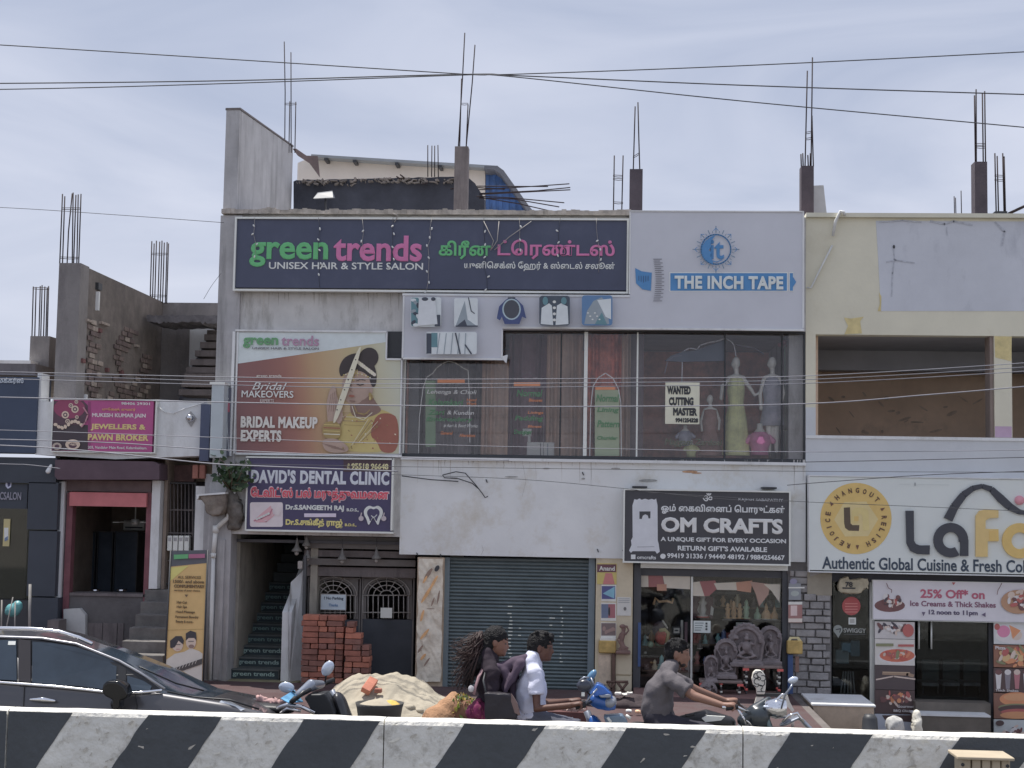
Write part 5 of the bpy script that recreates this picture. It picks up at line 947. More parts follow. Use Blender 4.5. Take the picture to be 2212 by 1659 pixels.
# ---------------------------------------------------------------- craft shop board
t = thing('craft_board', 'black craft shop board with white lettering and a carved stone outline', 'signboard', P(1527, 1219, FY-.2)); YC = FY-.22
bk = mat('board_black', C(50, 50, 60), .4, .08, 3)
MB().pbox(1349, 1061, 1705, 1216, YC, FY-.04).build('panel', bk, t); pframe(1346, 1058, 1708, 1219, YC-.02, FY-.04, 3.4, alum, t)
fw = flat(172, 176, 190); a = Art(YC-.001); q = lambda x, y: (x/4.097+1269, y/4.097+999)
a.poly([q(*p) for p in ((415, 325), (440, 330), (460, 318), (480, 330), (510, 320), (540, 330), (570, 322), (590, 330), (608, 320), (620, 380), (622, 690), (630, 720), (640, 790), (615, 808), (600, 785), (400, 785), (385, 800), (368, 780), (390, 730), (385, 690), (400, 660), (398, 380))], flat(160, 164, 182))
a.poly([q(*p) for p in ((460, 433), (558, 433), (556, 495), (540, 495), (535, 470), (512, 458), (490, 470), (480, 500), (460, 500))], bk); a.line([q(440, 748), q(590, 745)], 1, flat(110, 112, 126))
a.rect(*q(385, 815), *q(425, 855), fw); a.ell(*q(668, 830), 6, 5.6, fw); a.build('print', t)
text('\u0ba8\u0bae' and '\u0950', 1518, 1065, 1539, 1083, YC, fw, t, .015); text('RAJESH SABAPATHY', 1595, 1077, 1692, 1084, YC, flat(140, 144, 160), t, .02)
text('\u0b93\u0bae\u0bcd \u0bc8\u0b95\u0bb5\u0bbf\u0bc8\u0ba9\u0baa\u0bcd \u0bc6\u0baa\u0bbe\u0bb0\u0bc1\u0b9f\u0bcd\u0b95\u0bb3\u0bcd', 1428, 1090, 1695, 1112, YC, fw, t, .03)
text('OM CRAFTS', 1428, 1119, 1691, 1152, YC, flat(184, 186, 198), t, .045, thick=.015)
text('A UNIQUE GIFT FOR EVERY OCCASION', 1427, 1162, 1698, 1173, YC, fw, t, .035); text("RETURN GIFT'S AVAILABLE", 1464, 1180, 1657, 1191, YC, fw, t, .035)
text('99419 31336 / 94440 48192 / 9884254667', 1441, 1197, 1695, 1208, YC, fw, t, .03); text('omcrafts', 1376, 1200, 1417, 1208, YC, fw, t, .02)
for x0, y0, x1, y1 in ((1366, 1050, 1398, 1054), (1647, 1052, 1678, 1056)): MB().pbox(x0, y0, x1, y1, FY-.25, FY-.04).build('lamp_arm', blackm, t)
# ---------------------------------------------------------------- jeweller's unfinished building on the left
FL_ = 20.6
gw = mat('grey_plaster_wall', C(100, 97, 104), .95, .16, 2.2, .3, 25, C(74, 70, 78), .6, (3, 3, .8), .5)
bwm = mat('brick_wall_mortar', C(90, 84, 86), .95, .25, 4, .4, 30, C(68, 62, 68), .6, (2, 2, 1.5), .5)
bkm = mat('wall_brick', C(92, 80, 82), .95, .3, 6, .3, 40, C(78, 70, 74), .6, (4, 4, 4), .5); bkl = mat('wall_brick_pale', C(122, 112, 112), .95, .3, 9, .3, 40)
bkd = mat('wall_brick_dark', C(84, 72, 76), .95, .3, 9, .3, 40)
left = thing('unfinished_building', 'dark unfinished brick building with rebar bundles left of the white shops', 'building', (P(290, 1000, FL_).x, FL_, 0))
XL = P(165, 800, FL_).x; xc0 = P(118, 800, FL_).x; zT = P(145, 568, FL_).z; YE = 24.6
MB().box(xc0, XL, FL_, FL_+.35, P(120, 985, FL_).z, zT).build('front_column', gw, left)
MB().box(XL-.25, XL-.02, FL_+.36, YE, 3.0, zT-.01).build('brick_side_wall', bwm, left)
zb = P(300, 985, FL_).z; rr = random.Random(2); z = zT-.7; r_ = 0     # exposed bricks on the receding side wall
bm = None
while z > zb+.6 or r_ < 18:
    y = FL_+.5+(r_ % 2)*.12
    while y < FL_+3.4:
        if noise.noise(Vector((y*1.3, z*1.6, 3))) > -.16+max(0, z-(zT-1.6))*.35 and rr.random() < .85 and y < FL_+3.4:
            if bm is None:
                b_ = MB().box(0, .02, -.105, .105, -.034, .034, c=.005); bm = b_.build('brick', bkm, left); bm.data.transform(Matrix.Translation(org(left))); o = bm
            else: o = bpy.data.objects.new('brick', bm.data); COL.objects.link(o); o.parent = left
            o.location = Vector((XL-.018+rr.uniform(-.006, .016), y, z))-org(left); o.material_slots[0].link = 'OBJECT'; o.material_slots[0].material = (bkm, bkm, bkl, bkd)[rr.randrange(4)]; o.rotation_euler = (rr.uniform(-.02, .02), 0, 0)
        y += .235
    z -= .082; r_ += 1
    if r_ > 36: break
MB().box(XL-.02, P(474, 900, YE).x, YE, YE+.2, 2.6, P(415, 654, YE).z).build('back_wall', gw, left)
# broken sunshade, lit gap and stair profile
YB2 = 23.8; x_ = [318+i*5 for i in range(32)]
MB().pprism([(316, 684)]+[(x, 681+rr.uniform(-1.5, 1.5)) for x in x_]+[(474, 682), (474, 699)]+[(x, 698+rr.uniform(-4, 3)) for x in x_[::-1]], YB2-.3, YB2+.6).build('broken_sunshade', mat('rough_slab', C(82, 80, 90), .95, .3, 9, .5, 20), left)
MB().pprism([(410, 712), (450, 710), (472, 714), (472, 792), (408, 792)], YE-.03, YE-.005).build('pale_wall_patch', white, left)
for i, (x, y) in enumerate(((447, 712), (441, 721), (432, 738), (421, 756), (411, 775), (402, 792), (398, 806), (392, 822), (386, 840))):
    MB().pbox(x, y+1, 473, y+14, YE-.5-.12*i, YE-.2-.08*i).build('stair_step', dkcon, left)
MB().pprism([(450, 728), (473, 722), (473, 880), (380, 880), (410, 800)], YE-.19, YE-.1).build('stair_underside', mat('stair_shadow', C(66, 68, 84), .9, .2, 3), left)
for x0, y0, x1, y1 in ((211, 612, 215, 628), (207, 628, 211, 664), (354, 672, 358, 686), (180, 830, 185, 852)): MB().add([P(x0, y0, FL_+1.5)*1, P(x1, y0, FL_+1.5), P(x1, y1, FL_+1.5), P(x0, y1, FL_+1.5)], [[0, 3, 2, 1]]) if False else None
def wallbit(px, py, h, w_, m_, name):          # a bit fixed on the receding wall X = XL
    d = P(px, py, 20) - camo.matrix_world.translation; k = (XL+.0)/d.x; p = camo.matrix_world.translation+d*k
    MB().box(XL-.019, XL+.03, p.y-w_/2, p.y+w_/2, p.z-h, p.z).build(name, m_, left)
wallbit(213, 612, .1, .16, blackm, 'wall_hole'); wallbit(211, 630, .28, .05, white, 'plastic_pipe'); wallbit(184, 852, .0+.2, .05, white, 'plastic_pipe')
for px, py, w_ in ((178, 775, .12), (231, 795, .08), (262, 800, .1), (215, 710, .1)): wallbit(px, py, .06, w_, mat('red_recess', C(88, 56, 60), .9), 'put_log_hole')
for px, py, w_ in ((225, 697, .35), (295, 745, .14), (190, 690, .2)): wallbit(px, py, .035, w_, bkl, 'mortar_ridge')
for q in ([(135, 419), (129, 570)], [(140, 424), (135, 570)], [(156, 418), (148, 500), (145, 570)], [(158, 416), (156, 570)], [(164, 421), (159, 570)], [(169, 420), (166, 570)], [(175, 419), (170, 570)]): rebar(left, q, FL_+.1, .009)
tie(left, 133, 452, 173, 452, FL_+.08); tie(left, 129, 558, 170, 559, FL_+.08)
for i, (x, yt) in enumerate(((328, 521), (333, 526), (338, 520), (345, 522), (350, 520), (355, 524), (361, 523), (364, 526))): rebar(left, [(x, yt), (x-4, 655)], 24.5, .010)
tie(left, 328, 550, 363, 550, 24.48); tie(left, 326, 640, 360, 641, 24.48)
sc_ = column(64, 726, 106, 800, 21.5, 'roof_column', gw, left, .4)
for x, yt in ((72, 619), (78, 620), (87, 618), (91, 616), (97, 619), (105, 618), (102, 621)): rebar(sc_, [(x, yt), (x-3, 728)], 21.6, .009)
tie(sc_, 71, 624, 106, 625, 21.58)
# white parapet band with L frame
YP = FL_-.25
MB().pprism([(78, 868), (341, 863), (448, 868), (446, 984), (250, 992), (76, 982)], YP, FL_+.3).build('parapet_band', white, left)
MB().pbox(80, 806, 89, 868, YP, YP+.3).build('parapet_post', white, left); MB().pbox(395, 861, 448, 866, YP-.02, YP+.3).build('parapet_cap', blackm, left)
t = thing('jeweller_board', 'magenta jewellers and pawn broker board with yellow letters', 'signboard', P(224, 978, YP-.05)); YJ = YP-.07
MB().pbox(113, 864, 330, 975, YJ, YP-.002).build('panel', flat(142, 46, 112), t); pframe(111, 862, 337, 978, YJ-.012, YP-.002, 2.6, alum, t)
a = Art(YJ-.001, .0006); dm = flat(72, 50, 66); cr2 = flat(168, 150, 140)
a.poly([(113, 866), (180, 866), (192, 878), (192, 905), (176, 918), (113, 918)], dm); a.rect(113, 918, 190, 973, flat(56, 48, 58)); a.ell(150, 882, 34, 22, flat(118, 42, 80)); a.rect(190, 868, 196, 972, flat(120, 40, 96))
for (x, y, r) in ((141, 896, 8), (162, 884, 8), (153, 876, 5), (146, 910, 5), (165, 868, 4), (166, 901, 4)): a.ell(x, y, r, r, cr2); a.ell(x, y, r*.6, r*.6, dm); a.ell(x, y, r*.3, r*.3, cr2)
for i in range(9): a.ell(120+i*7, 917+7*math.sin(i*.8), 4.5, 3.5, cr2, i*25)
a.ell(157, 960, 16, 11, cr2); a.ell(157, 962, 9, 6, dm); [a.line([(157, 962), (157+13*math.cos(i*.7), 960-9*abs(math.sin(i*.7)))], 1.2, cr2) for i in range(5)]; a.ell(123, 964, 10, 8, flat(140, 128, 124)); a.ell(123, 964, 5, 4, dm)
a.line([(180, 880), (190, 895), (184, 912), (176, 922)], 3, flat(150, 100, 120)); a.build('print', t)
text('98406 29301', 262, 869, 324, 875, YJ, fwt, t, .02); text('\u0bae\u0bc1\u0bc7\u0b95\u0bb7\u0bcd \u0b95\u0bc1\u0bae\u0bbe\u0bb0\u0bcd', 221, 881, 293, 889, YJ, flat(178, 130, 90), t, .03)
text('MUKESH KUMAR JAIN', 199, 893, 315, 904, YJ, flat(186, 176, 190), t, .04); text('JEWELLERS &', 196, 916, 315, 931, YJ, flat(188, 170, 104), t, .045, spacing=1.05); text('PAWN BROKER', 190, 938, 321, 952, YJ, flat(188, 170, 104), t, .045, spacing=1.05)
text('203, Vandalur Main Road, Kelambakkam.', 190, 964, 318, 971, YJ, fwt, t, .02)
t = thing('bulkhead_lamp', 'round silver lamp on a dark plate on the white parapet right of the magenta board', 'lamp', P(412, 905, YP-.04)); MB().pprism([(412, 888), (424, 903), (412, 922), (400, 903)], YP-.02, YP-.001).build('back_plate', grayp, t); MB().lathe(P(412, 903, YP-.02), [(.001, -.09), (.04, -.08), (.055, -.02), (.06, 0)], 16, axis='y').build('lamp_glass', mat('chrome', (.7, .7, .72), .15, 0, metal=1), t)
MB().tube([P(342, 878, YP-.02), P(355, 890, YP-.02), P(375, 893, YP-.02), P(400, 882, YP-.02), P(446, 868, YP-.02)], .006, 6).build('drooping_cord', white, left)
t = thing('wall_cabinet', 'dark blue narrow cabinet between the white parapet and the grey box', 'cabinet', P(440, 990, YP)); MB().pbox(432, 873, 452, 996, YP-.1, YP+.3).build('case', mat('blue_black_paint', C(54, 62, 92), .6, .1, 4), t)
t = thing('wall_cabinet', 'pale grey upright box fixed at the left edge of the white building', 'cabinet', P(470, 990, FY-.3)); MB().pbox(455, 829, 482, 989, FY-.35, FY-.05, c=.006).build('case', mat('pale_grey_box', C(136, 146, 162), .5, .06, 4), t); MB().pbox(453, 825, 486, 830, FY-.37, FY-.04).build('lid', alum, t)
t = thing('side_banner', 'narrow vertical banner edge with a red patch beside the bridal billboard', 'banner', P(491, 985, FY-.1)); MB().pbox(485, 838, 497, 985, FY-.12, FY-.065).build('sheet', flat(70, 72, 92), t); a = Art(FY-.121); a.rect(486, 868, 496, 890, flat(138, 62, 86)); a.line([(489, 850), (493, 862)], 2, fwt); a.line([(490, 905), (494, 975)], 2, flat(130, 136, 150)); a.build('print', t)
MB().pbox(498, 716, 504, 985, FY-.1, FY-.065).build('white_strip', white, main)
# ground floor of the left building
GYL = FL_; dkp = mat('shutter_box_purple', C(72, 56, 70), .8, .15, 4); rdp = mat('red_painted_post', C(96, 54, 66), .8, .2, 5); pk = mat('pink_beam', C(158, 82, 92), .8, .12, 4)
shl = sub('jeweller_shopfront', left, P(235, 1440, GYL))
MB().pprism([(119, 993), (330, 997), (344, 1003), (344, 1036), (124, 1036), (118, 1028)], GYL-.3, GYL+.1).build('shutter_box', dkp, shl)
MB().pbox(134, 1038, 327, 1062, GYL-.02, GYL+.1).build('transom', mat('transom_brown', C(86, 70, 76), .8, .2, 5), shl); MB().pbox(150, 1064, 316, 1094, GYL-.1, GYL+.1).build('pink_beam', pk, shl)
for x0, x1, y1 in ((137, 150, 1470), (313, 326, 1300)): MB().pbox(x0, 1064, x1, y1, GYL-.04, GYL+.1).build('red_post', rdp, shl)
MB().pbox(122, 1040, 134, 1344, GYL-.08, GYL+.2).build('white_pillar', white, left); MB().pbox(325, 1038, 343, 1272, GYL-.05, GYL+.2).build('white_pillar', white, left)
b = MB(); X0, X1, Z0, Z1 = BX(150, 1064, 316, 1470, GYL+2.2); b.box(P(110, 1200, GYL).x, P(350, 1200, GYL).x, GYL+2.4, GYL+2.5, 0, 3.6).box(P(345, 1200, GYL).x, P(352, 1200, GYL).x, GYL+.1, GYL+2.4, 0, 3.6).box(P(105, 1200, GYL).x, P(115, 1200, GYL).x, GYL+.1, GYL+2.4, 0, 3.6); b.build('inner_wall', mat('shop_brown_inside', C(112, 100, 96), .9, .3, 2), left)
MB().box(P(105, 1200, GYL).x, P(480, 1200, GYL).x, GYL+.1, GYL+4, 3.35, 3.5).build('ceiling', darkin, left)
MB().pbox(139, 1288, 316, 1480, GYL-.02, GYL+.3).build('plinth_wall', mat('plinth_grey', C(72, 70, 76), .9, .25, 3, .2, 20), left); MB().pbox(150, 1282, 316, 1288, GYL-.04, GYL+.35).build('plinth_top', dkcon, left)
for x0, x1, y0 in ((176, 250, 1345), (250, 262, 1340), (205, 207, 1345)): pass
for i, (x0, x1) in enumerate(((185, 220), (222, 252), (254, 266))): MB().pbox(x0, 1346, x1, 1396, GYL-.035, GYL-.021).build('plinth_panel', dkcon, left)
MB().pprism([(137, 1316), (172, 1314), (184, 1328), (184, 1400), (138, 1400)], GYL-.12, GYL-.03).build('white_plaque', mat('plaque_white', C(140, 142, 152), .8), left)
case = mat('case_dark_glass', C(50, 60, 78), .2, .2, 3); 
for i, (x0, x1) in enumerate(((172, 205), (208, 242), (245, 296))):
    t = thing('showcase', ('left', 'middle', 'right')[i]+' dark glass showcase inside the jeweller shop', 'showcase', P((x0+x1)/2, 1290, GYL+1.6), 'dark showcases inside the jeweller shop'); MB().pbox(x0, 1150, x1, 1290, GYL+1.6, GYL+2.2).build('cabinet', case, t); pframe(x0, 1148, x1, 1290, GYL+1.57, GYL+1.6, 2.4, blackm, t)
t = thing('split_cooler', 'white air cooler unit on the back wall of the jeweller shop', 'air conditioner', P(285, 1152, GYL+2.2)); MB().pbox(266, 1124, 312, 1146, GYL+2.1, GYL+2.35, c=.01).build('unit', alum, t); MB().pbox(270, 1138, 308, 1141, GYL+2.09, GYL+2.1).build('vent', blackm, t)
t = thing('ceiling_fan', 'small ceiling fan inside the jeweller shop', 'fan', P(292, 1130, GYL+1.0)); p = P(292, 1128, GYL+1.0); MB().lathe(p, [(.001, .05), (.06, .04), (.06, -.04), (.001, -.05)], 14).build('hub', alum, t); MB().tube([p+Vector((0, 0, .05)), p+Vector((0, 0, .4))], .01, 6).build('rod', alum, t)
for k in range(3): a_ = R(10+120*k); MB().box(.08, .45, -.05, .05, -.006, .006).v and None; m = MB().box(.08, .45, -.05, .05, -.006, .006); rt = Matrix.Rotation(a_, 3, 'Z'); m.v = [rt @ q+p for q in m.v]; m.build('blade', alum, t)
for i, x in enumerate((205, 263)):
    t = thing('metal_bowl', ('left', 'right')[i]+' shiny bowl on the counter inside the jeweller shop', 'bowl', P(x, 1282, GYL+.6), 'bowls on the jeweller counter'); MB().lathe(P(x, 1282, GYL+.6), [(.001, 0), (.05, .01), (.08, .06), (.075, .06), (.045, .015), (.001, .01)], 14).build('body', mat('chrome', (0, 0, 0)), t)
MB().pbox(160, 1286, 312, 1294, GYL+.4, GYL+1.0).build('counter_top', mat('counter_dark', C(60, 58, 64), .5), left)
# grille door bay and steps
MB().pbox(344, 1040, 460, 1500, GYL+.9, GYL+1.0).build('bay_wall', mat('bay_dark', C(60, 58, 66), .9, .3, 3), left)
g = sub('grille_door', left, P(383, 1262, GYL+.2)); pframe(346, 1042, 420, 1264, GYL+.2, GYL+.25, 3, blackm, g)
for i in range(9): MB().tube([P(352+i*8, 1044, GYL+.22), P(352+i*8, 1262, GYL+.22)], .009, 6).build('bar', dkcon, g)
for y in (1100, 1150, 1210): MB().pbox(348, y, 418, y+3, GYL+.21, GYL+.24).build('cross_bar', dkcon, g)
for i in range(4):
    t = thing('meter_case', 'white meter box on the grille door, %s in the row of four' % ('first from the left', 'second from the left', 'third from the left', 'last on the right')[i], 'meter', P(365+i*12, 1190, GYL+.1), 'white meter boxes on the grille door'); MB().pbox(361+i*12.2, 1157, 371.5+i*12.2, 1190, GYL+.08, GYL+.19, c=.006).build('case', alum, t); MB().pbox(363+i*12.2, 1161, 369.5+i*12.2, 1169, GYL+.075, GYL+.08).build('window', grayp, t)
MB().pbox(419, 1050, 444, 1300, GYL-.05, GYL+.15).build('white_pillar', white, left); MB().pbox(352, 1005, 420, 1040, GYL+.4, GYL+.5).build('dark_fascia', mat('fascia_brown', C(84, 62, 66), .8, .3, 9), left)
t = thing('clay_pots', 'two reddish clay pots standing high between the left building and the plant', 'pots', P(425, 1035, GYL-.1)); [MB().pbox(x, 1004, x+13, 1034, GYL-.15, GYL-.05, c=.01).build('pot', mat('clay', C(116, 70, 62), .8, .2, 9), t) for x in (415, 430)]
zst = P(310, 1272, GYL+.1).z; xR = P(362, 1350, GYL).x
for i, (x0, yt) in enumerate(((312, 1272), (304, 1296), (294, 1318), (282, 1338), (268, 1358), (262, 1384), (260, 1410), (258, 1436))):
    z = zst-.155*i; MB().box(P(x0, 1350, GYL-.25*i).x, xR+.35, GYL+.2-.25*i-.25, GYL+.2-.25*i, 0, z, c=.008).build('stone_step', mat('step_stone', C(84, 82, 86), .9, .25, 4, .3, 25, C(62, 60, 66), .6, (3, 3, 5), .5), left)
# far left dark blue building
fb = thing('blue_shop_building', 'dark navy panelled shop building cut by the left edge', 'building', (P(20, 1000, 20.4).x, 20.4, 0)); YN = 20.4
nvy = mat('navy_cladding', C(44, 56, 82), .6, .1, 2); nv2 = mat('navy_cladding_low', C(44, 50, 64), .6, .12, 2)
MB().pbox(-420, 812, 79, 975, YN-.1, YN+.4).build('fascia', nvy, fb); MB().pbox(-420, 985, 122, 1040, YN, YN+.4).build('lower_fascia', nv2, fb)
MB().pbox(-420, 783, 76, 808, YN+.3, YN+5).build('roof_parapet', dkcon, fb); MB().pbox(-420, 776, 66, 783, YN+.8, YN+5).build('roof_slab', white, fb)
MB().pbox(60, 1042, 124, 1144, YN, YN+.35).build('wall_panel', nv2, fb); MB().pbox(60, 1147, 121, 1288, YN, YN+.35).build('wall_panel', nv2, fb); MB().pbox(60, 1291, 121, 1500, YN-.02, YN+.35).build('wall_panel', nv2, fb)
MB().pbox(-420, 1042, 59, 1095, YN+.05, YN+.3).build('door_header', nv2, fb); MB().pbox(-60, 1095, 58, 1296, YN+.1, YN+.11).build('glass_door', glass('door_glass', (.6, .62, .6), .02), fb); MB().pbox(-420, 1095, -60, 1500, YN+.05, YN+.3).build('wall_panel', nv2, fb)
MB().pbox(-420, 985, 130, 1500, YN+2.5, YN+2.6).build('back_wall', mat('olive_inside', C(92, 96, 92), .9, .2, 2), fb); MB().pbox(-60, 1296, 60, 1500, YN, YN+.5).build('plinth_wall', blackm, fb); MB().pbox(102, 1340, 126, 1380, YN-.3, YN).build('grey_block', dkcon, fb)
text('\u0bc7\u0bae\u0b95\u0bcd\u0b95\u0bb0\u0bcd\u0bb8\u0bcd', -12, 816, 51, 830, YN-.11, flat(140, 150, 172), fb, .03); text('CSALON', 0, 1063, 46, 1080, YN+.04, flat(112, 112, 134), fb, .02)
a = Art(YN+.04); a.poly([(12, 1033), (26, 1036), (24, 1052), (17, 1056), (12, 1050)], flat(150, 156, 190)); a.poly([(15, 1037), (23, 1039), (22, 1049), (17, 1052)], flat(50, 50, 90)); a.build('emblem', fb)
t = thing('poster', 'yellow and white poster on the far left glass door', 'poster', P(14, 1180, YN)); MB().pbox(7, 1121, 21, 1180, YN+.08, YN+.09).build('sheet', flat(150, 140, 96), t); a = Art(YN+.078); a.rect(9, 1140, 18, 1165, fwt); a.poly([(10, 1162), (17, 1158), (17, 1166), (10, 1170)], flat(80, 100, 140)); a.build('print', t)
t = thing('spot_lamp', 'small white spot lamp under the navy fascia', 'lamp', P(106, 1020, YN-.1)); MB().limb([P(104, 1018, YN-.15), P(110, 1006, YN-.12)], [.035, .02]).build('head', white, t); MB().tube([P(110, 1006, YN-.12), P(112, 1004, YN)], .01, 5).build('arm', white, t)
for i, (x, yt, w_) in enumerate(((4, 1296, .02), (33, 1300, .018), (65, 1262, .035), (14, 1290, .015))):
    t = thing('railing_post', ('thin white post at the left frame edge', 'thin white post through the teal bag', 'thick pale bollard post beside the navy wall', 'slanting white bar at the far left')[i], 'post', P(x, 1400, YN-.8), 'pale posts before the navy shop'); MB().tube([P(x+(14 if i == 3 else 0), yt, YN-.8), P(x-(10 if i == 3 else 2), 1400, YN-.8)], w_*.55, 8).build('pole', mat('dull_post', C(110, 108, 112), .7, .2, 9), t)
t = thing('teal_bag', 'teal blue shiny bag hanging between the pale posts', 'bag', P(30, 1330, YN-.75)); fuse(MB().ell(P(28, 1318, YN-.7), (.11, .08, .09)).ell(P(38, 1310, YN-.7), (.07, .06, .08)).ell(P(22, 1322, YN-.7), (.07, .06, .05)), 'body', mat('teal_plastic', C(58, 120, 134), .4, .2, 6), t, .012, 2, .015, 12)
# wall fern, corbel and drain pipe at the corner
t = thing('stone_corbel', 'broken brownish stone corbel block under the wall plant', 'corbel', P(457, 1115, FY-.2)); fuse(MB().pprism([(428, 1070), (486, 1066), (486, 1092), (474, 1112), (458, 1116), (446, 1108), (440, 1088)], FY-.35, FY-.08), 'block', mat('corbel_stone', C(98, 90, 88), .95, .3, 8, .5, 25, C(70, 60, 60), .7, (6, 6, 6), .5), t, .02, 1, .05, 9); MB().pprism([(424, 1068), (486, 1063), (486, 1067), (430, 1071), (426, 1080)], FY-.37, FY-.1).build('top_slab', white, t)
t = thing('drain_pipe', 'bent white plastic drain pipe down the corner pillar', 'pipe', P(455, 1490, FY-.15)); pc = mat('pvc_pipe', C(158, 160, 170), .5, .08, 5)
MB().tube([P(508, 1050, FY-.1), P(503, 1075, FY-.12), P(493, 1117, FY-.13), P(468, 1141, FY-.14)], .035, 12).build('slanted_length', pc, t); MB().tube([P(466, 1140, FY-.14), P(461, 1200, FY-.14)], .032, 12).build('upper_length', pc, t); MB().tube([P(461, 1198, FY-.14), P(452, 1500, FY-.14)], .028, 12).build('lower_length', pc, t); MB().lathe(P(466, 1143, FY-.14), [(.001, .05), (.045, .05), (.045, -.05), (.001, -.05)], 12).build('elbow', pc, t); MB().lathe(P(461, 1200, FY-.14), [(.001, .03), (.038, .03), (.038, -.03), (.001, -.03)], 12).build('socket', pc, t)
plant = thing('wall_plant', 'small leafy fig plant rooted in the wall corner beside the dental board', 'plant', P(490, 1080, FY-.1)); stm = mat('plant_stem', (.12, .09, .06), .9, .2, 9)
fuse(MB().limb([P(508, 1130, FY-.07), P(504, 1090, FY-.1), P(500, 1060, FY-.12)], [.10, .12, .06]).limb([P(520, 1120, FY-.07), P(512, 1090, FY-.09)], [.06, .05]), 'root_mass', mat('root_grey', C(84, 80, 82), .95, .3, 12), plant, .02, 1, .05, 10)
lfm = [mat('leaf_green', (.045, .085, .035), .6, .25, 9), mat('leaf_light', (.10, .15, .07), .55, .25, 9), mat('leaf_dark', (.025, .05, .028), .6, .2, 9)]
rl = random.Random(11); lm = []
for k in range(3):
    m = MB(); m.add([(0, 0, 0), (.035, -.006, .03), (.035, 0, .08), (0, -.01, .13), (-.035, 0, .08), (-.035, -.006, .03), (0, .008, .06)], [[0, 1, 6], [1, 2, 6], [2, 3, 6], [3, 4, 6], [4, 5, 6], [5, 0, 6]], 0, True)
    lm.append(m)
for k in range(14):
    bx, by = 500, 1060; ex, ey = 470+rl.uniform(0, 72), rl.uniform(985, 1062); yy = FY-.15-rl.uniform(0, .3); MB().tube([P(bx, by, FY-.12), P((bx+ex)/2+rl.uniform(-8, 8), (by+ey)/2-6, yy), P(ex, ey, yy)], [.014, .009, .004], 5).build('twig', stm, plant)
    me_ = None
    for j in range(17):
        u = rl.uniform(.25, 1.08); px, py = bx+(ex-bx)*u+rl.uniform(-9, 9), by+(ey-by)*u+rl.uniform(-8, 8); p = P(px, py, FY-.12+(yy-FY+.12)*u+rl.uniform(-.06, .06)); v = rl.choice((0, 0, 1, 2)) if rl.random() > .1 else 1
        key = ('leaf', v)
        if key not in _M:
            o = lm[v].build('leaf', lfm[v], plant); o.data.transform(Matrix.Translation(org(plant))); _M[key] = o.data
        else: o = bpy.data.objects.new('leaf', _M[key]); COL.objects.link(o); o.parent = plant
        o.location = p-org(plant); s_ = rl.uniform(.4, .9); o.scale = (s_, s_, s_); o.rotation_euler = (rl.uniform(-1.5, .6), rl.uniform(-2.4, 2.4), rl.uniform(-1.2, 1.2))
# yellow standee
t = thing('yellow_standee', 'tall yellow salon offer banner on a thin frame beside the left steps', 'banner', P(400, 1500, 19.2)); YS2 = 19.2
k_ = lambda x, y: (x, y)
MB().add([P(369, 1190, YS2+.15), P(449, 1188, YS2+.15), P(437, 1500, YS2), P(355, 1500, YS2), P(369, 1190, YS2+.17), P(449, 1188, YS2+.17), P(437, 1500, YS2+.02), P(355, 1500, YS2+.02)], [[0, 3, 2, 1], [4, 5, 6, 7], [0, 1, 5, 4], [1, 2, 6, 5], [3, 7, 6, 2], [0, 4, 7, 3]]).build('banner_cloth', flat(206, 168, 98), t)
def SY(x, y): return P(x, y, YS2+.15*(1500-y)/310)
class SArt(Art):
    def __init__(s): super().__init__(0, 0); s.k = .003
    def mi(s, m):
        i = super().mi(m); s.k += .0012
        s.mb.ppoly = lambda pts, Y, j, kk=s.k: s.mb.add([SY(x, y)-Vector((0, kk, 0)) for x, y in pts], [list(q) for q in geometry.tessellate_polygon([[Vector((a, b, 0)) for a, b in pts]])], j)
        return i
a = SArt(); a.poly([(369, 1190), (449, 1188), (448, 1216), (367, 1224)], flat(72, 74, 86)); a.poly([(367, 1226), (408, 1222), (372, 1252), (366, 1256)], flat(182, 172, 84)); a.line([(362, 1361), (441, 1359)], .8, flat(140, 116, 60))
hr = flat(52, 50, 58); fc = flat(178, 158, 150); shm = flat(184, 178, 178)
a.poly([(358, 1440), (360, 1425), (378, 1412), (398, 1408), (412, 1400), (430, 1406), (438, 1412), (436, 1500), (356, 1500)], shm); a.ell(384, 1393, 12, 14, fc); a.poly([(368, 1398), (368, 1384), (380, 1374), (393, 1374), (398, 1384), (396, 1392), (386, 1384), (378, 1398), (370, 1400)], hr); a.ell(413, 1386, 11, 16, fc); a.poly([(402, 1384), (402, 1368), (412, 1362), (424, 1366), (425, 1384), (420, 1378), (408, 1378)], hr); a.ell(414, 1396, 6, 4, flat(120, 96, 90)); a.line([(379, 1392), (390, 1392)], 1.3, hr); a.line([(408, 1385), (419, 1385)], 1.3, hr); a.line([(382, 1402), (389, 1402)], 1.2, flat(150, 90, 96))
a.poly([(366, 1447), (438, 1422), (437, 1434), (362, 1460)], flat(66, 62, 64)); [a.line([(374+i*7, 1449-i*2.3), (377+i*7, 1442-i*2.3)], 1.2, shm) for i in range(8)]
for w_, x0, y0, x1, y1, bo in (('ALL SERVICES', 384, 1244, 434, 1250, .01), ('1500/- and above', 374, 1253, 441, 1260, .03), ('COMPLIMENTARY', 376, 1263, 442, 1270, .05), ('services of your choice', 376, 1273, 432, 1279, .01), ('Hair Cut', 382, 1298, 404, 1304, .02), ('Hair Spa', 382, 1308, 404, 1315, .02), ('Head Massage', 380, 1319, 421, 1326, .02), ('Permanent Blowdry', 379, 1330, 429, 1337, .02), ('Beauty & more..', 380, 1340, 418, 1347, .02)): text(w_, x0, y0, x1, y1, YS2+.15*(1500-(y0+y1)/2)/310-.012, flat(92, 74, 52), t, bo)
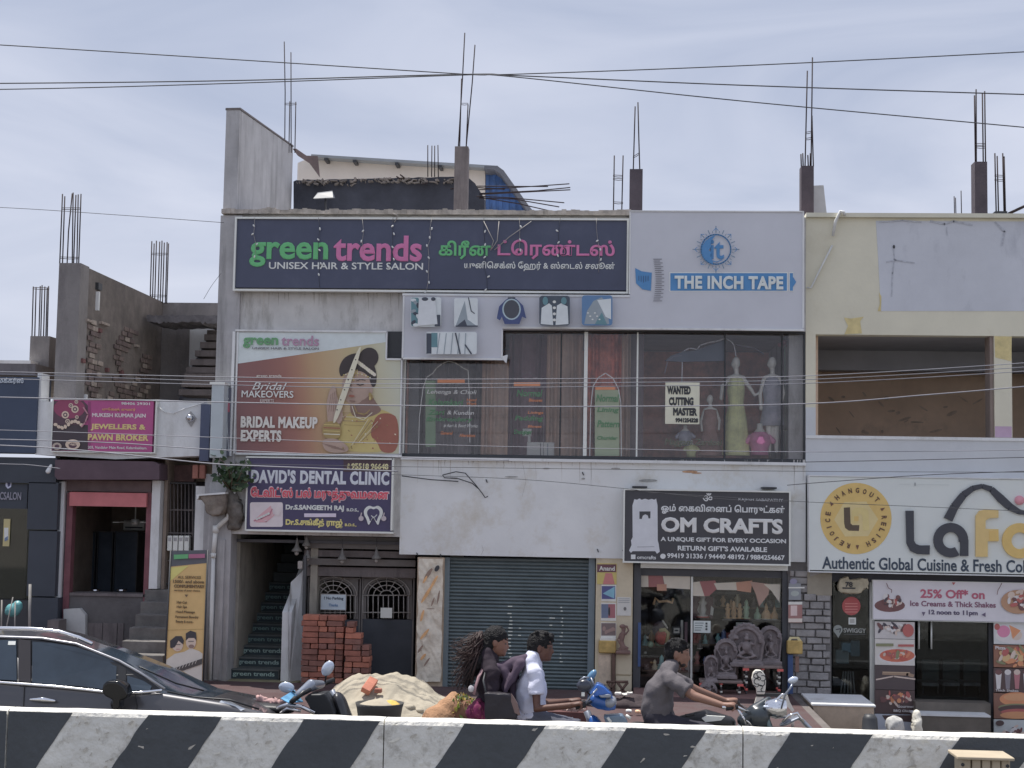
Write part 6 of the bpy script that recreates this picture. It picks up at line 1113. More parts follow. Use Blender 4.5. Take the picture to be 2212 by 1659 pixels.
a.poly([(400, 1284), (408, 1284), (404, 1290)], flat(92, 74, 52)); a.poly([(377, 1198), (408, 1197), (408, 1206), (377, 1208)], flat(72, 140, 92)); a.poly([(409, 1197), (444, 1196), (444, 1205), (409, 1206)], flat(140, 72, 110)); a.build('print', t)
MB().tube([P(449, 1188, YS2+.14), P(438, 1500, YS2-.01)], .012, 6).build('side_pole', blackm, t); MB().tube([P(369, 1190, YS2+.14), P(353, 1500, YS2-.01)], .012, 6).build('side_pole', blackm, t)
# ---------------------------------------------------------------- restaurant building on the right
YRB = FY+.02; cr_ = mat('cream_wall', C(164, 161, 153), .85, .06, 1.5, .1, 25, C(146, 140, 126), .5, (1.5, 1.5, 1.2), .56); gp = mat('blue_grey_patch', C(148, 152, 172), .85, .07, 1.2, .1, 25, C(120, 124, 144), .6, (2.2, 2.2, .9), .56); bwl = mat('pale_blue_wall', C(150, 154, 170), .85, .05, 2, .06, 25)
rb_ = thing('restaurant_building', 'cream and blue grey two storey building with wide open upper bays at the right', 'building', (P(2000, 1500, YRB).x, YRB, 0))
xa = bx1+.005; xe = P(2560, 900, YRB).x; zt_ = P(1960, 462, YRB).z; zo = P(1960, 724, YRB).z; zs = P(1960, 945, YRB).z; zm = P(1960, 1030, YRB).z; zg = P(1960, 1240, YRB).z
b = MB(); b.box(xa, xe, YRB, YRB+.22, zo, zt_-.06); b.box(xa, P(1762, 830, YRB).x, YRB, YRB+.22, zs, zo); b.build('upper_wall', cr_, rb_)
MB().box(xa-.0, xe, YRB-.06, YRB+.3, zt_-.058, zt_).build('parapet_cap', mat('cap_band', C(160, 158, 152), .8, .08, 3), rb_)
MB().box(xa, P(1762, 1000, YRB).x-.001, YRB-.004, YRB-.001, zs, P(1750, 880, YRB).z).build('blue_grey_band', bwl, rb_)
MB().box(xa, xe, YRB-.012, YRB+.2, zm-.1, zs-.001).build('lower_wall', bwl, rb_); MB().box(xa, xe, YRB-.03, YRB-.0125, zs-.03, zs+.012).build('sill', white, rb_)
MB().box(P(2148, 830, YRB).x, P(2186, 830, YRB).x, YRB, YRB+.3, zs+.013, zo-.001).build('bay_pillar', cr_, rb_); MB().box(P(2140, 830, YRB).x, P(2147.5, 830, YRB).x, YRB+.03, YRB+.3, zs+.013, zo-.001).build('bay_pillar_edge', mat('inner_edge', C(104, 92, 92), .9), rb_)
MB().pprism([(2148.2, 726), (2185.5, 727), (2185, 780), (2150, 772)], YRB-.004, YRB-.001).build('yellow_stain', mat('yellow_stain', C(164, 150, 104), .85, .2, 5), rb_); MB().pbox(2149.5, 921, 2185.5, 945, YRB-.004, YRB-.001).build('lilac_band', mat('lilac_paint', C(146, 122, 156), .85, .1, 4), rb_)
MB().pprism([(1892, 477), (2570, 480), (2570, 672), (1903, 672), (1897, 560)], YRB-.0045, YRB-.001).build('faded_patch', gp, rb_)
a = Art(YRB-.005); ys = mat('yellow_stain', (0, 0, 0)); drk = mat('mould_stain', C(134, 138, 158), .9, .2, 20)
a.poly([(1823, 686), (1838, 688), (1866, 684), (1858, 694), (1862, 720), (1824, 722), (1832, 704)], ys); a.poly([(1899, 632), (1904, 640), (1903, 672), (1896, 672), (1901, 655)], ys)
for pts, w_ in (([(1930, 538), (1932, 560), (1928, 590), (1926, 640)], 3), ([(1915, 566), (1935, 562), (1975, 568)], 3), ([(2010, 478), (2040, 484), (2060, 478), (2100, 486)], 4), ([(1900, 480), (1950, 476), (1990, 480)], 3), ([(2150, 480), (2170, 500), (2165, 530)], 4), ([(2045, 490), (2046, 508)], 1.5)): a.line(pts, w_, drk)
a.ell(1931, 533, 2.5, 4, blackm); a.build('stain', rb_)['kind'] = 'stuff'
b = MB(); b.box(xa+.3, xe, YRB+3.2, YRB+3.3, zs-.2, zo); b.box(xa, xa+.2, YRB+.23, YRB+3.2, zs-.2, zt_); b.build('room_wall', mat('room_brown', C(122, 104, 94, 2.0), .9, .15, 1.2, .1, 20, C(96, 84, 80, 1.6), .6, (1.6, 1.6, 1.6), .55), rb_)
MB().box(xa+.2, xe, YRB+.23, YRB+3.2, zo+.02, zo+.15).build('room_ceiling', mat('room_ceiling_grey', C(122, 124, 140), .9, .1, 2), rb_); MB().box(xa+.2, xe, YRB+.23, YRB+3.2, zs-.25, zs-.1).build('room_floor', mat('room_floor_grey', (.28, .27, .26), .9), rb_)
MB().box(xa+.2, xe, YRB+2.2, YRB+2.5, zo-.28, zo+.019).build('ceiling_beam', mat('room_ceiling_grey', (0, 0, 0)), rb_)
a = Art(YRB+3.195); dks = mat('dark_blotch', C(108, 94, 88, 1.8), .9, .3, 9); r4 = random.Random(8)
for i in range(22): a.ell(r4.uniform(1790, 2120), r4.uniform(850, 935), r4.uniform(3, 16), r4.uniform(1, 4), dks, r4.uniform(-30, 60))
a.build('stain', rb_)['kind'] = 'stuff'
MB().box(xa, xe, YRB+.5, 27, zt_-.3, zt_-.1).build('roof_slab', grayp, rb_); MB().box(xa, xe, 27, 27.2, 0, zt_-.1).build('back_wall', grayp, rb_)
c = column(2106, 349, 2133, 470, 21.2, m=rcol, par=rb_)
for q in ([(2105, 206), (2107, 352)], [(2108.5, 193), (2109, 352)], [(2122, 201), (2124, 352)], [(2127, 197), (2129, 352)]): rebar(c, q, 21.25, .010)
tie(c, 2106, 313, 2128, 313, 21.25); tie(c, 2107, 319, 2128, 320, 21.25)
for x, yt in ((2149, 331), (2154, 337), (2166, 331), (2169, 338)): rebar(rb_, [(x, yt), (x+3, 462)], 21.3, .010)
for y in (381, 390): tie(rb_, 2149, y, 2171, y+1, 21.28)
MB().pbox(2150, 456, 2176, 461, 21.2, 21.5).build('steel_plate', blackm, rb_)
for x, yt in ((2061, 424), (2064, 427), (2076, 412)): rebar(rb_, [(x, yt), (x+1, 462)], 21.5, .007)
MB().tube([P(2178, 462, 21), P(2212, 446, 21), P(2300, 405, 21)], .02, 8).build('roof_pipe', rust, rb_); MB().pprism([(1757, 401), (1779, 400), (1786, 462), (1757, 462)], 21.3, 21.4).build('grey_slab', mat('slab_light', C(140, 142, 156), .8, .1, 4), rb_)
t = thing('white_pipe', 'bent white plastic pipe hanging over the cream parapet', 'pipe', P(1800, 520, YRB-.05)); MB().tube([P(1825, 464, YRB-.08), P(1822, 458, YRB-.12), P(1816, 456, YRB-.1), P(1805, 478, YRB-.08), P(1799, 510, YRB-.06)], .022, 8).build('upper_length', pc, t); MB().tube([P(1798, 530, YRB-.04), P(1775, 575, YRB-.04), P(1752, 622, YRB-.04), P(1743, 621, YRB-.04)], .013, 8).build('lower_length', pc, t)
# restaurant board
t = thing('restaurant_board', 'big white restaurant board with round yellow logo and black and yellow name', 'signboard', P(2000, 1240, YRB-.15)); YL_ = YRB-.2
MB().pbox(1749, 1033, 2236, 1236, YL_, YRB-.015).build('panel', mat('board_white', C(164, 170, 180), .5, .03, 2), t); pframe(1747, 1030, 2238, 1241, YL_-.012, YRB-.015, 2.4, white, t)
yl = flat(182, 152, 76); blk2 = flat(52, 54, 66); yl2 = flat(178, 160, 110); a = Art(YL_-.002, .0015)
a.ell(1849, 1120, 77, 77, yl, n=48); q = lambda x, y: (x/2.513+1728, y/2.513+999)
a.poly([q(*p) for p in ((185, 310), (240, 215), (360, 212), (425, 308), (370, 400), (245, 402))], yl2)
a.poly([q(*p) for p in ((238, 245), (272, 243), (275, 330), (285, 340), (323, 340), (320, 372), (265, 370), (245, 355), (240, 330))], flat(74, 62, 52)); a.poly([q(*p) for p in ((282, 330), (282, 262), (300, 245), (345, 245), (372, 262), (376, 368), (342, 370), (340, 290), (325, 275), (312, 290), (312, 330))], flat(184, 166, 104)); a.poly([q(*p) for p in ((294, 318), (294, 292), (318, 292), (318, 318))], yl)
for cx, cy_, an in ((170, 222, -35), (450, 252, 60), (312, 460, 180)):
    x, y = q(cx, cy_); pts = [(0, -5.5), (3.6, 4.5), (-3.6, 4.5)]; ca, sa = math.cos(R(an)), math.sin(R(an)); a.poly([(x+u*ca-v*sa, y+u*sa+v*ca) for u, v in pts], flat(92, 60, 50))
a.line([q(540, 118), q(600, 118)], .8, flat(150, 156, 166)); a.line([q(640, 120), q(810, 122)], .8, flat(150, 156, 166)); a.ell(*q(625, 118), 2, 4, flat(120, 124, 134)); a.build('logo_print', t)
def ring(word, cx, cy_, r, a0, a1, hh, m_, par):
    n = len(word)
    for i, ch in enumerate(word):
        an = R(a0+(a1-a0)*(i/(n-1) if n > 1 else 0)); x, y = cx+r*math.cos(an), cy_-r*math.sin(an); wd = {'I': 2.4, 'J': 5}.get(ch, 7.5)
        text(ch, x-wd/2, y-hh/2, x+wd/2, y+hh/2, YL_-.006, m_, par, .03, rot=an-math.pi/2)
lb = flat(80, 58, 50); ring('HANGOUT', 1849, 1120, 61, 132, 42, 11, lb, t); ring('RELISH', 1849, 1120, 61, 2, -64, 11, lb, t); ring('REJOICE', 1849, 1120, 61, -106, -190, 11, lb, t)
def solid(pts, m_, nm='letter', th=.035): MB().pprism([q(*p) for p in pts], YL_-th, YL_-.001).build(nm, m_, t)
solid(((575, 262), (618, 262), (620, 425), (630, 442), (650, 450), (706, 450), (704, 500), (640, 498), (600, 480), (580, 440)), blk2)
def dletter(cx, cy_, ro, ri, m_, a0=0, a1=360, n=28):
    b = MB(); 
    for k in range(n):
        t0, t1 = R(a0+(a1-a0)*k/n), R(a0+(a1-a0)*(k+1)/n); qs = [(cx+ro*math.cos(t0), cy_+ro*math.sin(t0)), (cx+ro*math.cos(t1), cy_+ro*math.sin(t1)), (cx+ri*math.cos(t1), cy_+ri*math.sin(t1)), (cx+ri*math.cos(t0), cy_+ri*math.sin(t0))]
        b.pprism([q(*p) for p in qs], YL_-.035, YL_-.001)
    b.build('letter', m_, t)
dletter(820, 422, 94, 44, blk2, 60, 370); solid(((872, 420), (915, 420), (915, 508), (872, 508)), blk2, 'letter', .033)
solid(((955, 512), (955, 290), (975, 262), (1010, 255), (1078, 258), (1078, 300), (1030, 302), (1008, 315), (1008, 360), (1078, 362), (1078, 428), (1020, 428), (1020, 512)), flat(178, 152, 92)); solid(((1028, 372), (1078, 368), (1080, 425), (1030, 425)), yl, 'letter', .04)
dletter(1195, 425, 96, 46, yl, 25, 355)
b = MB(); sw = [(805, 310, 25), (840, 240, 22), (890, 175, 19), (940, 140, 15), (990, 128, 12), (1040, 145, 16), (1090, 195, 22), (1140, 240, 20), (1190, 268, 14), (1240, 276, 10)]
for (x0, y0, w0), (x1, y1, w1) in zip(sw[:-1], sw[1:]):
    L_ = math.hypot(x1-x0, y1-y0); nx, ny = -(y1-y0)/L_, (x1-x0)/L_; b.pprism([q(x0+nx*w0, y0+ny*w0), q(x1+nx*w1, y1+ny*w1), q(x1-nx*w1, y1-ny*w1), q(x0-nx*w0, y0-ny*w0)], YL_-.03, YL_-.002)
b.build('swoosh', blk2, t); MB().lathe(P(2201.5, 1080.6, YL_), [(.001, -.03), (.062, -.03), (.062, -.001)], 20, axis='y').build('pink_dot', flat(172, 110, 132), t)
text('Authentic Global Cuisine & Fresh Col', 1776, 1206, 2214, 1233, YL_-.001, flat(44, 56, 76), t, .02)
# ground floor
MB().box(xa, xe, YRB+.02, YRB+.3, zg-.12, zm-.101).build('beam', mat('dark_beam', C(56, 56, 66), .9, .1, 4), rb_)
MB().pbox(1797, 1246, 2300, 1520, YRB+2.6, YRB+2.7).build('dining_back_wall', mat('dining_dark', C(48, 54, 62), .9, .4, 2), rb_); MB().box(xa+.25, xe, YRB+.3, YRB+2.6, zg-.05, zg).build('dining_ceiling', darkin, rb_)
MB().pbox(1700, 1216, 1798, 1240, YRB-.02, YRB+.2).build('header_block', dkcon, rb_)
gd = glass('restaurant_glass', (.72, .76, .76), .0, .03)
t = sub('restaurant_shopfront', rb_, P(2000, 1560, YRB+.1)); YR_ = YRB+.1
MB().pbox(1799, 1248, 1878, 1516, YR_, YR_+.008).build('pane', gd, t); MB().pbox(1980, 1340, 2136, 1518, YR_+.02, YR_+.028).build('door_pane', gd, t); MB().pbox(2137, 1340, 2147, 1580, YR_-.02, YR_+.05).build('frame', frd, t); MB().pbox(1879, 1246, 1889, 1580, YR_-.03, YR_+.05).build('frame', alum, t); MB().pbox(1795, 1240, 2300, 1257, YR_-.01, YR_+.05).build('top_frame', frd, t)
for x in (1985, 2012): MB().tube([P(x, 1342, YR_-.05), P(x, 1402, YR_-.05)], .012, 8).build('handle', alum, t)
MB().pbox(1978, 1518, 2140, 1545, YR_-.3, YR_+.3).build('upper_step', mat('door_step_brown', C(84, 78, 76), .8, .2, 4), rb_); MB().pbox(1976, 1544, 2140, 1548, YR_-.62, YR_-.3).build('step_nosing', white, rb_); MB().pbox(1978, 1548, 2140, 1580, YR_-.6, YR_-.3).build('lower_step', mat('door_step_brown', (0, 0, 0)), rb_)
t = thing('offer_banner', 'white ice cream offer banner with red heading over the restaurant door', 'banner', P(2050, 1340, YRB-.02)); YO_ = YRB-.05
MB().pbox(1886, 1257, 2236, 1341, YO_, YRB+.0).build('sheet', mat('banner_white', C(166, 164, 182), .6, .05, 3), t); pframe(1884, 1256, 2238, 1343, YO_-.004, YRB+.0, 1, alum, t)
text('25% Off* on', 1988, 1273, 2127, 1293, YO_-.001, flat(150, 66, 96), t, .03); text('Ice Creams & Thick Shakes', 1966, 1299, 2151, 1311, YO_-.001, flat(106, 62, 92), t, .02); text('12 noon to 11pm', 2006, 1318, 2112, 1331, YO_-.001, flat(70, 62, 92), t, .04)
a = Art(YO_-.002, .0006); ch = flat(96, 62, 66); crr = flat(168, 150, 148); rdc = flat(150, 72, 72); wh2 = flat(176, 172, 184)
def food(cx, cy_, rx, ry, cols, n, seed, a=a):
    r5 = random.Random(seed)
    for i in range(n):
        an = r5.uniform(0, 6.28); u = r5.uniform(0, .85); a.ell(cx+rx*u*math.cos(an), cy_+ry*u*math.sin(an), rx*r5.uniform(.1, .28), ry*r5.uniform(.12, .32), cols[i % len(cols)], r5.uniform(0, 180), 9)
a.ell(1922, 1308, 33, 14, ch); food(1922, 1300, 30, 16, (wh2, ch, rdc, crr, flat(66, 58, 70)), 26, 3); a.ell(2200, 1300, 38, 26, flat(150, 112, 88)); food(2200, 1296, 34, 24, (crr, rdc, ch, wh2), 26, 5)
a.line([(1915, 1260), (1919, 1270), (1926, 1274), (1926, 1280)], 1.4, ch); a.line([(2164, 1260), (2160, 1268), (2156, 1274), (2154, 1284)], 1.4, ch); a.poly([(1991, 1322), (1999, 1322), (1995, 1331)], flat(80, 70, 100)); a.poly([(2120, 1328), (2129, 1323), (2129, 1333)], flat(80, 70, 100)); a.poly([(2056, 1258), (2064, 1258), (2060, 1264)], rdc); a.build('print', t)
YQ = YRB-.03
def poster(label, x0, y0, x1, y1, base):
    t = thing('food_poster', label, 'poster', P((x0+x1)/2, y1, YQ), 'food posters on the restaurant front'); MB().pbox(x0, y0, x1, y1, YQ, YQ+.03).build('sheet', base, t); return t, Art(YQ-.0005, .0004)
brn = flat(74, 58, 62); pkp = flat(172, 96, 138); org2 = flat(176, 112, 72); grs = flat(108, 110, 84)
t, a2 = poster('food poster of iced chocolate cups, topmost of the left column', 1890, 1343, 1976, 1380, flat(156, 152, 162)); food(1930, 1356, 40, 14, (wh2, flat(58, 54, 68), ch, crr), 34, 7, a2); a2.ell(1962, 1362, 12, 14, rdc); a2.build('print', t)
t, a2 = poster('food poster of red saucy pasta on a white plate', 1890, 1381, 1976, 1437, flat(166, 162, 168)); a2.ell(1936, 1418, 42, 17, wh2); a2.ell(1938, 1416, 38, 14, flat(170, 84, 62)); food(1938, 1414, 36, 13, (flat(184, 108, 78), crr, rdc, grs, flat(160, 66, 56)), 34, 9, a2); a2.rect(1892, 1390, 1930, 1396, grs); a2.rect(1940, 1392, 1974, 1397, rdc); a2.build('print', t)
t, a2 = poster('dark food poster with a long rolled sandwich', 1890, 1438, 1976, 1490, flat(70, 60, 66)); a2.line([(1908, 1454), (1960, 1456), (1972, 1460)], 7, flat(128, 104, 90)); a2.line([(1893, 1468), (1930, 1461), (1976, 1467)], 3, crr); a2.line([(1908, 1452), (1965, 1453)], 2, flat(150, 128, 110)); a2.build('print', t)
t, a2 = poster('food poster of barbecue meat with white lettering', 1890, 1491, 1976, 1542, brn); food(1938, 1508, 38, 16, (rdc, ch, crr, org2, flat(112, 70, 74)), 40, 12, a2); a2.build('print', t); text('Gourmet', 1938, 1523, 1974, 1529, YQ-.022, wh2, t, .02); text('BBQ Chicken', 1930, 1533, 1976, 1539, YQ-.022, wh2, t, .03)
t, a2 = poster('pale lowest food poster of the left column', 1890, 1543, 1976, 1580, flat(150, 156, 180)); a2.poly([(1905, 1545), (1974, 1545), (1970, 1560), (1912, 1556)], brn); a2.build('print', t)
t, a2 = poster('food poster of pink and vanilla ice cream scoops, topmost of the right column', 2147, 1343, 2236, 1392, flat(158, 160, 172)); a2.ell(2190, 1374, 40, 16, wh2); a2.ell(2168, 1364, 14, 13, pkp); a2.ell(2196, 1372, 12, 11, crr); a2.poly([(2180, 1350), (2205, 1362), (2188, 1380)], org2); a2.ell(2154, 1354, 6, 7, rdc); a2.build('print', t)
t, a2 = poster('pizza food poster in the right column', 2147, 1394, 2236, 1442, flat(120, 80, 66)); food(2192, 1420, 44, 24, (flat(170, 140, 96), rdc, crr, grs, org2), 50, 21, a2); a2.build('print', t); text('Pizza', 2150, 1396, 2172, 1403, YQ-.022, wh2, t, .03)
t, a2 = poster('thick shake glasses food poster in the right column', 2147, 1444, 2236, 1496, brn); [(a2.poly([(2150+i*20, 1450), (2164+i*20, 1450), (2161+i*20, 1488), (2153+i*20, 1488)], (wh2, flat(110, 104, 120), flat(150, 90, 104), wh2)[i]), a2.ell(2157+i*20, 1452, 7, 6, (ch, wh2, crr, ch)[i])) for i in range(4)]; a2.build('print', t); text('Thick Shakes', 2150, 1489, 2200, 1494, YQ-.012, wh2, t, .02)
t, a2 = poster('burger food poster in the right column', 2147, 1498, 2236, 1553, flat(112, 76, 66)); a2.ell(2195, 1510, 36, 15, org2); a2.ell(2196, 1506, 28, 8, flat(186, 132, 92)); a2.ell(2196, 1528, 40, 8, grs); a2.ell(2196, 1532, 40, 9, brn); a2.ell(2200, 1538, 38, 7, rdc); a2.ell(2196, 1545, 36, 8, flat(170, 116, 76)); a2.build('print', t)
t, a2 = poster('dessert bowl food poster, lowest of the right column', 2147, 1555, 2236, 1610, flat(152, 158, 170)); food(2196, 1584, 38, 18, (wh2, ch, flat(70, 50, 60), crr), 40, 31, a2); a2.ell(2160, 1562, 9, 6, brn); a2.build('print', t)
t = thing('round_sticker', 'red round food app sticker on the left restaurant pane', 'sticker', P(1839, 1329, YR_)); a2 = Art(YR_-.002); a2.ell(1839, 1309, 20, 20, flat(150, 58, 62)); [a2.line([(1826, 1304+i*6), (1852, 1304+i*6)], 1.6, flat(186, 120, 120)) for i in range(4)]; a2.build('print', t)
t = thing('paper_card', 'small white card below the red round sticker', 'card', P(1841, 1350, YR_)); MB().pbox(1833, 1334, 1849, 1349, YR_-.008, YR_-.001).build('card', fwt, t); Art(YR_-.009).rect(1836, 1337, 1846, 1346, flat(140, 140, 146)).build('print', t)
t = thing('delivery_sticker', 'grey delivery app pin and name sticker on the left pane', 'sticker', P(1840, 1375, YR_)); a2 = Art(YR_-.002); a2.ell(1810, 1360, 10, 10, flat(120, 126, 132)); a2.poly([(1803, 1366), (1817, 1366), (1811, 1378)], flat(120, 126, 132)); a2.line([(1806, 1360), (1816, 1358), (1814, 1366)], 2, blackm); a2.line([(1823, 1370), (1871, 1370)], 1, flat(84, 90, 98)); a2.build('print', t); text('SWIGGY', 1822, 1357, 1871, 1367, YR_-.004, flat(128, 132, 138), t, .03)
t = thing('plastic_crate', 'pile of translucent blue plastic boxes behind the left pane', 'boxes', P(1836, 1435, YR_+.3))
for x0, y0, x1, y1, c_ in ((1805, 1404, 1834, 1434, flat(98, 116, 134)), (1818, 1388, 1838, 1410, flat(80, 124, 160)), (1838, 1384, 1858, 1418, flat(70, 98, 124))): MB().pbox(x0, y0, x1, y1, YR_+.2, YR_+.4, c=.01).build('box', c_, t)
t = thing('torn_carton', 'torn beige carton with the number 78 above the red sticker', 'carton', P(1843, 1280, YR_-.1)); fuse(MB().pprism([(1812, 1262), (1816, 1250), (1832, 1246), (1836, 1252), (1876, 1249), (1877, 1270), (1866, 1274), (1862, 1281), (1818, 1281), (1811, 1276)], YR_-.16, YR_-.02), 'flap', mat('carton_beige', C(140, 132, 118), .9, .2, 8), t, .012, 1, .03, 12); text('78', 1826, 1257, 1842, 1268, YR_-.175, blackm, t, .03); MB().pbox(1820, 1269, 1848, 1272, YR_-.17, YR_-.16).build('dark_band', blackm, t)
t = thing('wooden_sticks', 'bundle of sticks leaning behind the left restaurant pane', 'sticks', P(1835, 1510, YR_+.3)); [MB().tube([P(1815+i*8, 1505, YR_+.3), P(1822+i*5, 1450, YR_+.35)], .012, 6).build('stick', grayp, t) for i in range(5)]
for i in range(3):
    t = thing('restaurant_chair', ('left', 'middle', 'right')[i]+' dark chair faintly visible behind the restaurant door', 'chair', P(2010+i*45, 1515, YR_+1.2), 'chairs inside the restaurant'); x = 2010+i*45
    MB().pbox(x-18, 1475, x+18, 1482, YR_+1.0, YR_+1.4).build('seat', grayp, t); MB().pbox(x-18, 1425, x+18, 1474, YR_+1.38, YR_+1.42).build('backrest', mat('chair_blue', C(80, 92, 100), .7), t)
    for sx in (-16, 16):
        for yy in (1.02, 1.38): MB().pbox(x+sx-1.5, 1482, x+sx+1.5, 1520, YR_+yy, YR_+yy+.02).build('leg', blackm, t)
MB().box(hx+.01, 14, YR_+.31, 23.29, -.46, P(2050, 1519, YR_).z-.004).build('dining_floor', mat('dining_floor_grey', (.12, .12, .12), .4), rb_); MB().pbox(1797, 1516, 1890, 1600, YR_-.02, YR_+.3).build('plinth_wall', dkcon, rb_)
MB().box(xe-.22, xe-.002, YRB+.001, 27, -.46, zo-.001).build('end_wall', cr_, rb_); MB().box(P(2240, 1300, YRB).x, xe-.23, YRB+.04, YRB+.3, -.46, zg-.13).build('shop_wall', cr_, rb_)
# planter box, cone, boulder
t = thing('granite_planter', 'low marble faced box with a white top edge left of the restaurant door', 'planter', P(1820, 1580, 19.0)); YG_ = 19.0
zt2 = P(1820, 1521, YG_).z; X0, X1, _, _ = BX(1757, 1521, 1888, 1580, YG_); MB().box(X0, X1, YG_, YG_+1.0, -.46, zt2-.03).build('box', mat('planter_marble', C(138, 122, 112), .5, .2, 5, 0, 1, C(100, 88, 84), .6, (3, 3, 1), .5), t); MB().box(X0-.02, X1+.02, YG_-.02, YG_+1.02, zt2-.029, zt2, c=.006).build('top_slab', white, t)
t = thing('black_cone', 'matt black truncated cone beside the planter', 'cone', P(1879, 1600, 18.6)); p = P(1879, 1543, 18.6); MB().lathe((p.x, p.y, 0), [(.001, p.z), (.06, p.z), (.09, p.z-.05), (.12, -.42), (.17, -.43), (.17, -.46), (.001, -.46)], 18).build('body', blackm, t)
t = thing('round_stone', 'grey banded round stone in front of the lowest left food poster', 'stone', P(1933, 1590, 18.6)); p = P(1933, 1568, 18.6); fuse(MB().ell(p, (.115, .1, .12)).box(p.x-.08, p.x+.08, p.y-.08, p.y+.08, -.46, p.z), 'stone', mat('banded_stone', C(140, 140, 148), .8, .3, 10, .3, 20), t, .012, 2, .02, 14)
t = thing('white_sack', 'white plastic sack end beside the restaurant step', 'sack', P(1978, 1590, 18.7)); p = P(1980, 1565, 18.7); fuse(MB().ell(p, (.07, .09, .17)).box(p.x-.05, p.x+.05, p.y-.06, p.y+.06, -.46, p.z), 'body', mat('sack_white', C(170, 168, 168), .7, .1, 9), t, .012, 2, .03, 12)
# ---------------------------------------------------------------- overhead cables
cbk = mat('cable_black', C(48, 50, 60), .6, .1, 5); csun = mat('cable_sunlit_grey', S(146, 146, 154), .5, .1, 5)  # sunlight on the mid-height cables is put into this pale grey
def cable(label, pts, Y, m_, r, grp, sub=10):
    t = thing('overhead_cable', label, 'cable', P(*pts[0], Y), grp); cc = []
    for i in range(len(pts)-1):
        p0 = pts[max(i-1, 0)]; p1, p2 = pts[i], pts[i+1]; p3 = pts[min(i+2, len(pts)-1)]
        for k in range(sub):
            u = k/sub; cc.append([.5*((2*p1[j])+(-p0[j]+p2[j])*u+(2*p0[j]-5*p1[j]+4*p2[j]-p3[j])*u*u+(-p0[j]+3*p1[j]-3*p2[j]+p3[j])*u**3) for j in (0, 1)])
    cc.append(pts[-1]); MB().tube([P(a, b, Y) for a, b in cc], r, 6).build('cable', m_, t)
G1 = 'high black cables against the sky'; G2 = 'pale cables strung across the shop fronts'
cable('high cable falling from the top left corner past the crossing to the right', [(-600, 62), (0, 97), (560, 132), (1000, 160), (1110, 166), (1600, 218), (2212, 275), (2800, 330)], 14, cbk, .0055, G1)
cable('high cable level at the left and rising to the top right corner', [(-600, 196), (0, 193), (500, 180), (1000, 162), (1120, 160), (1600, 142), (2212, 112), (2800, 80)], 14.05, cbk, .0055, G1)
cable('high cable level at the left and sinking gently to the right', [(-600, 182), (0, 180), (500, 174), (1000, 160.5), (1130, 164), (1600, 184), (2212, 204), (2800, 220)], 14.1, cbk, .0062, G1)
cable('thin lone cable at the far left ending at the parapet wing', [(-400, 432), (0, 448), (250, 464), (484, 481)], 20, cbk, .004, G1)
cable('short thin wire slanting up beside the left edge of the white building', [(440, 646), (458, 616), (478, 590)], 20, cbk, .003, G1)
for i, (pts, lab_) in enumerate((([(-400, 796), (0, 803), (470, 814), (870, 819), (1375, 817), (1740, 812), (2212, 784), (2700, 745)], 'topmost of the three close cables crossing the upper windows'), ([(-400, 800), (0, 808), (470, 823), (870, 829), (1375, 826), (1740, 820), (2212, 793), (2700, 755)], 'middle of three close cables crossing the upper windows'), ([(-400, 812), (0, 818), (470, 831), (870, 838), (1375, 834), (1740, 828), (2212, 802), (2700, 765)], 'lowest of the three close cables crossing the upper windows'))): cable(lab_, pts, 17.5, csun, .0045, G2)
cable('single cable crossing the middle of the upper windows and rising to the right', [(-400, 850), (0, 858), (440, 868), (870, 876), (1300, 878), (1740, 872), (2000, 853), (2212, 835), (2700, 790)], 17.3, csun, .0065, G2)
cable('cable crossing below the hiring notice and passing in front of the magenta board', [(-400, 920), (0, 929), (330, 940), (870, 959), (1400, 971), (1740, 976), (2212, 972), (2700, 960)], 17.2, csun, .004, G2)
cable('cable crossing the bottom of the magenta board and the bridal billboard foot', [(-400, 942), (0, 949), (250, 957), (480, 972), (870, 988), (1100, 994)], 17.1, csun, .0055, G2)
cable('thick cable drooping below the white parapet of the jeweller', [(-400, 952), (0, 962), (200, 975), (430, 999), (540, 1006), (860, 1018)], 17, csun, .007, G2)
cable('thin cable below the window ledge running over the craft board corner', [(845, 1025), (1120, 1035), (1345, 1055), (1400, 1062), (1560, 1078), (1700, 1085)], 19.4, cbk, .0035, G2)
cable('thin level cable along the whitewashed panel', [(500, 1002), (870, 1008), (1345, 1014), (1740, 1018), (2212, 1020), (2500, 1019)], 19.2, cbk, .0035, G2)
cable('cable along the pale blue wall above the restaurant board', [(1740, 998), (1950, 994), (2212, 988), (2600, 980)], 19.6, cbk, .005, G2)
cable('cable touching the top edge of the restaurant board', [(1700, 1048), (1800, 1040), (2000, 1026), (2212, 1018), (2600, 1005)], 19.5, cbk, .005, G2)
cable('thin cable crossing the yellow round logo', [(1400, 1064), (1740, 1084), (1930, 1092), (2212, 1104), (2600, 1120)], 19.45, cbk, .0035, G2)
cable('cable dipping across the navy shop at the far left', [(-400, 990), (0, 1002), (60, 1004), (130, 1012)], 19.4, csun, .005, G2)
t = thing('wire_tangle', 'loose looped wire tangle hanging on the whitewashed panel', 'wire', P(1010, 1030, FY-.1))
for pts in (((956, 1026), (985, 1019), (1005, 1022), (1028, 1048), (1042, 1066), (1048, 1075), (1054, 1072)), ((956, 1026), (960, 1032), (990, 1034), (1020, 1044), (1034, 1056)), ((868, 1028), (930, 1036), (990, 1040))): MB().tube([P(a, b, FY-.1) for a, b in pts], .007, 6).build('strand', blackm, t)
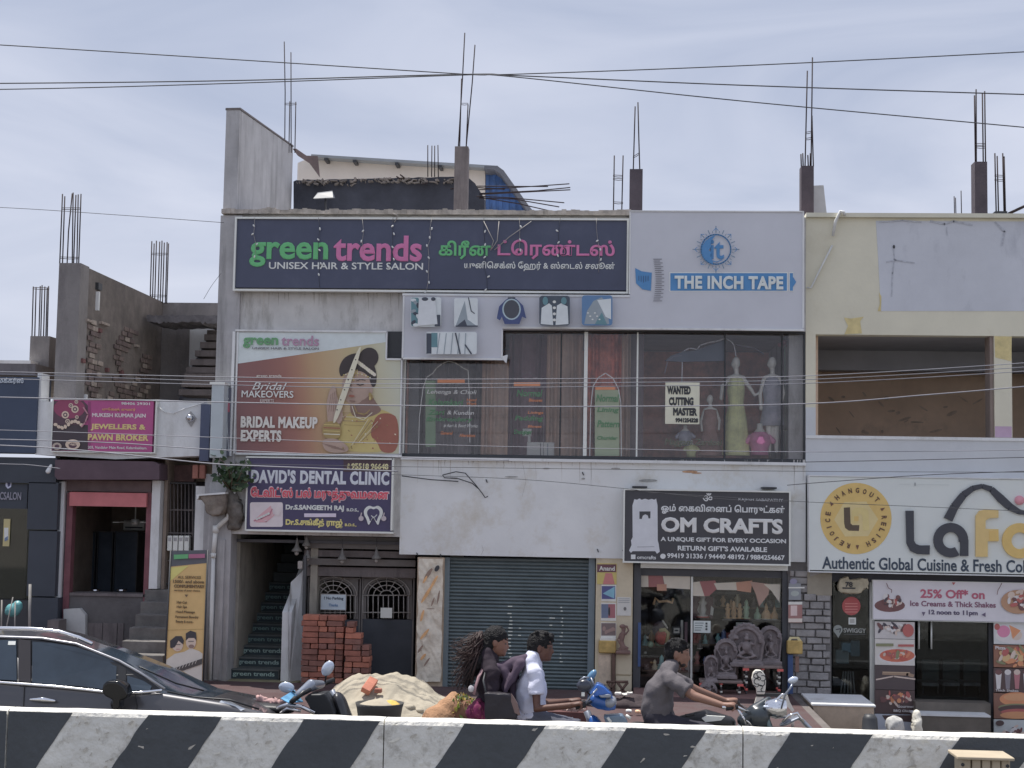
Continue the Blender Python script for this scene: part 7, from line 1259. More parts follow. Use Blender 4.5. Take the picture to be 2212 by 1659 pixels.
# ---------------------------------------------------------------- bricks, sand and clutter before the garage
brm = [mat('brick_red', C(126, 74, 62), .9, .25, 7, .3, 40), mat('brick_orange', C(144, 84, 66), .9, .25, 7, .3, 40), mat('brick_brown', C(106, 68, 62), .9, .3, 7, .3, 40, C(88, 76, 76), .5, (6, 6, 6), .5)]
bmesh_ = []
for m_ in brm:
    k = MB().box(-.11, .11, -.052, .052, -.035, .035, c=.005).jitter(.004, 12); o = k.build('tmpb', m_); o.data.name = 'brick'; bmesh_.append(o.data); bpy.data.objects.remove(o)
def brick(par, p, rz, k, rx=0, ry=0):
    o = bpy.data.objects.new('brick', bmesh_[k]); COL.objects.link(o); o.parent = par; o.location = Vector(p)-org(par); o.rotation_euler = (rx, ry, rz); return o
rb5 = random.Random(6)
def stack(label, x0, x1, top, Y, jag=0):
    t = thing('brick_stack', label, 'bricks', (P((x0+x1)/2, 1500, Y).x, Y, 0), 'stacks of new red bricks'); Xa, Xb = P(x0, 1420, Y).x, P(x1, 1420, Y).x; z = .145; row = 0
    while True:
        x = Xa+rb5.uniform(-.01, .02)
        if z > max(P(xx, top(xx), Y).z for xx in (x0+2, (x0+x1)/2, x1-3)): break
        while x < Xb-.06:
            st_ = rb5.random() < (.72 if row % 3 else .3); st_ = st_ and x+.226 < Xb+.05; wd = .226 if st_ else .112; px = x0+(x+wd/2-Xa)/(Xb-Xa)*(x1-x0)
            if z < P(px, top(px), Y).z-.02 and x+wd < Xb+.10:
                k = rb5.choice((0, 0, 1, 2, 2) if z < .8 else (0, 1, 1, 0, 2)); dy = rb5.uniform(-.016, .016)
                brick(t, (x+wd/2, Y+(.052 if st_ else .11)+dy, z), (0 if st_ else R(90))+rb5.uniform(-.04, .04), k, 0, rb5.uniform(-.012, .012))
                if st_: brick(t, (x+wd/2, Y+.165+dy, z), rb5.uniform(-.04, .04), k)
            x += wd+.004
        z += .0765; row += 1
stack('taller orange red brick stack beside the stair wall', 649, 742, lambda x: 1321 if x < 722 else 1330, 20.12)
stack('lower stepped brick stack right of the taller one', 744, 804, lambda x: 1346 if x < 772 else 1388 if x < 790 else 1398, 20.05)
sand = mat('sand', S(174, 165, 147), .95, .12, 3, .8, 14, S(142, 132, 114), .5, (9, 9, 9), .56)
t = thing('sand_heap', 'pale heap of building sand spilled in front of the garage gate', 'sand', (P(840, 1500, 16.7).x, 16.7, 0)); YH = 16.9
pc_ = [(655, 1560), (690, 1520), (715, 1492), (745, 1470), (775, 1457), (800, 1450), (835, 1448), (860, 1452), (895, 1466), (930, 1486), (955, 1504), (985, 1512), (1010, 1522), (1040, 1540), (1090, 1562)]
def crest(X):
    for (a, b), (c_, d_) in zip(pc_[:-1], pc_[1:]):
        p, q2 = P(a, b, YH), P(c_, d_, YH)
        if p.x <= X <= q2.x: return p.z+(q2.z-p.z)*(X-p.x)/(q2.x-p.x)
    return 0
b = MB(); nx, ny = 130, 70; Xa, Xb = P(650, 1500, YH).x, P(1095, 1500, YH).x
for i in range(nx+1):
    for j in range(ny+1):
        X = Xa+(Xb-Xa)*i/nx; y = 15.6+(18.0-15.6)*j/ny; d = (y-YH)/(1.25 if y < YH else 1.0); h = crest(X)*max(0, 1-abs(d)**1.25) if abs(d) < 1 else 0
        v = Vector((X, y, 0)); n_ = noise.noise(v*2.4)*.05+noise.noise(v*6)*.035+noise.noise(v*15)*.018+abs(noise.noise(v*9+Vector((3, 0, 0))))*.02
        b.v.append(Vector((X, y, max(.0, h+n_*min(1, h*4))-.01)))
for i in range(nx):
    for j in range(ny): b.f.append([i*(ny+1)+j, (i+1)*(ny+1)+j, (i+1)*(ny+1)+j+1, i*(ny+1)+j+1]); b.m.append(0); b.sm.append(True)
b.build('heap', sand, t)
def onsand(px, py):
    Y = 16.3
    for Y in [15.7+.02*i for i in range(80)]:
        p = P(px, py, Y); d = (Y-YH)/1.25; h = crest(p.x)*max(0, 1-abs(d)**1.25)
        if p.z <= h: return p
    return P(px, py, 16.5)
t = thing('loose_brick', 'whole dusty brick lying on the sand heap', 'brick', onsand(799, 1490)); o = bpy.data.objects.new('body', bmesh_[1]); COL.objects.link(o); o.parent = t; o.rotation_euler = (R(28), R(-30), R(70)); o.location = (0, -.04, .05)
t = thing('brick_shard', 'small brick fragment on the sand right of the whole brick', 'brick', onsand(818, 1496)); MB().box(-.04, .04, -.03, .03, -.02, .03, c=.008).v; m = MB().box(-.04, .04, -.03, .03, -.02, .03, c=.008); m.v = [q2+Vector(t.location)+Vector((0, -.03, .02)) for q2 in m.v]; m.build('body', brm[0], t)
for i, (px, py, s_) in enumerate(((1000, 1518, .05), (975, 1530, .04), (885, 1530, .05), (905, 1536, .04), (742, 1540, .05), (735, 1524, .03), (1012, 1536, .04), (950, 1516, .045))):
    t = thing('sand_clod', 'clod of damp sand', 'clod', onsand(px, py), 'clods on the sand heap'); t['label'] = ['clod on the right tail of the sand heap nearest the leaf sack', 'clod low on the right tail of the sand heap', 'clod beside the right edge of the black basin', 'clod lying at the right foot of the black basin', 'clod at the left foot of the sand heap by the scooter cover', 'small clod above the left foot of the sand heap', 'clod at the far right end of the sand by the barrier', 'clod where the main sand heap meets its right tail'][i]
    fuse(MB().ell(t.location, (s_*1.3, s_, s_*.8)), 'body', sand, t, .012, 1, .02, 18)
t = thing('rubber_basin', 'black rubber basin of sand and yellow grit in front of the heap', 'basin', P(820, 1600, 15.2)); p = P(820, 1530, 15.3); zt3 = P(820, 1525, 15.05).z
MB().lathe((p.x, 15.3, 0), [(.001, zt3-.28), (.2, zt3-.28), (.235, zt3-.05), (.25, zt3), (.235, zt3), (.22, zt3-.04), (.001, zt3-.045)], 28).build('tub', mat('black_rubber', C(48, 48, 52), .7, .1, 9), t)
m = MB().lathe((p.x, 15.3, 0), [(.001, zt3+.03), (.12, zt3+.02), (.2, zt3-.012), (.228, zt3-.03)], 24); m.jitter(.02, 8).build('sand_fill', sand, t); m = MB().lathe((p.x+.12, 15.25, 0), [(.001, zt3+.035), (.05, zt3+.025), (.1, zt3-.01)], 14); m.jitter(.01, 12).build('yellow_grit', mat('yellow_grit', S(214, 180, 96), .9, .3, 20), t)
t2 = MB().lathe((p.x, 15.3, 0), [(.001, .0), (.21, .0), (.21, zt3-.285), (.001, zt3-.285)], 20); tt = thing('steel_drum', 'low dark drum standing under the rubber basin', 'drum', (p.x, 15.3, 0)); t2.build('body', dkcon, tt)
# sack with dry leaves
t = thing('leaf_sack', 'tan burlap sack spilling green and yellow dry leaves left of the woman rider', 'sack', P(985, 1620, 14.4)); p = P(985, 1535, 14.4)
sk = MB(); [sk.limb([Vector((p.x-.33, 14.45, .12)), P(962, 1545, 14.4), P(980, 1508, 14.35)], [.12, .14, .07]), sk.limb([P(955, 1560, 14.3), P(975, 1530, 14.3)], [.2, .12]), sk.box(p.x-.3, p.x+.25, 14.2, 14.7, .02, p.z-.05)]
fuse(sk, 'burlap', mat('burlap', S(176, 136, 104), .95, .2, 12, .5, 60), t, .02, 3, .03, 8)
lfc = [mat('dry_leaf_yellow', S(196, 176, 96), .8, .3, 20), mat('dry_leaf_green', S(140, 168, 92), .8, .3, 20), mat('dry_leaf_brown', S(134, 96, 72), .8, .3, 20), mat('dry_leaf_pale', S(206, 190, 160), .8, .3, 20)]
base = MB(); base.ell(P(998, 1540, 14.3), (.17, .14, .15)); base.build('leaf_mass', lfc[2], t); lms = []
for m_ in lfc:
    o = MB().add([(-.03, 0, 0), (0, -.015, .012), (.035, 0, .004), (0, .015, .012)], [[0, 1, 2], [0, 2, 3]], 0, True).build('tmpl', m_); o.data.name = 'leaf'; lms.append(o.data); bpy.data.objects.remove(o)
for i in range(190):
    a_, e_ = rb5.uniform(0, 6.28), rb5.uniform(-.3, 1.5); c_ = P(998, 1540, 14.3); q2 = c_+Vector((math.cos(a_)*math.cos(e_)*.18, math.sin(a_)*math.cos(e_)*.15, math.sin(e_)*.16)); o = bpy.data.objects.new('leaf', lms[rb5.choice((0, 0, 1, 2, 3, 3))]); COL.objects.link(o); o.parent = t; o.location = q2-org(t); o.rotation_euler = (rb5.uniform(-2, 2), rb5.uniform(-2, 2), rb5.uniform(0, 6)); s_ = rb5.uniform(.6, 1.3); o.scale = (s_, s_, s_)
t = thing('rubble_tray', 'rust brown tray heaped with rubble behind the scooter rider arms', 'tray', P(1224, 1640, 15)); X0, X1, _, z1_ = BX(1183, 1536, 1266, 1560, 15); MB().box(X0, X1, 15, 15.6, z1_-.14, z1_-.01).build('tray', mat('rust_brown', S(96, 62, 60), .8, .2, 6), t)
for x in (X0+.03, X1-.03):
    for y in (15.03, 15.57): MB().box(x-.02, x+.02, y-.02, y+.02, 0, z1_-.14).build('leg', blackm, t)
for i in range(26): u = rb5.random(); hh_ = .07*(1-abs(2*u-1)); q2 = Vector((X0+.02+(X1-X0-.04)*u, rb5.uniform(15.03, 15.3), z1_+rb5.uniform(0, hh_))); MB().box(q2.x-.025, q2.x+.025, q2.y-.02, q2.y+.02, q2.z-.02, q2.z+.015, rot=Matrix.Rotation(rb5.uniform(-1, 1), 3, 'Y')).jitter(.01, 20).build('rubble_piece', mat('rubble_pale', S(170, 150, 142), .9, .3, 20), t)
rf = mat('refuse_dark', S(70, 60, 62), .95, .3, 9, .4, 20)
t = thing('refuse_heap', 'low dark heap of ash and refuse before the shutter corner', 'refuse', P(1345, 1520, 18.6)); fuse(MB().ell((P(1335, 1520, 18.6).x, 18.6, .13), (.42, .25, .10)).ell((P(1372, 1520, 18.6).x, 18.7, .13), (.25, .2, .12)), 'ash', rf, t, .025, 1, .06, 7)
for i, (px, py, c_) in enumerate(((1336, 1498, wht), (1350, 1501, wht), (1361, 1497, wht), (1205, 1540, rdd), (1378, 1538, flat(190, 150, 120)), (1358, 1536, fwt), (1440, 1536, flat(190, 160, 120)))):
    t = thing('litter', ['white scrap at the left of the ash heap', 'white scrap in the middle of the ash heap', 'white crumpled scrap at the right of the ash heap', 'red scrap on the pavement behind the scooter rider', 'orange and white packet left of the grey shirted rider', 'white card scrap left of the orange packet', 'small tan scrap behind the grey shirted rider'][i], 'litter', P(px, py, 17.8), 'scraps of litter on the pavement'); p = P(px, py, 17.8 if i > 2 else 18.5); fuse(MB().box(p.x-.035, p.x+.035, p.y-.03, p.y+.03, p.z-.015, p.z+.015), 'scrap', c_, t, .01, 0, .02, 20)
# ---------------------------------------------------------------- the dark car
cp = mat('car_paint', (.085, .083, .09), .35, .05, 3, metal=.3, coat=.8); cgl = mat('car_glass', (.035, .05, .07), .06, .35, 1.5, spec=.6); chr_ = mat('chrome_bright', (.8, .8, .82), .12, 0, metal=1); cbp = mat('car_black_trim', (.02, .02, .022), .4, 0)
car = thing('parked_car', 'dark charcoal hatchback driving along the barrier, cut by the left edge', 'car', (P(100, 1600, 12.7).x, 12.75, 0)); YN_, YC_ = 11.9, 12.75
def curve(pts, Y):
    q2 = [(P(a, b, Y).x, P(a, b, Y).z) for a, b in pts]
    def f(x):
        if x <= q2[0][0]: return q2[0][1]
        for (x0, z0), (x1, z1) in zip(q2[:-1], q2[1:]):
            if x <= x1: u = (x-x0)/(x1-x0); return z0+(z1-z0)*u
        return q2[-1][1]
    return f
belt = curve([(-560, 1452), (-300, 1455), (0, 1474), (250, 1496), (357, 1500), (497, 1521), (600, 1548), (660, 1600), (690, 1650)], YN_)
edge = curve([(-600, 1480), (-520, 1440), (-430, 1400), (-250, 1378), (0, 1376), (80, 1379), (161, 1392), (258, 1430), (320, 1466), (362, 1492), (497, 1513), (600, 1540), (660, 1590), (690, 1640)], 12.1)
sil_ = [(-600, 1470), (-540, 1430), (-430, 1380), (-250, 1357), (0, 1355), (134, 1362), (175, 1371), (260, 1401), (349, 1438), (430, 1481), (457, 1493), (537, 1508), (594, 1528), (650, 1572), (672, 1622)]
far_ = curve(sil_, 13.28)
cent = curve(sil_, YC_) if True else curve([(-600, 1470), (-540, 1430), (-430, 1380), (-250, 1355), (0, 1352), (134, 1361), (175, 1370), (260, 1399), (349, 1436), (430, 1478), (457, 1491), (537, 1506), (594, 1526), (650, 1570), (672, 1620)], YC_)
xs_ = [P(-600+i*12.5, 1500, 12.3).x for i in range(103)]; b = MB(); np_ = 13
xf = xs_[-1]; xr_ = xs_[0]
for x in xs_:
    e_, c_, bl = edge(x), cent(x), belt(x); e_ = min(e_, c_+.12); bl = min(bl, e_-.004); taper = .10*max(0, (x-(xf-.7))/.7)**2+.08*max(0, ((xr_+.5)-x)/.5)**2
    hw = .85-taper; zr = max(.02, e_-bl); ew = hw-.05-min(.22, zr*.42)
    cl_ = min(c_, e_+.05); zf = min(e_, far_(x)-.004); c_ = min(cl_, far_(x)+.03 if far_(x) < e_ else 9); blf = min(bl, zf-.02)
    half = [(hw-.05, .24), (hw, .42), (hw+.01, .62), (hw-.005, bl-.03), (hw-.03, bl), (ew, e_), (ew*.55, e_+(c_-e_)*.72)]
    halff = [(hw-.05, .24), (hw, .42), (hw+.01, .6), (hw-.005, blf-.03), (hw-.03, blf), (ew-.02, zf), (ew*.55, zf+(c_-zf)*.6)]
    ring_ = [(YC_-a_, z) for a_, z in half]+[(YC_, c_)]+[(YC_+a_, z) for a_, z in halff[::-1]]
    b.v += [Vector((x, y, z)) for y, z in ring_]
nr = 15
for i in range(len(xs_)-1):
    for j in range(nr-1):
        g_ = 0
        xm = (xs_[i]+xs_[i+1])/2
        if 5 <= j <= 8 and P(205, 1400, YC_).x < xm < P(452, 1490, YC_).x: g_ = 1
        b.f.append([i*nr+j, (i+1)*nr+j, (i+1)*nr+j+1, i*nr+j+1]); b.m.append(g_); b.sm.append(True)
b.f.append(list(range(nr))); b.m.append(0); b.sm.append(False); b.f.append([(len(xs_)-1)*nr+j for j in range(nr)][::-1]); b.m.append(0); b.sm.append(False)
body = b.build('body', [cp, cgl], car)
def side(px, py, off=.0):              # a point on the leaning side of the cabin
    Y = 12.0
    for _ in range(4):
        p = P(px, py, Y); e_, bl = edge(p.x), belt(p.x); zr = max(.02, e_-bl); u = min(1, max(0, (p.z-bl)/zr)); Y = YC_-((.82)*(1-u)+(.80-min(.22, zr*.42))*u)
    return P(px, py, Y-off)
def sheet(name, pts, m_, off, par, th=.012):
    q2 = [side(a, c_, off) for a, c_ in pts]; n = len(q2); tri = geometry.tessellate_polygon([[Vector((a, c_, 0)) for a, c_ in pts]])
    return MB().add(q2+[v+Vector((0, th, 0)) for v in q2], [list(q3) for q3 in tri]+[[i, (i+1) % n, (i+1) % n+n, i+n] for i in range(n)]).build(name, m_, par)
sheet('window_surround', [(-500, 1470), (-470, 1420), (-400, 1392), (-250, 1380), (0, 1380), (80, 1383), (161, 1395), (238, 1421), (300, 1456), (352, 1492), (262, 1496), (0, 1474)], cbp, .012, car)
sheet('front_window', [(70, 1386), (110, 1389), (160, 1397), (205, 1410), (240, 1424), (252, 1434), (250, 1492), (168, 1482), (69, 1475)], cgl, .018, car); sheet('rear_window', [(-130, 1386), (35, 1382), (36, 1470), (-130, 1460)], cgl, .018, car); sheet('rear_quarter_window', [(-400, 1440), (-340, 1400), (-145, 1386), (-145, 1459), (-400, 1452)], cgl, .018, car)
sheet('quarter_window', [(275, 1447), (300, 1463), (328, 1482), (324, 1491), (282, 1492), (275, 1478)], cgl, .018, car)
sheet('door_pillar', [(40, 1381), (66, 1384), (66, 1474), (40, 1471)], mat('pillar_brown', (.03, .026, .03), .5), .022, car)
MB().tube([side(x, y, .03) for x, y in ((-420, 1458), (-200, 1461), (0, 1474), (120, 1483), (250, 1497), (300, 1496), (350, 1491))], .012, 8).build('chrome_strip', chr_, car)
MB().tube([side(x, y, .01)+Vector((0, .08, 0)) for x, y in ((-380, 1372), (-250, 1361), (0, 1359), (60, 1360), (120, 1366), (165, 1380), (192, 1393))], .017, 8).build('roof_rail', chr_, car)
MB().tube([side(x, y, .006) for x, y in ((-300, 1374), (0, 1376), (90, 1379), (165, 1391), (258, 1428), (300, 1452), (356, 1488))], .012, 8).build('gutter_trim', mat('trim_silver', (.35, .35, .37), .3, 0, metal=.7), car)
# door seams, handle, mirror, lights
for pts in (((292, 1500), (296, 1525), (292, 1580)), ((52, 1480), (50, 1560))): MB().tube([P(a, c_, YN_-.004) for a, c_ in pts], .004, 5).build('door_seam', cbp, car)
fuse(MB().limb([P(66, 1511, YN_-.03), P(92, 1511, YN_-.055), P(118, 1514, YN_-.03)], [.012, .022, .012]), 'door_handle', chr_, car, .006, 2)
mr = fuse(MB().pprism([(221, 1480), (230, 1471), (256, 1472), (270, 1482), (276, 1500), (270, 1510), (258, 1513), (257, 1532), (242, 1532), (243, 1512), (226, 1504), (220, 1494)], YN_-.22, YN_-.08).limb([P(249, 1520, YN_-.1), P(252, 1530, YN_+.04)], [.04, .05]), 'wing_mirror', mat('mirror_gloss_black', (.008, .008, .009), .12, 0), car, .009, 10)
MB().add([P(459, 1529, YN_+.02), P(478, 1513, YN_+.05), P(500, 1516, YN_+.03), P(530, 1531, YN_+.03), P(500, 1545, YN_-.0)], [[0, 1, 2, 3, 4]]).build('headlight', mat('headlight_clear', (.7, .74, .8), .08, 0, coat=1), car)
sheet('mirror_sail', [(256, 1436), (272, 1444), (272, 1494), (254, 1494)], cbp, .024, car)
MB().tube([P(362, 1494, 12.2), P(420, 1506, 12.1), P(497, 1512, 12.0), P(560, 1532, 12.05)], .008, 6).build('bonnet_seam', cbp, car)
MB().tube([P(300, 1440, 12.3), P(380, 1476, 12.5), P(440, 1492, 12.75)], .007, 6).build('wiper', cbp, car)
sheet('window_sticker', [(18, 1385), (34, 1385), (33, 1393), (17, 1393)], fwt, .02, car)
for x in (xr_+.75, xf-.85):
    for (ya, s_) in ((YN_-.005, 1), (YC_+.855, -1)):
        w_ = MB().lathe((x, ya, .31), [(.31, .02*s_), (.31, .2*s_), (.2, .2*s_), (.2, .0), (.29, 0), (.31, .02*s_)], 24, axis='y').build('tyre', cbp, car); MB().lathe((x, ya, .31), [(.001, .03*s_), (.06, .02*s_), (.19, .04*s_), (.2, .01*s_)], 16, axis='y').build('rim', chr_, w_)
MB().box(xr_+.1, xf-.12, YN_+.06, YC_+.79, .2, .26).build('underbody', cbp, car)
# ---------------------------------------------------------------- two wheelers
tyre = cbp; bluep = mat('scooter_blue', S(38, 92, 168), .3, .05, 5, coat=.8); sil = mat('silver_paint', S(150, 156, 168), .35, .05, 5, metal=.5, coat=.5); grip = mat('grip_rubber', (.02, .02, .022), .7, 0); mir = mat('mirror_face', S(205, 214, 228), .2, 0, metal=.3)
def wheel(par, x, Y, r, w_=.05):
    o = MB().lathe((x, Y, r), [(r, -w_*.5), (r*1.0, w_*.5), (r*.78, w_*.5), (r*.78, -w_*.5), (r, -w_*.5)], 26, axis='y').build('wheel', tyre, par); MB().lathe((x, Y, r), [(.001, -.02), (r*.3, -.03), (r*.76, -.015), (r*.76, .015), (r*.3, .03), (.001, .02)], 18, axis='y').build('rim', sil, o)
def scooter(label, xg, Y, gz, col1, pts_cowl, pts_flash, mirrors, grp):
    # xg = handle grip X; a whole scooter built round it
    t = thing('scooter', label, 'scooter', (xg-.35, Y, 0), grp); wheel(t, xg+.33, Y, .23, .08); wheel(t, xg-.95, Y, .23, .09)
    MB().tube([(xg+.33, Y-.07, .23), (xg+.22, Y-.06, .5), (xg+.1, Y, .72), (xg+.02, Y, gz-.05)], .028, 8).build('fork', sil, t)
    fuse(MB().limb([(xg+.26, Y, .32), (xg+.2, Y, .55), (xg+.1, Y, .78)], [(.14, .05), (.17, .05), (.11, .06)], up=Vector((0, 1, 0))), 'leg_shield', col1, t, .014, 3)
    MB().box(xg-.45, xg+.12, Y-.14, Y+.14, .27, .31, c=.01).build('footboard', cbp, t)
    fuse(MB().limb([(xg-.5, Y, .45), (xg-.8, Y, .5), (xg-1.2, Y, .62)], [(.12, .15), (.16, .17), (.08, .09)], up=Vector((0, 1, 0))), 'rear_body', col1, t, .016, 3)
    fuse(MB().limb([(xg-.42, Y, .72), (xg-.75, Y, .73), (xg-1.15, Y, .77)], [(.13, .05), (.15, .06), (.11, .05)], up=Vector((0, 1, 0))), 'seat', cbp, t, .014, 3)
    return t
YS3 = 12.15; xg = P(1262, 1522, YS3).x; gz = P(1262, 1522, YS3).z
sc1 = scooter('blue and silver scooter carrying the man in white and the woman', xg, YS3, gz, bluep, 0, 0, 0, 'two wheelers on the road')
fuse(MB().pprism([(1273, 1500), (1290, 1478), (1303, 1484), (1320, 1500), (1331, 1521), (1330, 1534), (1312, 1536), (1290, 1532), (1276, 1524), (1268, 1512)], YS3-.10, YS3+.12).limb([P(1285, 1512, YS3-.09), P(1310, 1520, YS3-.08)], [.05, .04]), 'handlebar_cowl', bluep, sc1, .01, 4)
fuse(MB().ell(P(1316, 1518, YS3-.09), (.055, .04, .042)).ell(P(1322, 1516, YS3-.02), (.04, .06, .05)), 'headlight', mat('headlight_dull', S(150, 154, 164), .15, .1, 8, coat=1), sc1, .008, 3)
fuse(MB().pprism([(1280, 1493), (1290, 1477), (1304, 1483), (1322, 1500), (1314, 1500), (1298, 1503), (1284, 1506)], YS3-.14, YS3-.09), 'cowl_flash', mat('bright_blue', S(44, 108, 200), .3, .05, 5, coat=.8), sc1, .008, 2)
fuse(MB().pprism([(1292, 1502), (1316, 1499), (1322, 1504), (1318, 1508), (1298, 1508)], YS3-.15, YS3-.1), 'cowl_stripe', sil, sc1, .008, 1)
fuse(MB().pprism([(1302, 1546), (1345, 1544), (1356, 1560), (1360, 1590), (1320, 1590)], YS3-.06, YS3+.06), 'front_fender', mat('fender_grey_blue', S(120, 140, 160), .3, .05, 5, coat=.5), sc1, .012, 3)
MB().tube([P(1247, 1527, YS3-.33), P(1264, 1522, YS3-.32), P(1276, 1516, YS3-.12), P(1276, 1514, YS3+.15), P(1262, 1518, YS3+.35), P(1246, 1520, YS3+.36)], .014, 8).build('handlebar', cbp, sc1)
MB().tube([P(1243, 1528, YS3-.33), P(1266, 1523, YS3-.33)], .02, 10).build('grip', grip, sc1); MB().tube([P(1243, 1520, YS3+.36), P(1264, 1517, YS3+.35)], .02, 10).build('grip', grip, sc1)
MB().tube([P(1262, 1523, YS3-.32), P(1276, 1503, YS3-.3), P(1290, 1488, YS3-.28)], .008, 8).build('brake_lever', sil, sc1)
MB().tube([P(1272, 1512, YS3-.25), P(1274, 1500, YS3-.26), P(1266, 1492, YS3-.28)], .008, 8).build('mirror_stalk', grip, sc1); fuse(MB().ell(P(1262, 1481, YS3-.3), (.062, .04, .05)), 'mirror', mat('mirror_shell', S(56, 60, 74), .3, .05, 5, coat=.5), sc1, .008, 1); MB().tube([P(1252, 1470, YS3-.33), P(1262, 1463, YS3-.33), P(1272, 1464, YS3-.32)], .008, 8).build('mirror_glint_rim', sil, sc1)
MB().tube([P(1284, 1482, YS3+.2), P(1276, 1462, YS3+.24)], .008, 8).build('mirror_stalk', sil, sc1); MB().ell(P(1278, 1460, YS3+.26), (.03, .03, .06), rot=Matrix.Rotation(.6, 3, 'Y')).build('mirror', mat('mirror_light_blue', S(110, 150, 180), .2, 0), sc1)
MB().pbox(1256, 1496, 1263, 1504, YS3-.34, YS3-.3).build('indicator', fwt, sc1)
for a_, b_ in (((1312, 1550), (1320, 1560)), ((1352, 1545), (1362, 1552))): MB().tube([P(*a_, YS3-.1), P(*b_, YS3-.1)], .012, 6).build('trim_clip', fwt, sc1)
# motorcycle of the man in grey
YM3 = 12.2; mc = thing('motorcycle', 'dark motorcycle with white and black tank ridden by the man in grey', 'motorcycle', (P(1540, 1600, YM3).x, YM3, 0), 'two wheelers on the road')
xh = P(1681, 1530, YM3).x; wheel(mc, xh+.12, YM3, .3, .09); wheel(mc, xh-1.2, YM3, .3, .1)
for dy in (-.09, .09): MB().tube([(xh+.12, YM3+dy, .3), (xh-.12, YM3+dy, P(1640, 1536, YM3).z)], .026, 8).build('fork_leg', mat('fork_green_grey', S(74, 88, 92), .35, .1, 5, metal=.4), mc)
fuse(MB().limb([P(1480, 1560, YM3), P(1525, 1556, YM3), P(1572, 1562, YM3)], [(.10, .06), (.13, .09), (.07, .06)], up=Vector((0, 1, 0))), 'tank', cbp, mc, .012, 3)
MB().pprism([(1516, 1552), (1528, 1546), (1566, 1548), (1558, 1556), (1524, 1560)], YM3-.145, YM3-.12).build('tank_flash', fwt, mc)
fuse(MB().limb([P(1380, 1572, YM3), P(1440, 1580, YM3), P(1490, 1575, YM3)], [(.09, .05), (.12, .06), (.10, .05)], up=Vector((0, 1, 0))), 'seat', cbp, mc, .014, 2)
fuse(MB().limb([(xh-.45, YM3, .5), (xh-.8, YM3, .45)], [.16, .15]).limb([(xh-.15, YM3, .95), (xh-.45, YM3, .62)], [.04, .05]), 'engine', sil, mc, .016, 2)
MB().lathe(P(1681, 1530, YM3-.05), [(.001, .07), (.075, .06), (.085, -.02), (.08, -.03), (.06, -.1), (.001, -.12)], 20, axis='x').build('headlight', chr_, mc)
MB().tube([P(1560, 1528, YM3-.36), P(1588, 1526, YM3-.35), P(1610, 1536, YM3-.2), P(1625, 1540, YM3), P(1612, 1532, YM3+.2), P(1592, 1520, YM3+.36)], .014, 8).build('handlebar', chr_, mc)
MB().tube([P(1568, 1530, YM3-.36), P(1594, 1527, YM3-.35)], .02, 10).build('grip', grip, mc); MB().tube([P(1578, 1521, YM3+.37), P(1598, 1519, YM3+.36)], .02, 10).build('grip', grip, mc)
fuse(MB().limb([P(1605, 1556, YM3-.05), P(1632, 1536, YM3-.05), P(1660, 1512, YM3)], [.05, .06, .03]).ell(P(1640, 1550, YM3-.08), (.09, .06, .09)), 'meter_cowl', mat('cowl_green_black', S(46, 54, 60), .3, .1, 5, coat=.6), mc, .01, 3)
for pts in (((1656, 1545), (1668, 1520), (1690, 1500), (1700, 1500)), ((1690, 1560), (1704, 1545), (1722, 1540), (1736, 1560)), ((1602, 1548), (1618, 1560), (1628, 1570)), ((1592, 1530), (1606, 1550), (1612, 1566))): MB().tube([P(a, c_, YM3-.09) for a, c_ in pts], .010, 8).build('chrome_pipe', chr_, mc)
fuse(MB().limb([P(1700, 1560, YM3), P(1725, 1548, YM3), P(1748, 1572, YM3)], [(.07, .02), (.08, .02), (.06, .02)], up=Vector((0, 1, 0))), 'front_fender', sil, mc, .01, 2)
MB().tube([P(1688, 1530, YM3-.2), P(1692, 1515, YM3-.25), P(1696, 1500, YM3-.28), P(1706, 1488, YM3-.28), P(1712, 1478, YM3-.28)], .008, 8).build('mirror_stalk', sil, mc); MB().ell(P(1713, 1469, YM3-.3), (.042, .02, .026), rot=Matrix.Rotation(-.35, 3, 'Y')).build('mirror', mir, mc)
MB().ell(P(1656, 1527, YM3-.1), (.03, .02, .012), rot=Matrix.Rotation(.15, 3, 'Y')).build('meter_glint', mir, mc); MB().tube([P(1480, 1546, YM3-.2), P(1500, 1543, YM3-.2)], .012, 8).build('side_pipe', cbp, mc)
# parked scooter left of the sand
YP3 = 13.2; xg2 = P(700, 1478, YP3).x
sc2 = scooter('parked scooter with black apron and two white mirrors left of the sand heap', xg2+.05, YP3, P(700, 1478, YP3).z, mat('scooter_black', (.02, .02, .024), .35, 0, coat=.5), 0, 0, 0, 'two wheelers on the road')
fuse(MB().pprism([(656, 1508), (666, 1500), (702, 1498), (712, 1512), (724, 1540), (716, 1600), (690, 1600), (675, 1540)], YP3-.18, YP3+.05), 'black_apron', mat('apron_black', (.02, .022, .026), .5, 0), sc2, .014, 3)
MB().tube([P(632, 1516, YP3-.3), P(655, 1496, YP3-.28), P(668, 1490, YP3-.15), P(690, 1482, YP3+.1), P(704, 1474, YP3+.3), P(720, 1469, YP3+.34)], .018, 10).build('handlebar', cbp, sc2)
MB().tube([P(628, 1518, YP3-.31), P(640, 1506, YP3-.3)], .022, 10).build('grip', grip, sc2); MB().tube([P(700, 1477, YP3+.3), P(722, 1468, YP3+.35)], .022, 10).build('grip', grip, sc2)
fuse(MB().limb([P(645, 1500, YP3-.15), P(672, 1480, YP3-.1), P(695, 1478, YP3+.1)], [.035, .055, .035]), 'handlebar_cover', sil, sc2, .01, 3)
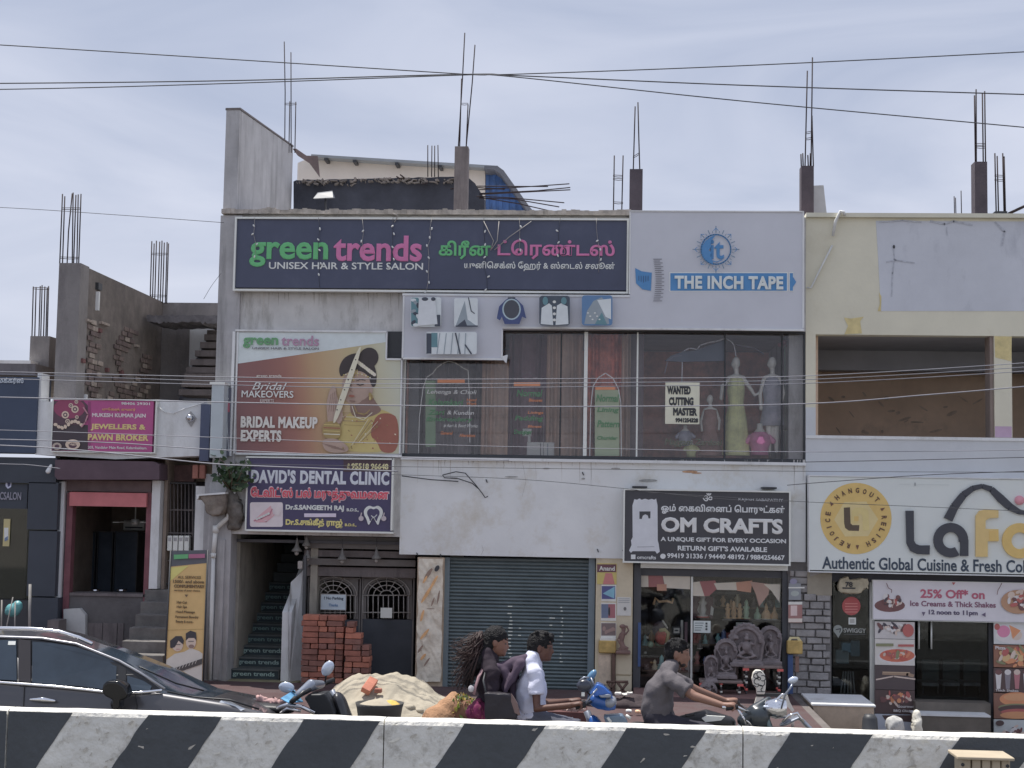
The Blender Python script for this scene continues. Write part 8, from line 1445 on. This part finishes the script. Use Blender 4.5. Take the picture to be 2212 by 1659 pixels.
for (a, c_), (d_, e_), rx, rz_, an in (((619, 1485), (645, 1500), .072, .048, .1), ((708, 1444), (702, 1474), .05, .072, .55)): MB().tube([P(a, c_, YP3-.1), P(d_, e_, YP3-.1)], .007, 8).build('mirror_stalk', grip, sc2); MB().ell(P(a, c_, YP3-.1), (rx, .02, rz_), rot=Matrix.Rotation(an, 3, 'Y')).build('mirror', mir, sc2)
MB().tube([P(598, 1530, YP3-.2), P(620, 1522, YP3-.2), P(650, 1526, YP3-.2), P(680, 1540, YP3-.2)], .018, 8).build('chrome_guard', chr_, sc2); MB().tube([P(606, 1540, YP3-.2), P(620, 1530, YP3-.2), P(650, 1536, YP3-.2)], .014, 8).build('chrome_guard', chr_, sc2)
t = thing('blue_folder', 'sky blue plastic folder lying on the parked scooter front', 'folder', P(632, 1510, YP3)); MB().add([P(606, 1508, YP3-.3), P(636, 1490, YP3-.05), P(655, 1515, YP3-.1), P(622, 1517, YP3-.34), P(606, 1510, YP3-.3), P(636, 1492, YP3-.05), P(655, 1517, YP3-.1), P(622, 1519, YP3-.34)], [[0, 3, 2, 1], [4, 5, 6, 7], [0, 4, 7, 3], [3, 7, 6, 2], [2, 6, 5, 1], [1, 5, 4, 0]]).build('cover', mat('sky_blue_plastic', S(120, 180, 220), .4, .05, 9), t)
t = thing('cloth_bundle', 'crumpled pinkish cloth bundle in front of the parked scooter', 'cloth', P(590, 1516, YP3)); fuse(MB().limb([P(558, 1510, YP3), P(575, 1515, YP3), P(600, 1518, YP3), P(622, 1514, YP3)], [.03, .03, .04, .03]).limb([P(560, 1516, YP3+.1), P(590, 1522, YP3), P(600, 1560, YP3)], [.04, .05, .08]), 'cloth', mat('pink_beige_cloth', S(196, 160, 156), .9, .2, 9), t, .012, 2, .04, 16)
# ---------------------------------------------------------------- people
def skinm(n, c_): return mat(n, c_, .55, .08, 12, .05, 60)
def person(label, Y, skin_c, head, hr, hair_c, torso, arms, legs, shirt, trousers, hairfn, collar=True, ear=True, grp='riders on the road', hs=1.0, dup=None, sleeve=.5, shirt_r=None):
    u = Y/FL; p0 = P(head[0], 1620, Y); t = thing('person', label, 'person', (P(*torso[-1], Y).x, Y, 0), grp); hx, hy = head; tilt = hr
    sk_ = skinm('skin_%d' % int(skin_c[0]*1000), skin_c); ct, st = math.cos(R(tilt)), math.sin(R(tilt))
    def H(x, y, d=0.0): return P(hx+(x*ct-y*st)*hs, hy+(x*st+y*ct)*hs, Y+d)
    m = MB(); k = u*hs
    m.ell(H(-3, -4), (26*k, .072*hs, 27*k)).ell(H(4, 6), (20*k, .064*hs, 24*k)).ell(H(10, 20), (13*k, .045*hs, 11*k)).ell(H(14, -2), (10*k, .05*hs, 12*k))
    m.limb([H(19, 0), H(24.5, 6.5), H(25, 9.5)], [2.6*k, 3.4*k, 3.2*k], 8).ell(H(22, 11), (4*k, .016, 2.6*k), 8, 6)            # nose
    m.ell(H(20.5, 15.5), (4*k, .022, 2.3*k), 8, 6).ell(H(20, 19), (4*k, .022, 2.4*k), 8, 6).ell(H(17.5, 25), (6*k, .024, 5*k), 10, 8)  # lips, chin
    m.ell(H(19, -4), (4.5*k, .055, 2.4*k), 10, 6)                                                                            # brow
    m.limb([H(-6, 14), H(-8, 26), P(torso[0][0], torso[0][1], Y)], [(.052, .055), (.05, .052), (.05, .048)], 14, up=Vector((0, 1, 0)))
    if ear:
        for d in (-.07, .07): m.ell(H(-4, 4, d), (4.5*k, .012, 7.5*k), 10, 8).ell(H(-4, 9, d), (3*k, .012, 4*k), 8, 6)
    # torso inside the clothes
    m.limb([P(*q2, Y) for q2 in torso], [(.10, .045), (.12, .065), (.12, .075), (.12, .085)][:len(torso)], 14, up=Vector((0, 1, 0)))
    hands = []
    for a_ in arms:
        pts = [P(x, y, Y+d) for x, y, d in a_['p']]; m.limb(pts[:3], [.045, .038, .026], 12)
        wrist, knuck = pts[2], pts[3]; dr = (knuck-wrist).normalized(); sdv = Vector((0, 1, 0)); m.limb([wrist, wrist+(knuck-wrist)*.55, knuck], [(.026, .020), (.022, .040), (.020, .042)], 12)
        dn = Vector((0, 0, -1)); sg = -1 if a_['p'][0][2] < 0 else 1
        for fi in range(4):
            o_ = knuck+sdv*((fi-1.5)*.0215); L_ = (.022, .026, .025, .019)[fi]
            m.limb([o_, o_+dr*L_+dn*.006, o_+dr*(L_+.008)+dn*.030, o_+dr*(L_-.014)+dn*.046], [.0098, .0092, .0088, .008], 8)
        tb = wrist+dr*.03-sdv*sg*.03; m.limb([tb, tb+dr*.032+dn*.018-sdv*sg*.004, tb+dr*.055+dn*.034+sdv*sg*.004], [.0125, .011, .0095], 8)
    for l_ in legs:
        pts = [P(x, y, Y+d) for x, y, d in l_]; m.limb(pts[:3], [.07, .05, .035], 12); m.limb([pts[2], pts[2]+Vector((.06, 0, -.03)), pts[2]+Vector((.17, 0, -.045))], [.035, .035, .025], 10)
    bod = fuse(m, 'body', sk_, t, .0072, 2)
    MB().ell(H(17.5, 1.5, -.034), (3.2*k, .012, 2.2*k), 8, 6).build('eye', blackm, t); MB().ell(H(17.5, 1.5, .034), (3.2*k, .012, 2.2*k), 8, 6).build('eye', blackm, t)
    MB().limb([H(13, -6, -.045), H(18, -8, -.038), H(22, -6, -.02)], [.004, .005, .003], 6).build('eyebrow', hair_c, t)
    hm = MB(); hairfn(hm, H, k); fuse(hm, 'hair', hair_c, t, .0085, 1, .010, 45)
    s_ = MB(); sr = shirt_r or [(.15, .08), (.165, .115), (.155, .13), (.16, .135)]
    s_.limb([P(*q2, Y) for q2 in torso], sr[:len(torso)], 18, up=Vector((0, 1, 0)))
    for a_ in arms:
        pts = [P(x, y, Y+d) for x, y, d in a_['p']]; e_ = pts[0]+(pts[1]-pts[0])*sleeve if sleeve <= 1 else pts[1]+(pts[2]-pts[1])*(sleeve-1)
        if sleeve <= 1: s_.limb([P(torso[0][0], torso[0][1]+6, Y+a_['p'][0][2]*.6), pts[0], (pts[0]+e_)/2], [.058, .066, .062], 14); s_.tube([pts[0], (pts[0]+e_)/2, e_], [.066, .064, .068], 14)
        else: s_.limb([P(torso[0][0], torso[0][1]+6, Y+a_['p'][0][2]*.6), pts[0], pts[1], e_], [.07, .07, .052, .04], 14)
    sh_ = fuse(s_, 'shirt', shirt, t, .0095, 4, 0)
    wk = 19
    for v in sh_.data.vertices:
        c_ = v.co+Vector(t.location); n_ = noise.noise(Vector((c_.x*6+c_.z*7, c_.y*5, c_.z*13-c_.x*9))); n2_ = noise.noise(c_*wk); v.co += v.normal*(n_*.016+n2_*.006)
    if collar:
        cx, cy_ = torso[0]; MB().tube([P(cx-14, cy_-2, Y-.05), P(cx-2, cy_-10, Y-.085), P(cx+12, cy_+2, Y-.07), P(cx+20, cy_+16, Y-.02)], [.012, .018, .018, .01], 8).build('collar', shirt, t); MB().tube([P(cx-14, cy_-2, Y-.05), P(cx-18, cy_-2, Y), P(cx-14, cy_-2, Y+.05), P(cx, cy_-4, Y+.08)], [.012, .016, .016, .01], 8).build('collar', shirt, t)
    tr_ = MB()
    for l_ in legs:
        pts = [P(x, y, Y+d) for x, y, d in l_]; tr_.limb([pts[0], pts[1], pts[1]+(pts[2]-pts[1])*.9], [.095, .07, .055], 14)
    tr_.limb([P(torso[-1][0], torso[-1][1], Y-.05), P(torso[-1][0]+3, torso[-1][1], Y+.05)], [.12, .12]); fuse(tr_, 'trousers', trousers, t, .013, 3, .012, 12)
    return t, H
blk_h = mat('black_hair', (.010, .009, .010), .62, .3, 60, .8, 90, spec=.3); whs = mat('white_shirt_cloth', S(212, 214, 232), .85, .03, 6, .15, 60); gys = mat('grey_shirt_cloth', S(98, 93, 96), .85, .06, 6, .2, 60, S(86, 82, 86), .4, (6, 6, 6), .5); blks = mat('black_top_cloth', S(44, 34, 44), .9, .15, 8, .2, 40)
def short_hair(hm, H, k):
    hm.ell(H(-5, -8), (27*k, .078, 26*k)).ell(H(-12, 0), (20*k, .074, 24*k)).ell(H(-18, 10), (10*k, .055, 14*k)); hm.ell(H(8, -24), (17*k, .055, 8.5*k))
    r9 = random.Random(3)
    for i in range(26): a_ = r9.uniform(-2.7, -.35); hm.ell(H(-3+26*math.cos(a_), -8+24*math.sin(a_), r9.uniform(-.05, .05)), (4.2*k, .016, 4.2*k), 8, 6)
def short_hair2(hm, H, k):
    hm.ell(H(-5, -10), (26*k, .077, 22*k)).ell(H(-13, -2), (18*k, .073, 22*k)).ell(H(-17, 8), (9*k, .05, 12*k)); r9 = random.Random(5)
    for i in range(30): a_ = r9.uniform(-3.0, -.2); hm.ell(H(-4+25*math.cos(a_), -9+21*math.sin(a_), r9.uniform(-.055, .055)), (3.6*k, .015, 3.6*k), 8, 6)
YA = 12.15
# man in white
man, Hm = person('man in a white short sleeved shirt riding the blue scooter in front of the woman', YA, (.13, .06, .042), (1170, 1397), 6, blk_h, [(1150, 1438), (1149, 1475), (1146, 1512), (1148, 1546)],
    [{'p': [(1157, 1455, -.17), (1160, 1531, -.24), (1232, 1524, -.33), (1249, 1520, -.335)]}, {'p': [(1157, 1452, .17), (1172, 1520, .25), (1228, 1515, .35), (1246, 1512, .36)]}],
    [[(1152, 1556, -.1), (1240, 1570, -.15), (1232, 1672, -.12)], [(1152, 1556, .1), (1240, 1566, .15), (1232, 1668, .12)]], whs, mat('grey_trousers', S(90, 92, 104), .9, .1, 8), short_hair, sleeve=.62)
fuse(MB().limb([P(1115, 1540, YA-.08), P(1150, 1552, YA-.14), P(1184, 1556, YA-.12)], [.04, .05, .02]).limb([P(1125, 1550, YA-.1), P(1160, 1560, YA-.15)], [.05, .04]), 'shirt_tail', whs, man, .01, 2, .02, 14)
# man in grey
man2, Hg = person('bearded man in a grey short sleeved shirt riding the dark motorcycle', YA+.05, (.26, .14, .10), (1465, 1411), 6, blk_h, [(1441, 1455), (1427, 1484), (1420, 1516), (1422, 1548)],
    [{'p': [(1450, 1470, -.175), (1500, 1504, -.26), (1562, 1524, -.34), (1579, 1522, -.345)]}, {'p': [(1446, 1462, .18), (1506, 1492, .27), (1566, 1514, .35), (1584, 1512, .365)]}],
    [[(1430, 1566, -.1), (1530, 1578, -.2), (1515, 1680, -.18)], [(1430, 1566, .1), (1530, 1574, .2), (1515, 1676, .18)]], gys, mat('dark_trousers', S(52, 50, 60), .9, .1, 8), short_hair2, sleeve=.72, shirt_r=[(.15, .075), (.17, .115), (.16, .13), (.16, .135)])
bm2 = MB(); bm2.ell(Hg(11, 22, -.0), (11*YA/FL, .05, 8*YA/FL)).ell(Hg(4, 17), (6*YA/FL, .062, 9*YA/FL)).ell(Hg(19, 14), (4*YA/FL, .028, 2.2*YA/FL)); fuse(bm2, 'beard', mat('beard_dark', (.03, .022, .02), .8, .2, 40), man2, .008, 1, .006, 60)
# woman
pnk_c = mat('pink_printed_cloth', S(124, 46, 86), .9, .3, 25, dirt=S(200, 150, 120), da=.7, ds=(40, 40, 40), dt=.56); mauve = mat('mauve_scarf', S(82, 68, 84), .85, .1, 9)
def long_hair(hm, H, k):
    hm.ell(H(-5, -9), (27*k, .077, 25*k)).ell(H(-14, 2), (20*k, .075, 26*k)).ell(H(-20, 16), (13*k, .06, 18*k))
    def W(x, y, d=0): return P(x, y, YA+d)
    hm.limb([W(1052, 1395), W(1038, 1418, -.03), W(1020, 1430, -.05), W(1004, 1438, -.06)], [.06, .06, .045, .02], 12)
    hm.limb([W(1048, 1405), W(1032, 1430, -.06), W(1016, 1452, -.07), W(1008, 1474, -.06), W(1012, 1486, -.05)], [.06, .06, .045, .03, .012], 12)
    hm.limb([W(1044, 1390), W(1022, 1408, .02), W(1000, 1412, .03), W(988, 1404, .03)], [.05, .04, .03, .01], 10)

wom, Hw = person('woman with long windblown black hair sitting behind the man in white', YA+.02, (.24, .12, .085), (1074, 1386), 10, blk_h, [(1056, 1432), (1062, 1470), (1064, 1505), (1052, 1545)],
    [{'p': [(1062, 1452, -.16), (1062, 1508, -.22), (1098, 1530, -.2), (1112, 1532, -.2)]}, {'p': [(1062, 1450, .16), (1080, 1500, .22), (1116, 1515, .2), (1132, 1516, .2)]}],
    [[(1052, 1556, -.12), (1120, 1572, -.18), (1115, 1660, -.18)], [(1052, 1556, .1), (1120, 1570, .16), (1115, 1656, .14)]], blks, pnk_c, long_hair, collar=False, sleeve=1.75, shirt_r=[(.155, .09), (.16, .135), (.15, .12), (.17, .135)])
hs_ = MB(); r9 = random.Random(8)
for i in range(230):
    f = r9.random(); x0, y0 = 1046-r9.uniform(0, 16), r9.uniform(1362, 1425); x3, y3 = r9.uniform(974, 1022), r9.uniform(1385, 1490); dd = r9.uniform(-.13, .08)
    pts = [P(x0, y0, YA+dd*.5), P(x0*.65+x3*.35, y0*.65+y3*.35+r9.uniform(-9, 6), YA+dd), P(x0*.3+x3*.7, y0*.3+y3*.7+r9.uniform(-9, 11), YA+dd), P(x3, y3, YA+dd), P(x3-r9.uniform(-9, 12), y3+r9.uniform(-12, 12), YA+dd)]
    hs_.tube(pts, [.0035, .0032, .0026, .002, .001], 4)
hs_.build('hair_strand', mat('hair_sunlit_brown', (.045, .022, .02), .55, .3, 30), wom, kind='stuff')
sc_m = MB(); sc_m.limb([P(1060, 1440, YA-.10), P(1085, 1444, YA-.06), P(1112, 1432, YA-.05), P(1140, 1422, YA-.06), P(1152, 1424, YA-.05)], [.03, .05, .055, .04, .015], 12).limb([P(1124, 1434, YA-.12), P(1108, 1462, YA-.14), P(1094, 1488, YA-.16), P(1086, 1508, YA-.17)], [.04, .03, .022, .012], 12).limb([P(1110, 1440, YA+.02), P(1108, 1470, YA), P(1108, 1505, YA-.02), P(1104, 1530, YA-.02)], [.05, .05, .045, .03], 12).limb([P(1090, 1450, YA-.08), P(1096, 1470, YA-.1), P(1088, 1490, YA-.1)], [.05, .04, .03])
fuse(sc_m, 'scarf', mauve, wom, .010, 3, .012, 14)
MB().tube([P(1044, 1444, YA-.12), P(1034, 1462, YA-.155), P(1027, 1484, YA-.16), P(1024, 1500, YA-.15)], [(.008, .018)]*4, 8).build('scarf_edge', mat('pale_pink_trim', S(176, 142, 146), .8, .1, 9), wom)
MB().ell(P(1018, 1488, YA-.16), (.026, .02, .028)).build('hair_tie', mat('pearl_white', S(220, 214, 214), .5, 0), wom)
fuse(MB().limb([P(1020, 1540, YA-.1), P(1034, 1532, YA-.15), P(1050, 1545, YA-.15)], [.06, .08, .07]), 'kurta_hem', pnk_c, wom, .012, 2, .03, 16)
t = thing('handbag', 'black leather shoulder bag held on the lap of the woman rider', 'bag', P(1080, 1560, YA-.2)); fuse(MB().pprism([(1046, 1496), (1100, 1500), (1112, 1514), (1118, 1542), (1114, 1556), (1046, 1556)], YA-.32, YA-.2), 'body', mat('bag_leather', S(40, 36, 44), .5, .1, 9, .2, 30), t, .012, 3, .012, 12); MB().pprism([(1104, 1498), (1118, 1520), (1124, 1546), (1112, 1540), (1104, 1515)], YA-.322, YA-.3).build('beige_panel', mat('bag_beige', S(130, 108, 104), .8, .1, 9), t)
MB().tube([P(1050, 1498, YA-.3), P(1044, 1470, YA-.24), P(1050, 1444, YA-.14)], .008, 6).build('strap', blackm, t)
